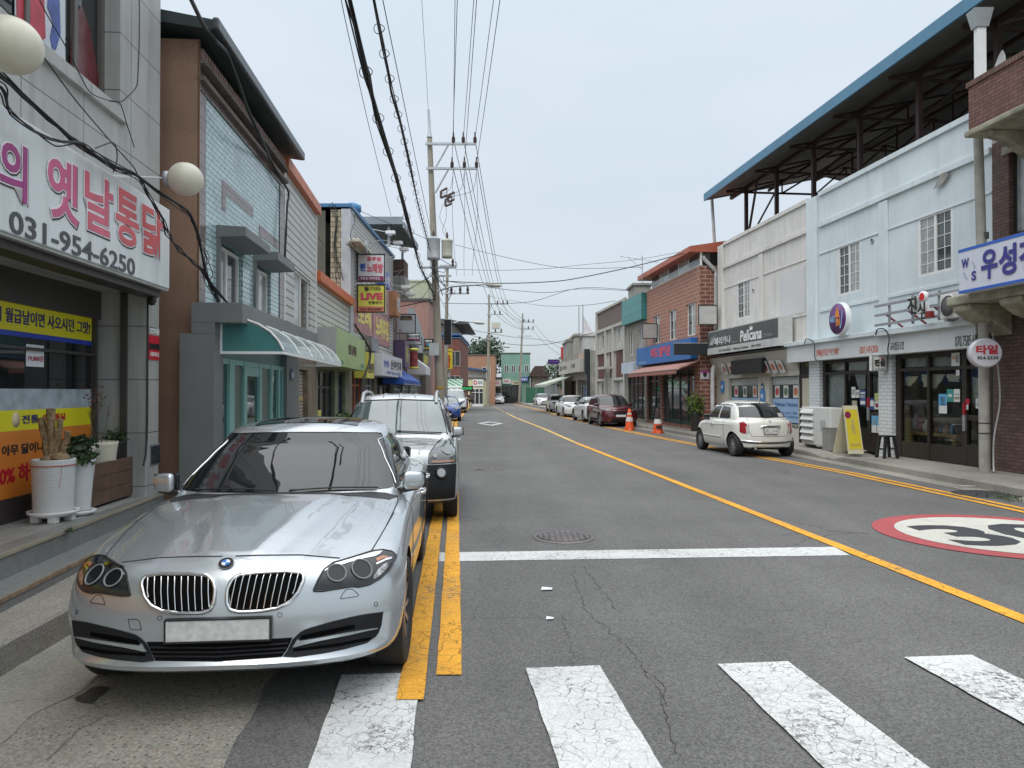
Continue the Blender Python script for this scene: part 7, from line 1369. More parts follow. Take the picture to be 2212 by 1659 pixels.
# ---------------- cars ----------------
def lt(t,x):
 if x<=t[0][0]:return t[0][1]
 for a,b in zip(t,t[1:]):
  if x<=b[0]:
   f=(x-a[0])/(b[0]-a[0]);return a[1]+(b[1]-a[1])*f
 return t[-1][1]
def sm(t,x,h=.12):return(lt(t,x-h)+lt(t,x)*2+lt(t,x+h))/4
def paint(name,col,metal=.0,flake=0.):
 if name in MATS:return MATS[name]
 m=mat(name,col,.25 if metal else .3,metal,var=.03,sc=1.5,coat=1.0);m.node_tree.nodes['Principled BSDF'].inputs['Coat Roughness'].default_value=.02;return m
TYRE=mat('tyre_rubber',(.02,.02,.021),.8,var=.15,sc=20);RIM=mat('alloy_rim',(.50,.51,.52),.28,.9,var=.05);SEAM=mat('panel_gap',(.01,.01,.012),.6,var=0)
CARG=mat('car_glass',(.012,.014,.015),.02,var=0,spec=.75);CARGL=mat('car_glass_pale_reflect',(.10,.135,.14),.03,var=.25,sc=2.2,spec=1.0,coat=1)  # paler glass: reflected sky and cabin tone put into the base colour
BPL=mat('bumper_plastic',(.014,.015,.017),.65,spec=.25,var=.1,sc=10);HLG=mat('headlight_lens',(.10,.11,.11),.10,.2,var=.45,sc=9,coat=.6);HLD=mat('headlight_dark',(.020,.022,.024),.15,0,var=.3,sc=12,spec=.6);TLR=mat('tail_light',(.30,.01,.015),.12,var=.2,sc=10,coat=1);AMB=mat('indicator_amber',(.35,.10,.02),.2,coat=1)
class Car:
 def __init__(s,name,label,loc,rz,P,group=None):
  s.P=P;s.t=thing(name,label,'car',at=(loc[0],loc[1],0),rz=rz,group=group);s.t.scale=(1,P.get('sy',1),1);s.M=Matrix.Translation((loc[0],loc[1],0))@Matrix.Rotation(rz,4,'Z')@Matrix.Diagonal((1,P.get('sy',1),1,1));s.Mi=s.M.inverted()
  s.body();s.cabin();s.wheels()
 def outline(s,yf,w,yr,df,dr,n,NF,NS):
  o=[]
  for i in range(NF+1):
   th=math.pi/2*(i/NF)**.85;o.append((w*math.sin(th)**(2/n),yf+df*(1-max(0,math.cos(th))**(2/n))))
  for i in range(1,NS):o.append((w,yf+df+(yr-dr-yf-df)*i/NS))
  for i in range(NF,-1,-1):
   th=math.pi/2*(i/NF)**.85;o.append((w*math.sin(th)**(2/n),yr-dr*(1-max(0,math.cos(th))**(2/n))))
  return o
 def shell(s,levels,T,df,dr,n,NF=14,NS=34,MX=14,close=False):
  b=MB();rows=[]
  for zm,z,yf,w,yr in levels:
   o=s.outline(yf,w,yr,df,dr,n,NF,NS);r=[]
   for x,y in o:
    wt=s.P.get('waist',lambda y:1)(y);x*=wt;t=T(x,y);zz_=z if zm=='a' else(t-z if zm=='t' else None)
    if zm=='f':lo=s.P['zf'];zz_=lo+(t-s.P['td']-lo)*z
    r.append((x,y,zz_))
   rows.append(r)
  N=len(rows[0]);V=[]
  for r in rows:V+=[Vector(p)for p in r]+[Vector((-p[0],p[1],p[2]))for p in r]
  F=[]
  for i in range(len(rows)-1):
   a,c=i*2*N,(i+1)*2*N
   for k in range(N-1):F.append((a+k,a+k+1,c+k+1,c+k));F.append((a+N+k+1,a+N+k,c+N+k,c+N+k+1))
  b.add(V,F,True)
# top cap
  r=rows[-1];V=[];F=[]
  for x,y,z in r:
   for j in range(MX+1):q=-x+2*x*j/MX;V.append(Vector((q,y,T(q,y)if 0<j<MX else z)))
  for k in range(N-1):
   for j in range(MX):F.append((k*(MX+1)+j,k*(MX+1)+j+1,(k+1)*(MX+1)+j+1,(k+1)*(MX+1)+j))
  b.add(V,F,True)
  if close:
   r=rows[0];V=[];F=[]
   for x,y,z in r:V+=[Vector((-x,y,z)),Vector((x,y,z))]
   for k in range(N-1):F.append((2*k,2*k+2,2*k+3,2*k+1))
   b.add(V,F)
  return b
 def mesh(s,b,name,m,parent=None,cut=None,sharp=40):
  bm=bmesh.new();vs=[bm.verts.new(v)for v in b.v]
  for f in b.f:
   try:bm.faces.new([vs[i]for i in f])
   except ValueError:pass
  bmesh.ops.remove_doubles(bm,verts=bm.verts,dist=.0006);bmesh.ops.recalc_face_normals(bm,faces=bm.faces)
  me=bpy.data.meshes.new(name);bm.to_mesh(me);bm.free();me.polygons.foreach_set('use_smooth',[True]*len(me.polygons));me.materials.append(m)
  o=bpy.data.objects.new(name,me);COL.objects.link(o)
  if cut:
   mo=[o]
   cb=MB()
   for y,z,r in cut:
    for sx in(-1,1):cb.lathe([(.0,.48*sx),(r,.48*sx),(r,1.4*sx),(.0,1.4*sx)],40,(0,y,z),'x')
   cbm=bmesh.new();vs=[cbm.verts.new(v)for v in cb.v]
   for f in cb.f:
    try:cbm.faces.new([vs[i]for i in f])
    except ValueError:pass
   bmesh.ops.remove_doubles(cbm,verts=cbm.verts,dist=.0005);bmesh.ops.recalc_face_normals(cbm,faces=cbm.faces);cme=bpy.data.meshes.new('c');cbm.to_mesh(cme);cbm.free();cme.materials.append(BPL);co=bpy.data.objects.new('c',cme);COL.objects.link(co)
   md=o.modifiers.new('b','BOOLEAN');md.operation='DIFFERENCE';md.object=co;md.solver='EXACT';md.material_mode='TRANSFER'
   bpy.context.view_layer.update();dg=bpy.context.evaluated_depsgraph_get();ne=bpy.data.meshes.new_from_object(o.evaluated_get(dg));o.modifiers.clear();o.data=ne;bpy.data.meshes.remove(me);COL.objects.unlink(co);bpy.data.objects.remove(co);o.data.name=name
  o.data.set_sharp_from_angle(angle=R(sharp));o.parent=parent or s.t;OFF[o.name]=Vector((0,0,0));return o
 def bvh(s,*obs):
  V=[];F=[]
  for o in obs:
   n=len(V);V+=[v.co.copy()for v in o.data.vertices];F+=[[n+i for i in p.vertices]for p in o.data.polygons]
  return BVHTree.FromPolygons(V,F)
 def body(s):
  P=s.P;T=s.P['T'];b=s.shell(P['levels'],T,P['df'],P['dr'],P['n'],close=True,NF=P.get('NF',14),MX=P.get('MX',14),NS=P.get('NS',34));ar=P.get('arch',P['r']+.06)
  s.b=s.mesh(b,'body',P['paint'],cut=[(P['y1'],P['r']+.01,ar),(P['y2'],P['r']+.01,ar)])
  s.tb=s.bvh(s.b)
 def cabin(s):
  P=s.P;wst=P.pop('waist',None);b=s.shell(P['cab'],P['T2'],P['cdf'],P['cdr'],P.get('cn',2.4),NF=10,NS=16,MX=10);s.c=s.mesh(b,'cabin',P['paint']);s.tc=s.bvh(s.c);s.ta=s.bvh(s.b,s.c)
 def wheels(s):
  P=s.P;r=P['r'];w=P.get('tw',.22)
  for y in(P['y1'],P['y2']):
   for sx in(-1,1):
    xo=sx*(P['w']+P.get('wo',-.01));xi=xo-sx*w;c=(0,y,r);st=P.get('steer',0)if y==P['y1']else 0
    Mt=Matrix.Translation((xo,y,0))@Matrix.Rotation(st,4,'Z')@Matrix.Translation((-xo,-y,0))
    rr=r*.68;b=MB();b.lathe([(rr,xi),(r*.93,xi),(r,xi+sx*.03),(r,xo-sx*.03),(r*.965,xo-sx*.008),(r*.85,xo),(rr*1.02,xo-sx*.012),(rr,xo-sx*.03)],40,c,'x');b.v=[Mt@v for v in b.v]
    o=b.build('wheel',TYRE,s.t,smooth=True,sharp=50)
    b=MB();b.lathe([(rr,xo-sx*.03),(rr*.99,xo-sx*.012),(rr*.93,xo-sx*.02),(rr*.9,xo-sx*.09),(.001,xo-sx*.10)],32,c,'x');b.v=[Mt@v for v in b.v];b.build('rim_barrel',mat('rim_inner',(.06,.06,.065),.5,.6),o,smooth=True)
    b=MB();ns=P.get('spokes',10)
    for k in range(ns):
     a=2*math.pi*k/ns;d=Vector((0,math.cos(a),math.sin(a)));e=Vector((0,-math.sin(a),math.cos(a)));C0=Vector(c)
     for q0,q1,w0,w1,x0,x1 in((.12,.93,P.get('sw',.022),P.get('sw',.022)*.9,.03,.022),):
      A=C0+d*rr*q0;Bq=C0+d*rr*q1;vx=Vector((xo-sx*x0,0,0));vy=Vector((xo-sx*x1,0,0));dp=Vector((-sx*.03,0,0))
      pts=[A+vx-e*w0,A+vx+e*w0,Bq+vy+e*w1,Bq+vy-e*w1];b.add(pts+[p+dp for p in pts],[(0,1,2,3),(0,4,5,1),(1,5,6,2),(2,6,7,3),(3,7,4,0)])
    b.lathe([(.001,xo-sx*.022),(rr*.2,xo-sx*.024),(rr*.22,xo-sx*.05)],20,c,'x');b.v=[Mt@v for v in b.v];b.build('rim',P.get('rimm',RIM),o)
 def hit(s,kind,u,v,tree=None):
  tr=tree or s.ta
  if kind=='front':o,d=Vector((u,-3,v)),Vector((0,1,0))
  elif kind=='rear':o,d=Vector((u,s.P['L']+3,v)),Vector((0,-1,0))
  elif kind=='R':o,d=Vector((3,u,v)),Vector((-1,0,0))
  elif kind=='L':o,d=Vector((-3,u,v)),Vector((1,0,0))
  elif kind=='top':o,d=Vector((u,v,4)),Vector((0,0,-1))
  elif kind=='cam':o=s.Mi@Vector((0,0,CH));d=(s.Mi.to_3x3()@ray(u,v)).normalized()
  h=tr.ray_cast(o,d)
  if h[0]is None:
   best=tr.find_nearest(o+d*((Vector((0,1.0,.6))-o).dot(d)));p,n=best[0],best[1]
  else:p,n=h[0],h[1]
  if n.dot(d)>0:n=-n
  return p,n
 def pts(s,kind,P,off=.004,tree=None,mir=False):
  o=[]
  for u,v in P:
   p,n=s.hit(kind,u,v,tree);q=p+n*off
   if mir:q=Vector((-q.x,q.y,q.z))
   o.append(q)
  return o
 def resample(s,P,n):
  P=[Vector(p)for p in P];L=[0]
  for a,c in zip(P,P[1:]):L.append(L[-1]+(c-a).length)
  o=[]
  for k in range(n+1):
   d=L[-1]*k/n;i=0
   while i<len(L)-2 and L[i+1]<d:i+=1
   f=(d-L[i])/max(1e-9,L[i+1]-L[i]);o.append(P[i].lerp(P[i+1],f))
  return o
 def patch(s,kind,A,B,m,name,off=.004,nu=24,nv=8,tree=None,mir=False,parent=None,both=False,label=None,thick=0):
  A2,B2=s.resample([(a[0],a[1],0)for a in A],nu),s.resample([(a[0],a[1],0)for a in B],nu)
  g=[[A2[i].lerp(B2[i],j/nv)for i in range(nu+1)]for j in range(nv+1)];o=None
  for mm in((False,True)if both else(mir,)):
   V=[]
   for row in g:V+=s.pts(kind,[(p.x,p.y)for p in row],off,tree,mm)
   b=MB();b.add(V,[(j*(nu+1)+i,j*(nu+1)+i+1,(j+1)*(nu+1)+i+1,(j+1)*(nu+1)+i)for j in range(nv)for i in range(nu)],True);
   if thick:
# rim wall down to the skin so that the part has thickness
    idx=[i for i in range(nu+1)]+[j*(nu+1)+nu for j in range(1,nv+1)]+[nv*(nu+1)+i for i in range(nu-1,-1,-1)]+[j*(nu+1)for j in range(nv-1,0,-1)]
    W_=[]
    flatg=[p for row in g for p in row]
    for i in idx:W_+=[V[i],s.pts(kind,[(flatg[i].x,flatg[i].y)],-.004,tree,mm)[0]]
    n=len(idx);b.add(W_,[(2*k,2*k+1,2*((k+1)%n)+1,2*((k+1)%n))for k in range(n)])
   o=b.build(name,m,parent or s.t)
   if label:o['label']=label
  return o
 def seam(s,kind,P,m=None,name='panel_seam',r=.0028,off=.0,tree=None,both=False,n=40,parent=None,close=False,rn=5,flat_=1):
  Q=s.resample([(a[0],a[1],0)for a in(P+[P[0]]if close else P)],n)
  o=None
  for mm in((False,True)if both else(False,)):
   b=MB();b.tube(s.pts(kind,[(q.x,q.y)for q in Q],off,tree,mm),r,rn,not close);o=b.build(name,m or SEAM,parent or s.t)
  return o
 def disc(s,kind,u,v,r,m,name,off=.006,both=False,parent=None,ring=0,n=20,tree=None,sc=1.0):
  o=None
  for mm in((False,True)if both else(False,)):
   p,nn=s.hit(kind,u,v,tree);
   if mm:p=Vector((-p.x,p.y,p.z));nn=Vector((-nn.x,nn.y,nn.z))
   a=nn.cross(Vector((0,0,1))).normalized();c=a.cross(nn).normalized();b=MB();p=p+nn*off
   if ring:b.tube([p+(a*math.cos(t)+c*math.sin(t)*sc)*r for t in[2*math.pi*k/n for k in range(n+1)]],ring,6,False)
   else:b.add([p+(a*math.cos(t)+c*math.sin(t)*sc)*r for t in[2*math.pi*k/n for k in range(n)]],[tuple(range(n))])
   o=b.build(name,m,parent or s.t)
  return o
 def mirror(s,x,y,z,m,sz=1.0,arm=None):
  for sx in(-1,1):
   b=MB();b.sphere((0,0,0),.1*sz,24);sq=lambda q:math.copysign(abs(q/(.1*sz))**.62,q)*.1*sz;b.v=[Vector((sx*(x+.02)+sq(v.x)*.80,y+sq(v.y)*.55+(v.x*sx)*.30,z+sq(v.z)*.70*(1-.18*v.x*sx/(.1*sz))))for v in b.v];o=b.build('wing_mirror',m,s.t,smooth=True,sharp=80)
   b=MB();b.box(sx*(x+.02)-.09*sz,sx*(x+.02)+.09*sz,y+.045*sz,y+.078*sz,z-.06*sz,z+.06*sz);b.build('mirror_glass',CARG,o,.01)
   b=MB();b.prism([(sx*(x-.16),y-.04,z-.11),(sx*(x-.16),y+.06,z-.11),(sx*(x+.05),y+.04,z-.07),(sx*(x+.05),y-.03,z-.07)],(0,0,.035));b.build('mirror_arm',arm or M['black'],o)
 def handle(s,y,z,m,L=.17):
  for k in 'RL':
   p,n=s.hit(k,y,z,s.tb);q,_=s.hit(k,y+L,z+.01,s.tb);b=MB();b.tube([p,p+n*.035+Vector((0,.02,0)),q+n*.035-Vector((0,.02,0)),q],.013,8);b.build('door_handle',m,s.t)
 def plate(s,end,z,w,h,m,tx=None,ink=None,x=0,tilt=0):
  p,n=s.hit(end,x,z);y=p.y;sg=-1 if end=='front' else 1
  b=MB();b.box(x-w/2,x+w/2,y+sg*.012,y+sg*.03,z-h/2,z+h/2);o=b.build('number_plate',m,s.t,.004)
  b=MB();e=.007
  for X in((x-w/2-e,x+w/2+e,z+h/2,z+h/2+e),(x-w/2-e,x+w/2+e,z-h/2-e,z-h/2),(x-w/2-e,x-w/2,z-h/2,z+h/2),(x+w/2,x+w/2+e,z-h/2,z+h/2)):b.box(X[0],X[1],y+sg*.0,y+sg*.034,X[2],X[3])
  b.build('plate_frame',M['black'],o)
  if tx:
   mt=Matrix.Translation((x,y+sg*.032,z))@(Matrix.Rotation(math.pi,4,'Z')if sg>0 else Matrix.Identity(4));text(tx,-w*.42,w*.42,-h*.3,h*.3,ink or BLI,o,0,bold=.0,mat4=mt,ext=.001)
  return o
def mkT(zc_,ze_,w,p=3.0,crease=None):
 def T(x,y):
  a,c=sm(ze_,y),sm(zc_,y);q=min(1,abs(x)/w);z=a+(c-a)*(1-q**p)
  if crease:z+=crease(abs(x),y)
  return z
 return T
def sstep(x):x=min(1,max(0,x));return x*x*(3-2*x)
# --- silver sedan, the nearest car
SIL=paint('silver_metallic',(.50,.545,.575),.62)
def bcrease(x,y):
 if y>1.55:return 0
 f=sstep(y/.25)*(1-sstep((y-1.3)/.25));xr=.13+.30*max(0,y)/1.45;xo=.40+.22*max(0,y)/1.45
 return f*(.018*sstep((xr-x+.06)/.12)+.007*sstep((xo-x+.06)/.14))
P=dict(L=4.9,w=.93,sy=.955,waist=lambda y:1+.03*sstep((y-1)/2.2),r=.335,y1=.86,y2=3.83,tw=.245,wo=-.0,arch=.385,df=.56,dr=.5,n=2.8,NF=30,NS=70,MX=44,zf=.46,td=.11,steer=R(-3),spokes=10,sw=.016,
 paint=SIL,T=mkT([(-.1,.70),(.03,.745),(.14,.80),(.5,.872),(1.0,.945),(1.5,1.0),(2.2,1.02),(4.2,1.06),(4.9,1.0)],[(-.1,.60),(.3,.69),(.6,.775),(1.0,.85),(1.5,.905),(2.5,.94),(4,.97),(4.9,.93)],.93,3.2,bcrease),
 levels=[('a',.24,.16,.80,4.84),('a',.262,.05,.865,4.88),('a',.285,.008,.885,4.9),('a',.31,.0,.895,4.9),('a',.335,.02,.905,4.9),('a',.37,.035,.915,4.9),('a',.46,.03,.925,4.9),('f',.25,.03,.93,4.9),('f',.5,.035,.932,4.89),('f',.75,.045,.93,4.88),('t',.11,.055,.928,4.87),('t',.075,.068,.924,4.86),('t',.045,.085,.915,4.85),('t',.022,.108,.90,4.83),('t',.008,.135,.88,4.81),('t',.0,.17,.85,4.78)],
 T2=mkT([(2.0,1.385),(2.3,1.45),(2.7,1.492),(3.0,1.495),(3.5,1.44),(3.8,1.39)],[(2.0,1.32),(2.4,1.39),(2.9,1.43),(3.5,1.38),(3.8,1.33)],.66,2.6),
 cab=[('a',.90,1.36,.83,4.3),('a',.96,1.43,.815,4.22),('a',1.05,1.585,.785,4.07),('a',1.15,1.77,.745,3.92),('a',1.25,1.965,.70,3.76),('a',1.31,2.09,.665,3.66),('t',.035,2.19,.64,3.58),('t',.012,2.28,.615,3.5),('t',0,2.40,.57,3.38)],cdf=.36,cdr=.4,cn=2.3)
SED=Car('sedan_car','silver sedan parked nearest the camera with twin oval grilles and sunroof',(-1.515,3.73),R(5.0),P);c=SED
E5=zc(200,1560,600/2212);E6=zc(750,1500,550/1825);D2=zc(1000,1120,420/1659)
def px_(z,*p):return[z(*q)for q in p]
print('sedan front',c.hit('cam',*E5(1610,700),c.tb)[0],c.hit('cam',*E6(555,770),c.tb)[0],c.hit('cam',*E6(1330,430),c.tb)[0])
c.patch('front',[(-.615,1.372),(-.3,1.388),(0,1.391),(.3,1.388),(.615,1.372)],[(-.79,1.0),(-.4,1.0),(0,1.0),(.4,1.0),(.79,1.0)],CARG,'windscreen',.004,30,14,c.tc)
c.seam('front',[(-.615,1.372),(-.3,1.388),(0,1.391),(.3,1.388),(.615,1.372),(.79,.985)],None,'windscreen_seal',.006,.002,c.tc);c.seam('front',[(-.615,1.372),(-.79,.985)],None,'windscreen_seal',.006,.002,c.tc)
for k in 'RL':
 c.patch(k,[(1.83,1.02),(2.05,1.17),(2.30,1.31),(2.7,1.36),(2.82,1.362)],[(1.80,.995),(2.0,1.0),(2.3,1.005),(2.82,1.012)],CARG,'side_window',.004,20,8,c.tc);c.patch(k,[(2.88,1.346),(3.3,1.325),(3.6,1.25),(3.85,1.10)],[(2.88,1.015),(3.2,1.02),(3.6,1.03),(3.85,1.05)],CARG,'side_window',.004,16,8,c.tc)
 c.seam(k,[(1.80,1.02),(2.05,1.19),(2.3,1.325),(2.8,1.372),(3.3,1.35),(3.65,1.25),(3.95,1.06)],M['chrome'],'chrome_trim',.007,.004,c.tc);c.seam(k,[(1.74,.985),(2.5,.995),(3.3,1.01),(3.95,1.04)],M['chrome'],'chrome_trim',.007,.004,c.tc)
 c.seam(k,[(1.42,.35),(1.36,.6),(1.40,.80),(1.62,.93)],None,'panel_seam',.003,.0,c.tb);c.seam(k,[(2.78,.35),(2.80,.7),(2.84,.97)],None,'panel_seam',.003,.0,c.tb);c.seam(k,[(3.5,.6),(3.6,.8),(3.9,.98)],None,'panel_seam',.003,.0,c.tb)
c.patch('top',[(-.42,2.42),(0,2.40),(.42,2.42)],[(-.42,3.3),(0,3.3),(.42,3.3)],CARG,'sunroof',.004,16,10,c.tc)
# hood seam and shut lines
hs=px_(E5,(580,325),(1000,272),(1400,260),(1665,258));c.seam('cam',hs,None,'bonnet_seam',.0035,.001,c.tb,both=True)
hl_t=px_(E6,(558,768),(600,670),(660,565),(750,497),(900,455),(1120,385),(1230,372),(1320,388),(1362,430));hl_b=px_(E6,(558,768),(640,770),(760,750),(930,722),(1000,728),(1100,705),(1200,650),(1290,565),(1362,430))
c.seam('cam',px_(E6,(750,490),(1120,380),(1200,250),(1345,0))+px_(D2,(520,1659),(600,1500),(655,1385),(650,1330),(605,1250)),None,'bonnet_seam',.0035,.001,c.tb,both=True,n=70)
HLM=mat('headlight_reflector',(.10,.105,.11),.12,.5,var=.5,sc=22,coat=1)
c.patch('cam',hl_t,hl_b,HLD,'headlight',.006,30,10,c.tb,both=True,thick=1)
hls=[o for o in c.t.children if o.name.startswith('headlight')]
c.seam('cam',hl_t+hl_b[::-1],M['black'],'headlight_rim',.006,.004,c.tb,both=True,n=90)
c.patch('cam',px_(E6,(665,572),(755,512),(1000,440),(1150,395),(1230,385)),px_(E6,(668,578),(760,540),(1000,470),(1150,440),(1200,415)),M['chrome'],'light_brow',.009,20,3,c.tb,both=True);c.patch('cam',px_(E6,(1160,505),(1250,462),(1318,442)),px_(E6,(1165,520),(1250,480),(1305,465)),M['chrome'],'light_strip',.010,8,2,c.tb,both=True);c.patch('cam',px_(E6,(1160,460),(1230,430),(1290,445)),px_(E6,(1170,490),(1230,462),(1285,450)),AMB,'indicator',.009,8,2,c.tb,both=True)
for X,Y,r in((782,598,.050),(1022,560,.058)):
 u,v=E6(X,Y);c.disc('cam',u,v,r,mat('projector_glass',(.012,.013,.015),.06,var=0,spec=.45),'projector_lens',.009,True,tree=c.tb,n=28);c.disc('cam',u,v,r,mat('light_ring',(.20,.205,.205),.3,0,var=.05),'light_ring',.011,True,ring=.005,tree=c.tb,n=32)
u,v=E6(1190,570);c.patch('cam',px_(E6,(1130,640),(1180,560),(1260,500)),px_(E6,(1140,660),(1210,610),(1290,530)),mat('reflector_silver',(.4,.41,.42),.2,.8,var=.6,sc=40),'reflector',.009,8,4,c.tb,both=True)
# kidney grilles
kid=px_(E5,(850,480),(1000,455),(1300,455),(1500,470),(1565,520),(1590,620),(1575,760),(1530,840),(1430,868),(1200,870),(1020,845),(900,785),(830,690),(800,570),(812,510))
kt=px_(E5,(815,600),(830,500),(1000,468),(1300,468),(1490,482),(1560,530),(1578,620));kb=px_(E5,(815,600),(850,700),(910,775),(1030,832),(1200,855),(1430,852),(1525,820),(1578,620))
GR0=[c.patch('cam',kt,kb,mat('grille_black',(.004,.004,.004),.9,var=0,spec=.1),'grille',.003,24,10,c.tb,both=True)]
c.seam('cam',kid,M['chrome'],'grille_surround',.0105,.008,c.tb,both=True,n=80,close=True,rn=8)
for i in range(10):
 X=872+i*72;c.seam('cam',px_(E5,(X,485+(12 if i in(0,9)else 0)),(X-4+(3 if X>1400 else 0),640),(X+8,[700,775,815,832,840,842,842,838,830,800][i])),M['chrome'],'grille_slat',.0037,.014,c.tb,both=True,n=10)
# emblem
p,n=c.hit('cam',*E5(1665,338),c.tb);p.x=0;em=MB()
def rnd(r,h,m,name,a0=0,a1=2*math.pi,k=32,par=None):
 q=MB();n_=Vector((0,n.y,n.z)).normalized();A=Vector((1,0,0));Cc=A.cross(n_).normalized()*-1;ps=[p+n_*h+(A*math.cos(t)+Cc*math.sin(t))*r for t in[a0+(a1-a0)*i/k for i in range(k+1)]]
 if a1-a0<6:ps=[p+n_*h]+ps
 else:ps=ps[:-1]
 q.poly(ps);return q.build(name,m,par or c.t)
e0=rnd(.041,.006,M['chrome'],'emblem');rnd(.038,.0075,mat('emblem_black',(.01,.01,.012),.15,var=0),'emblem_ring',par=e0);rnd(.0235,.009,M['chrome'],'emblem_inner',par=e0)
for k in range(4):rnd(.022,.0105,flat('emblem_blue',(.02,.16,.55),.2)if k%2 else flat('emblem_white',(.75,.76,.78),.2),'emblem_quarter',k*math.pi/2,(k+1)*math.pi/2,8,e0)
# lower intakes
li_t=px_(E5,(42,945),(200,968),(450,1025),(640,1075),(740,1105),(800,1150),(850,1200),(880,1260),(935,1388));li_b=px_(E5,(45,960),(60,1080),(90,1200),(160,1290),(320,1340),(520,1378),(800,1404),(935,1388))
c.patch('cam',li_t,li_b,BPL,'side_intake',.004,26,10,c.tb,both=True);
for(a,d)in(([(250,1070),(500,1110),(760,1160)],[(250,1110),(500,1165),(770,1205)]),([(130,1215),(400,1265),(840,1305)],[(150,1255),(400,1310),(840,1335)])):c.patch('cam',px_(E5,*a),px_(E5,*d),mat('intake_shade',(.003,.003,.003),.9,var=0,spec=.05),'intake_slot',.007,12,3,c.tb,both=True)  # near-black patches on the skin paint the shade inside the slots
c.patch('cam',px_(E5,(90,1118),(300,1150),(600,1195),(780,1215),(800,1190),(850,1278)),px_(E5,(92,1124),(300,1178),(600,1228),(760,1262),(800,1272),(850,1280)),SIL,'intake_blade',.013,24,3,c.tb,both=True,thick=1)
c.patch('cam',px_(E5,(850,1178),(1200,1180),(1665,1183)),px_(E5,(945,1388),(1200,1392),(1655,1396)),mat('mesh_black',(.006,.006,.007),.9,var=.3,sc=60,spec=.1),'lower_grille',.004,20,6,c.tb,both=True)
for Y in(1235,1285,1340):c.seam('cam',px_(E5,(895+(Y-1235)*.35,Y),(1300,Y+2),(1655,Y+4)),BPL,'lower_grille_bar',.006,.009,c.tb,both=True,n=12)
c.seam('cam',px_(E6,(820,845),(845,790),(880,752),(935,748),(1000,805),(985,820)),None,'washer_cover_seam',.0018,.001,c.tb,both=True,close=True)
for X,Y in((232,1000),(1165,898)):u,v=E6(X,Y);c.disc('cam',u,v,.011,SEAM,'parking_sensor',.001,True,ring=.0016,tree=c.tb,n=18)
u=px_(E5,(648,935),(740,938),(765,948),(792,1050),(690,1050),(668,1040));c.seam('cam',u,None,'tow_cover_seam',.0016,.001,c.tb,close=True)
c.plate('front',.49,.52,.108,mat('plate_white',(.58,.59,.58),.4,var=.2,sc=22),None);
c.mirror(.90,1.80,1.045,SIL,1.0);c.handle(2.45,.86,M['chrome']);c.handle(3.45,.88,M['chrome'])
b=MB();
for sx,x0,x1 in((1,-.62,-.05),(1,.05,.66)):
 ps=c.pts('front',[(x0+(x1-x0)*k/10,1.0+.012*math.sin(k/10*3.1))for k in range(11)],.018,c.tc);b=MB();b.tube(ps,[.012]+[.006]*10,6);b.build('wiper',M['black'],c.t)
b=MB();b.box(-.75,.75,.5,4.5,.16,.24);b.build('underbody',flat('underbody',(.01,.01,.01)),c.t)
c.patch('top',[(-.76,1.47),(-.4,1.405),(0,1.39),(.4,1.405),(.76,1.47)],[(-.82,1.66),(-.4,1.50),(0,1.47),(.4,1.50),(.82,1.66)],M['black'],'cowl_panel',.003,16,4)
c.seam('R',[(1.0,.28),(1.3,.28)],SIL,'sill_trim',.01,.0,c.tb)
b=MB();b.sphere((0,3.55,1.41),.03,10,1.2);b.build('roof_fin',M['white'],c.t)
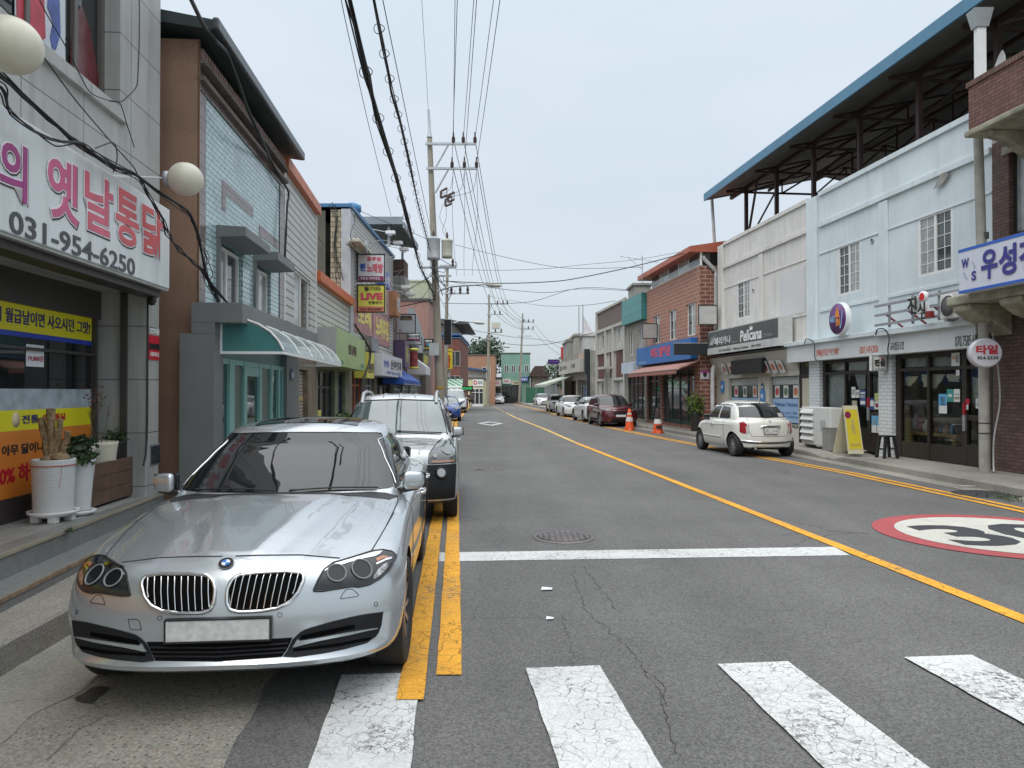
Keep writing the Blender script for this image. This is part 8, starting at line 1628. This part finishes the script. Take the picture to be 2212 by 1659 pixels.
# --- the other cars
def stdcar(name,label,loc,rz,m,L,w,H,hood=.95,cowl=1.2,kind='sedan',r=.32,group=None,glass=CARG,lower=None,gc=.2,**k):
 y1=L*.19;y2=L*.79;belt=hood+.02;ytop=cowl+(H-belt)*k.get('rake',1.35);rear=k.get('rear')or{'sedan':(L-.75,L-1.25),'hatch':(L-.05,L-.45),'suv':(L-.06,L-.35),'van':(L-.03,L-.15)}[kind];nose=k.get('nose',hood-.18);DM=k.get('dome',0)
 zc_=[(-.1,nose),(.05,nose+.06),(.25,nose+.10),(cowl*.6,hood-.02),(cowl,hood+.03),(L*.5,belt+.06),(L-.4,belt+.08 if kind!='sedan' else belt+.07),(L,belt+.02)]
 ze_=[(-.1,nose-.08),(.3,nose),(cowl,hood-.06),(L*.5,belt),(L,belt)]
 P=dict(L=L,w=w,r=r,y1=k.get('y1',y1),y2=k.get('y2',y2),tw=.2,arch=r+.055,df=k.get('df',.45),dr=k.get('dr',.35),n=k.get('n',2.7),NF=16,NS=40,MX=16,zf=.55,td=.12,paint=m,spokes=k.get('spokes',8),sw=.03 if k.get('spokes',8)<10 else .014,T=mkT(zc_,ze_,w,3.0),
  levels=[('a',gc,.16,w-.08,L-.14),('a',gc+.05,.03,w-.03,L-.03),('a',.42,.0,w,L),('a',.55,.0,w,L),('f',.5,.02,w,L-.01),('t',.12,.05,w-.005,L-.03),('t',.06,.07,w-.015,L-.04),('t',.025,.10,w-.035,L-.06),('t',0,.15,w-.08,L-.1)],
  T2=mkT([(ytop-.2,H-.06),(ytop+.3,H),(L*.62,H),(rear[1],H-.05)],[(ytop-.2,H-.12-DM),(ytop+.3,H-.06-DM),(L*.62,H-.06-DM),(rear[1],H-.12-DM)],w-.25,2.6),
  cab=[('a',belt-.04,cowl-.08,w-.09,rear[0]),('a',belt+(H-belt)*.25,cowl+(ytop-cowl)*.26,w-.13,rear[0]+(rear[1]-rear[0])*.22),('a',belt+(H-belt)*.5,cowl+(ytop-cowl)*.52,w-.18,rear[0]+(rear[1]-rear[0])*.45),('a',belt+(H-belt)*.72,cowl+(ytop-cowl)*.78,w-.235,rear[0]+(rear[1]-rear[0])*.7),('t',.04,ytop,w-.28,rear[1]+.05),('t',.012,ytop+.1,w-.31,rear[1]-.05),('t',0,ytop+.22,w-.36,rear[1]-.16)],cdf=.32,cdr=k.get('cdr',.28),cn=k.get('cn',2.5))
 c=Car(name,label,loc,rz,P,group);zt,zb=belt+(H-belt)*k.get('gz',.80),belt+.05;wt,wb=w-.30,w-.17
 c.patch('front',[(-wt,zt),(0,zt+.02),(wt,zt)],[(-wb,zb),(0,zb-.01),(wb,zb)],glass,'windscreen',.006,18,8,c.tc)
 c.seam('front',[(-wb-.01,zb-.02),(-wt-.01,zt+.015),(0,zt+.035),(wt+.01,zt+.015),(wb+.01,zb-.02)],None,'windscreen_seal',.010,.002,c.tc)
 if kind!='sedan':c.patch('rear',[(-wt,zt+.02),(0,zt+.03),(wt,zt+.02)],[(-wb,zb+.05),(0,zb+.04),(wb,zb+.05)],k.get('rglass',CARG),'rear_window',.006,18,8,c.tc)
 else:c.patch('rear',[(-wt+.04,zt),(0,zt+.02),(wt-.04,zt)],[(-wb,zb+.05),(0,zb+.04),(wb,zb+.05)],CARG,'rear_window',.006,18,8,c.tc)
 ya,yb=cowl+.25,rear[0]-k.get('side_end',.25 if kind!='sedan' else .2);mid=(ya+yb)/2+.05
 for s_ in 'RL':
  c.patch(s_,[(ya,zb+.02),(ytop,zt-.04),(mid-.05,zt)],[(ya,zb),(ytop,zb),(mid-.05,zb)],CARG,'side_window',.006,14,6,c.tc)
  c.patch(s_,[(mid+.03,zt),(min(rear[1],yb-.2),zt-.03),(yb,zb+.06+(.15 if kind in('van','suv')else 0))],[(mid+.03,zb),(min(rear[1],yb-.2),zb),(yb,zb+.02)],CARG,'side_window',.006,14,6,c.tc)
  if kind=='van' or kind=='suv' or L>4:c.seam(s_,[(mid,.35),(mid,zb)],None,'panel_seam',.005,0,c.tb,n=12)
  c.seam(s_,[(cowl+.12,.35),(cowl+.08,.7),(cowl+.2,zb-.06)],None,'panel_seam',.005,0,c.tb,n=12)
 c.mirror(w-.02,cowl+.38,belt+.06,k.get('mirm',m),.95)
 c.handle(mid-.32,belt-.13,k.get('hm',m))
 if lower:
  for kd,y_ in(('front',0),('rear',1)):c.patch(kd,[(-w+.03,lower),(0,lower),(w-.03,lower)],[(-w+.05,gc+.07),(0,gc+.07),(w-.05,gc+.07)],BPL,'lower_bumper',.008,30,6,c.tb)
  for s_ in 'RL':c.patch(s_,[(P['y1']+r+.08,.50),(P['y2']-r-.08,.50)],[(P['y1']+r+.08,gc+.1),(P['y2']-r-.08,gc+.1)],BPL,'side_cladding',.008,12,4,c.tb)
 b=MB();b.box(-w+.25,w-.25,.4,L-.4,gc-.03,gc+.05);b.build('underbody',flat('underbody',(.01,.01,.01)),c.t)
 c.belt=belt;return c
def front_bits(c,hz,hx0,hx1,hh,gz0,gz1,gw,plate=True,hm=HLG,gm=None,slant=.04,pz=.42,intake=True):
 c.patch('front',[(hx0,hz+hh*.3),((hx0+hx1)/2,hz+hh*.75),(hx1,hz+hh+slant)],[(hx0,hz-hh*.3),((hx0+hx1)/2,hz-hh*.4),(hx1,hz+slant)],hm,'headlight',.008,14,6,c.tb,both=True)
 c.disc('front',hx0+(hx1-hx0)*.45,hz+.02,hh*.4,mat('lamp_bowl',(.22,.23,.23),.15,.5),'lamp_bowl',.014,True,tree=c.tb)
 c.patch('front',[(-gw,gz1),(0,gz1+.01),(gw,gz1)],[(-gw*.85,gz0),(0,gz0),(gw*.85,gz0)],gm or BPL,'grille',.007,12,4,c.tb)
 if intake:c.patch('front',[(-c.P['w']*.55,.40),(0,.42),(c.P['w']*.55,.40)],[(-c.P['w']*.5,.28),(0,.27),(c.P['w']*.5,.28)],BPL,'lower_intake',.007,14,4,c.tb)
 if plate:c.plate('front',pz,.5,.11,M['white'],None)
WPA=paint('white_car_paint',(.66,.68,.69),0);SLV=paint('silver_grey_paint',(.50,.53,.54),.5);MRN=paint('maroon_paint',(.10,.010,.018),.3);BLP=paint('blue_car_paint',(.02,.07,.28),.3);IVP=paint('ivory_car_paint',(.68,.68,.63),0)
# silver off-roader behind the sedan
c=stdcar('off_roader','silver off-roader with black plastic bumper parked behind the silver sedan',(-1.585,9.15),R(4.4),SLV,4.33,.905,1.69,1.04,1.30,'suv',.36,glass=CARGL,lower=.78,gc=.27,rake=1.0,n=3.0,df=.36,nose=.90)
c.patch('front',[(.54,.93),(.60,.99),(.68,1.03),(.78,1.01),(.85,.93)],[(.53,.81),(.62,.80),(.68,.80),(.78,.80),(.86,.81)],HLG,'headlight',.010,20,8,c.tb,both=True,thick=1)
c.disc('front',.74,.93,.065,mat('lamp_bowl',(.22,.23,.23),.15,.5),'lamp_bowl',.016,True,tree=c.tb);c.disc('front',.60,.89,.032,mat('lamp_bowl2',(.22,.22,.22),.15,.5),'lamp_bowl',.016,True,tree=c.tb);c.patch('front',[(.56,.835),(.84,.835)],[(.56,.805),(.84,.805)],mat('indicator_dull',(.32,.18,.12),.2,coat=1),'indicator',.014,8,2,c.tb,both=True)
c.seam('front',[(.52,.795),(.53,.93),(.60,1.0),(.68,1.04),(.78,1.02),(.86,.93),(.87,.80),(.52,.795)],M['black'],'headlight_rim',.006,.006,c.tb,both=True)
c.patch('front',[(-.27,.98),(0,.985),(.27,.98)],[(-.27,.80),(0,.795),(.27,.80)],mat('grille_black',(.004,.004,.004),.9),'grille',.008,12,6,c.tb);c.seam('front',[(-.28,.99),(.28,.99),(.28,.79),(-.28,.79)],M['black'],'grille_surround',.014,.008,c.tb,close=True)
for z in(.84,.89,.94):c.seam('front',[(-.26,z),(.26,z)],M['chrome']if z==.86 else BPL,'grille_bar',.008,.014,c.tb)
c.disc('front',.68,.68,.055,mat('fog_lamp',(.45,.46,.46),.1,.6),'fog_lamp',.022,True,tree=c.tb);c.disc('front',.68,.68,.068,M['black'],'fog_lamp_rim',.020,True,ring=.012,tree=c.tb)
c.patch('front',[(-.5,.46),(0,.47),(.5,.46)],[(-.45,.30),(0,.29),(.45,.30)],mat('intake_shade',(.003,.003,.003),.9),'lower_intake',.014,14,4,c.tb)  # near-black patch on the bumper, the intake's inner shade as colour
for sx in(-1,1):
 p=[c.hit('top',sx*.565,y,c.tc)[0]for y in(1.95,2.15,2.6,3.2,3.7)];b=MB();b.tube([p[0],p[1]+Vector((0,0,.075)),p[2]+Vector((0,0,.08)),p[3]+Vector((0,0,.08)),p[4]],[.03,.028,.022,.022,.03],8);b.build('roof_rail',mat('rail_silver',(.42,.43,.44),.4,.4),c.t)
for x in(-.24,0,.24):c.seam('top',[(x,2.0),(x,3.6)],SLV,'roof_rib',.012,0,c.tc,n=10)
for x0,x1 in((-.62,-.02),(.02,.66)):
 ps=c.pts('front',[(x0+(x1-x0)*k/8,1.135-.03*k/8)for k in range(9)],.02,c.tc);b=MB();b.tube(ps,[.014]+[.008]*8,6);b.build('wiper',M['black'],c.t)
c.seam('front',[(-.8,1.02),(-.5,.99)],None,'bonnet_seam',.003,0,c.tb)
c.seam('top',[(.40,.10),(.47,.5),(.66,1.25)],SLV,'bonnet_crease',.010,.0,c.tb,both=True)
# ivory city car seen from behind
c=stdcar('city_car','ivory rounded city car seen from behind, parked by the chicken restaurant',(6.30,22.30),math.pi+.12,IVP,3.55,.815,1.49,.92,.82,'hatch',.30,gc=.22,rake=.72,n=2.2,df=.7,y1=.67,y2=2.97,spokes=14,rear=(3.44,2.86),side_end=.80,dome=.07,dr=.55,cdr=.45,gz=.80,mirm=M['chrome'],hm=M['chrome'],cn=2.05)
c.patch('rear',[(.57,.86),(.63,.93),(.71,.90)],[(.55,.68),(.63,.62),(.72,.66)],TLR,'tail_light',.012,10,6,c.tb,both=True,thick=1)
c.patch('rear',[(.55,.80),(.60,.82)],[(.53,.66),(.59,.63)],mat('reverse_lamp',(.5,.5,.5),.2),'reverse_lamp',.016,6,3,c.tb,both=True)
c.plate('rear',.70,.36,.15,M['white'],'07노 5134');b=MB();p,n=c.hit('rear',0,.82,c.tb);b.tube([(-.26,p.y+.02,.80),(-.22,p.y+.03,.825),(.22,p.y+.03,.825),(.26,p.y+.02,.80)],.022,8);b.build('boot_handle',M['chrome'],c.t);c.disc('rear',0,.94,.035,M['steel'],'emblem',.012,tree=c.tb)
c.seam('rear',[(-.70,.44),(-.4,.415),(0,.41),(.4,.415),(.70,.44)],M['chrome'],'bumper_trim',.020,.012,c.tb);c.seam('rear',[(-.68,.405),(-.4,.38),(0,.375),(.4,.38),(.68,.405)],M['black'],'bumper_groove',.012,.006,c.tb)
c.seam('rear',[(-.50,1.02),(-.55,.75),(-.48,.56),(0,.55),(.48,.56),(.55,.75),(.50,1.02)],None,'tailgate_seam',.005,0,c.ta);c.patch('rear',[(-.45,.29),(.45,.29)],[(-.45,.22),(.45,.22)],BPL,'lower_bumper',.01,8,2,c.tb);b=MB();p,n=c.hit('rear',.38,.26,c.tb);b.tube([(.38,p.y-.2,.24),(.38,p.y+.03,.24)],.035,12);b.build('exhaust',M['chrome'],c.t)
for k in 'RL':c.seam(k,[(1.05,.48),(2.3,.48)],mat('rub_strip',(.45,.44,.40),.4),'rub_strip',.02,.006,c.tb);c.seam(k,[(1.0,.80),(2.9,.84)],IVP,'waist_crease',.012,0,c.tb)
c.seam('R',[(2.42,.28),(2.45,.6),(2.40,.93)],None,'door_seam',.005,0,c.tb);c.seam('L',[(2.42,.28),(2.45,.6),(2.40,.93)],None,'door_seam',.005,0,c.tb)
ps=c.pts('rear',[(.1,1.03),(-.18,1.06)],.03,c.tc);b=MB();b.tube(ps,.012,6);b.build('rear_wiper',M['black'],c.t);c.patch('rear',[(-.50,1.14),(-.36,1.15)],[(-.54,1.05),(-.34,1.05)],mat('sticker',(.4,.4,.4),.5,var=.8,sc=60),'window_sticker',.012,6,4,c.tc)
p,n=c.hit('top',0,2.9,c.tc);b=MB();b.tube([p,p+Vector((0,.1,.18))],.006,5);b.build('aerial',M['black'],c.t)
# maroon suv
c=stdcar('maroon_car','dark maroon compact off-roader facing the camera behind a traffic cone',(5.28,35.0),R(5.7),MRN,4.2,.90,1.60,.98,1.15,'suv',.34,gc=.22,n=2.9,df=.4,nose=.86)
front_bits(c,.80,.42,.80,.10,.62,.70,.40,hm=HLG,pz=.55);c.seam('front',[(-.38,.80),(0,.79),(.38,.80)],M['chrome'],'chrome_bar',.012,.01,c.tb);c.disc('front',0,.80,.055,M['chrome'],'emblem',.018,tree=c.tb)
for k in 'RL':c.patch(k,[(.9+.45,.40),(2.9,.40)],[(.9+.45,.28),(2.9,.28)],BPL,'side_cladding',.008,10,3,c.tb)
# white cars along the right kerb
c=stdcar('white_sedan','white sedan seen from behind, tucked behind the maroon car',(4.95-.46,39.7+4.75),math.pi+.10,WPA,4.75,.90,1.44,.95,1.3,'sedan',.33,n=2.8);c.patch('rear',[(.45,.86),(.6,.90),(.80,.86)],[(.45,.78),(.6,.74),(.82,.74)],TLR,'tail_light',.01,12,4,c.tb,both=True);c.plate('rear',.62,.5,.11,M['white'])
c=stdcar('white_sedan','white sedan facing the camera with dark grille, between white sedan and white hatchback',(4.45,48.0),R(5.4),WPA,4.75,.91,1.47,.94,1.25,'sedan',.33,n=2.6,df=.6);front_bits(c,.74,.45,.84,.12,.46,.66,.42,gm=M['black'],pz=.56)
c=stdcar('white_hatchback','small white hatchback at the far end of the right-hand parked row',(4.1,61.2),R(5.4),WPA,3.6,.80,1.50,.95,.95,'hatch',.29,n=2.6);front_bits(c,.78,.40,.74,.16,.50,.62,.35,gm=M['black'])
c=stdcar('white_far_car','white car standing at the far right before the brown house',(3.75,82),R(5.4),WPA,4.3,.88,1.50,.95,1.1,'suv',.33);front_bits(c,.78,.45,.8,.12,.5,.62,.4)
c=stdcar('white_far_car','white car driving towards the camera in front of the green building',(-1.9,98),R(3),WPA,4.5,.88,1.46,.94,1.2,'sedan',.33);front_bits(c,.72,.45,.8,.12,.5,.62,.4)
# left kerb beyond the off-roader
c=stdcar('blue_car','small blue car mostly hidden behind the silver off-roader',(-3.74,41.5),R(3.5),BLP,3.6,.80,1.46,.95,.95,'hatch',.29,glass=CARGL);front_bits(c,.74,.40,.74,.18,.5,.62,.3)
c=stdcar('white_van','white people carrier van parked in front of the walking person',(-4.56,57.5),R(3),WPA,5.1,.92,1.93,1.10,.95,'van',.34,glass=CARGL,lower=.5,n=3.0,rake=.9,nose=.98);front_bits(c,.88,.48,.82,.16,.72,.82,.3)
c=stdcar('silver_far_car','silver car half hidden behind the white van',(-5.25,67.5),R(3),SLV,4.5,.86,1.45,.94,1.2,'sedan',.32)
# ---------------- the walking person ----------------
def skin_fig(name,verts,edges,radii,m,parent,root=0,sub=2):
 me=bpy.data.meshes.new(name);me.from_pydata(verts,edges,[]);me.update();o=bpy.data.objects.new(name,me);COL.objects.link(o);md=o.modifiers.new('skin','SKIN');
 for i,v in enumerate(me.skin_vertices[0].data if me.skin_vertices else[]):pass
 if not me.skin_vertices:
  bm=bmesh.new();bm.from_mesh(me);bm.verts.layers.skin.verify();bm.to_mesh(me);bm.free()
 for i,v in enumerate(me.skin_vertices[0].data):v.radius=(radii[i][0],radii[i][1])if isinstance(radii[i],tuple)else(radii[i],radii[i]);v.use_root=(i==root)
 sb=o.modifiers.new('sub','SUBSURF');sb.levels=sub;sb.render_levels=sub
 bpy.context.view_layer.update();ne=bpy.data.meshes.new_from_object(o.evaluated_get(bpy.context.evaluated_depsgraph_get()));o.modifiers.clear();o.data=ne;ne.name=name;ne.materials.clear();ne.materials.append(m);ne.polygons.foreach_set('use_smooth',[True]*len(ne.polygons));o.parent=parent;OFF[o.name]=Vector((0,0,0));return o
Yp=74;pp=AtY(1017,880,Yp);pr=thing('person','person in grey shirt and dark shorts walking beside the cream shop','person',at=(pp.x,Yp,0),rz=R(8))
SK=mat('skin',(.33,.19,.13),.6,var=.08);
V=[(0,0,.93),(0,.0,1.12),(0,0,1.34),(0,0,1.43),(0,-.01,1.50),(0,-.02,1.60),(0,-.01,1.67),
 (.17,0,1.37),(.27,.03,1.10),(.34,-.08,.90),(.37,-.12,.82),(-.17,0,1.37),(-.25,.02,1.09),(-.24,-.05,.86),(-.24,-.07,.78),
 (.09,0,.90),(.11,-.10,.50),(.10,-.04,.10),(.10,-.16,.04),(-.09,0,.90),(-.10,.02,.50),(-.10,.14,.12),(-.10,.04,.05)]
Eg=[(0,1),(1,2),(2,3),(3,4),(4,5),(5,6),(2,7),(7,8),(8,9),(9,10),(2,11),(11,12),(12,13),(13,14),(0,15),(15,16),(16,17),(17,18),(0,19),(19,20),(20,21),(21,22)]
Rd=[(.15,.11),(.15,.11),(.16,.11),.06,.055,(.085,.10),(.07,.08),.065,.045,.035,.028,.065,.045,.035,.028,.09,.055,.04,.035,.09,.055,.04,.035]
skin_fig('body',V,Eg,Rd,SK,pr)
for sx,hp in((1,V[10]),(-1,V[14])):
 for k in range(4):b=MB();q=Vector(hp)+Vector((sx*.0,-.03+.018*k,-.03));b.tube([q,q+Vector((0,-.012,-.045)),q+Vector((0,-.03,-.075-.006*(k%2)))],[.010,.009,.007],6);b.build('finger',SK,pr)
 b=MB();q=Vector(hp)+Vector((-sx*.02,-.035,0));b.tube([q,q+Vector((-sx*.02,-.025,-.035))],[.011,.008],6);b.build('thumb',SK,pr)
SH=mat('shirt_grey',(.20,.18,.19),.85,var=.25,sc=12);SHO=mat('shorts_dark',(.05,.035,.04),.85,var=.2)
skin_fig('shirt',[(0,0,.90),(0,0,1.12),(0,0,1.35),(0,0,1.44),(.18,0,1.37),(.25,.02,1.16),(-.18,0,1.37),(-.235,.015,1.16)],[(0,1),(1,2),(2,3),(2,4),(4,5),(2,6),(6,7)],[(.185,.135),(.18,.13),(.18,.13),.07,.085,.07,.085,.07],SH,pr)
skin_fig('shorts',[(0,0,.90),(.10,-.01,.82),(.115,-.08,.50),(-.10,0,.82),(-.105,.02,.50)],[(0,1),(1,2),(0,3),(3,4)],[(.165,.125),.11,.085,.11,.085],SHO,pr)
b=MB();b.sphere((0,.01,1.675),.098,16,1.0);b.v=[v if v.z>1.66 or v.y>.0 else Vector((v.x,max(v.y,-.03),max(v.z,1.655)))for v in b.v];b.build('hair',mat('hair_grey',(.06,.055,.05),.8),pr)
for sx in(-1,1):b=MB();b.sphere((sx*.032,-.105,1.625),.011,8);b.build('eye',BKS,pr);b=MB();b.sphere((sx*.09,.0,1.60),.022,8);b.build('ear',SK,pr)
b=MB();b.prism([(-.014,-.11,1.575),(.014,-.11,1.575),(0,-.108,1.615)],(0,-.025,0));b.build('nose',SK,pr);b=MB();b.box(-.025,.025,-.116,-.105,1.545,1.553);b.build('mouth',mat('lips',(.22,.07,.06),.6),pr)
for v in(V[18],V[22]):b=MB();b.sphere((0,0,0),.05,12,.7);b.v=[Vector((v[0]+q.x*.95,v[1]+q.y*2.3+.04,max(.004,.04+q.z)))for q in b.v];b.build('shoe',M['whiteframe']if v==V[18]else M['whiteframe'],pr)
# parcel and clutter by the low shop, grass tufts at the kerbs
TF=random.Random(12)
def tuft(x,y,z,n,s_,label):
 b=MB()
 for k in range(n):
  a=TF.uniform(0,6.28);q=Vector((x+TF.gauss(0,s_),y+TF.gauss(0,s_),z));d=Vector((math.cos(a),math.sin(a),TF.uniform(.5,1.6))).normalized()*TF.uniform(.03,.08);e=Vector((-math.sin(a),math.cos(a),0))*.006;b.add([q-e,q+e,q+d],[(0,1,2)])
 setp(b.build('weed_tuft',LF),label,'weeds',kind='stuff')
p=G(*C2(965,1100));tuft(p.x,p.y,.02,120,.10,'green weeds growing at the right kerb');p=G(2165,1080);tuft(p.x+.1,p.y,.02,260,.16,'mossy weeds by the dark manhole at the right kerb');p=G(*zc(0,1400,900/1757)(385,295),.5);tuft(p.x+.02,p.y,.48,50,.02,'tiny weed on the terrace edge');p=G(*zc(0,1400,900/1757)(450,375),.3);tuft(p.x-.02,p.y,.30,60,.03,'tiny weed on the granite step')
print('OBJECT COUNT',len(bpy.data.objects))
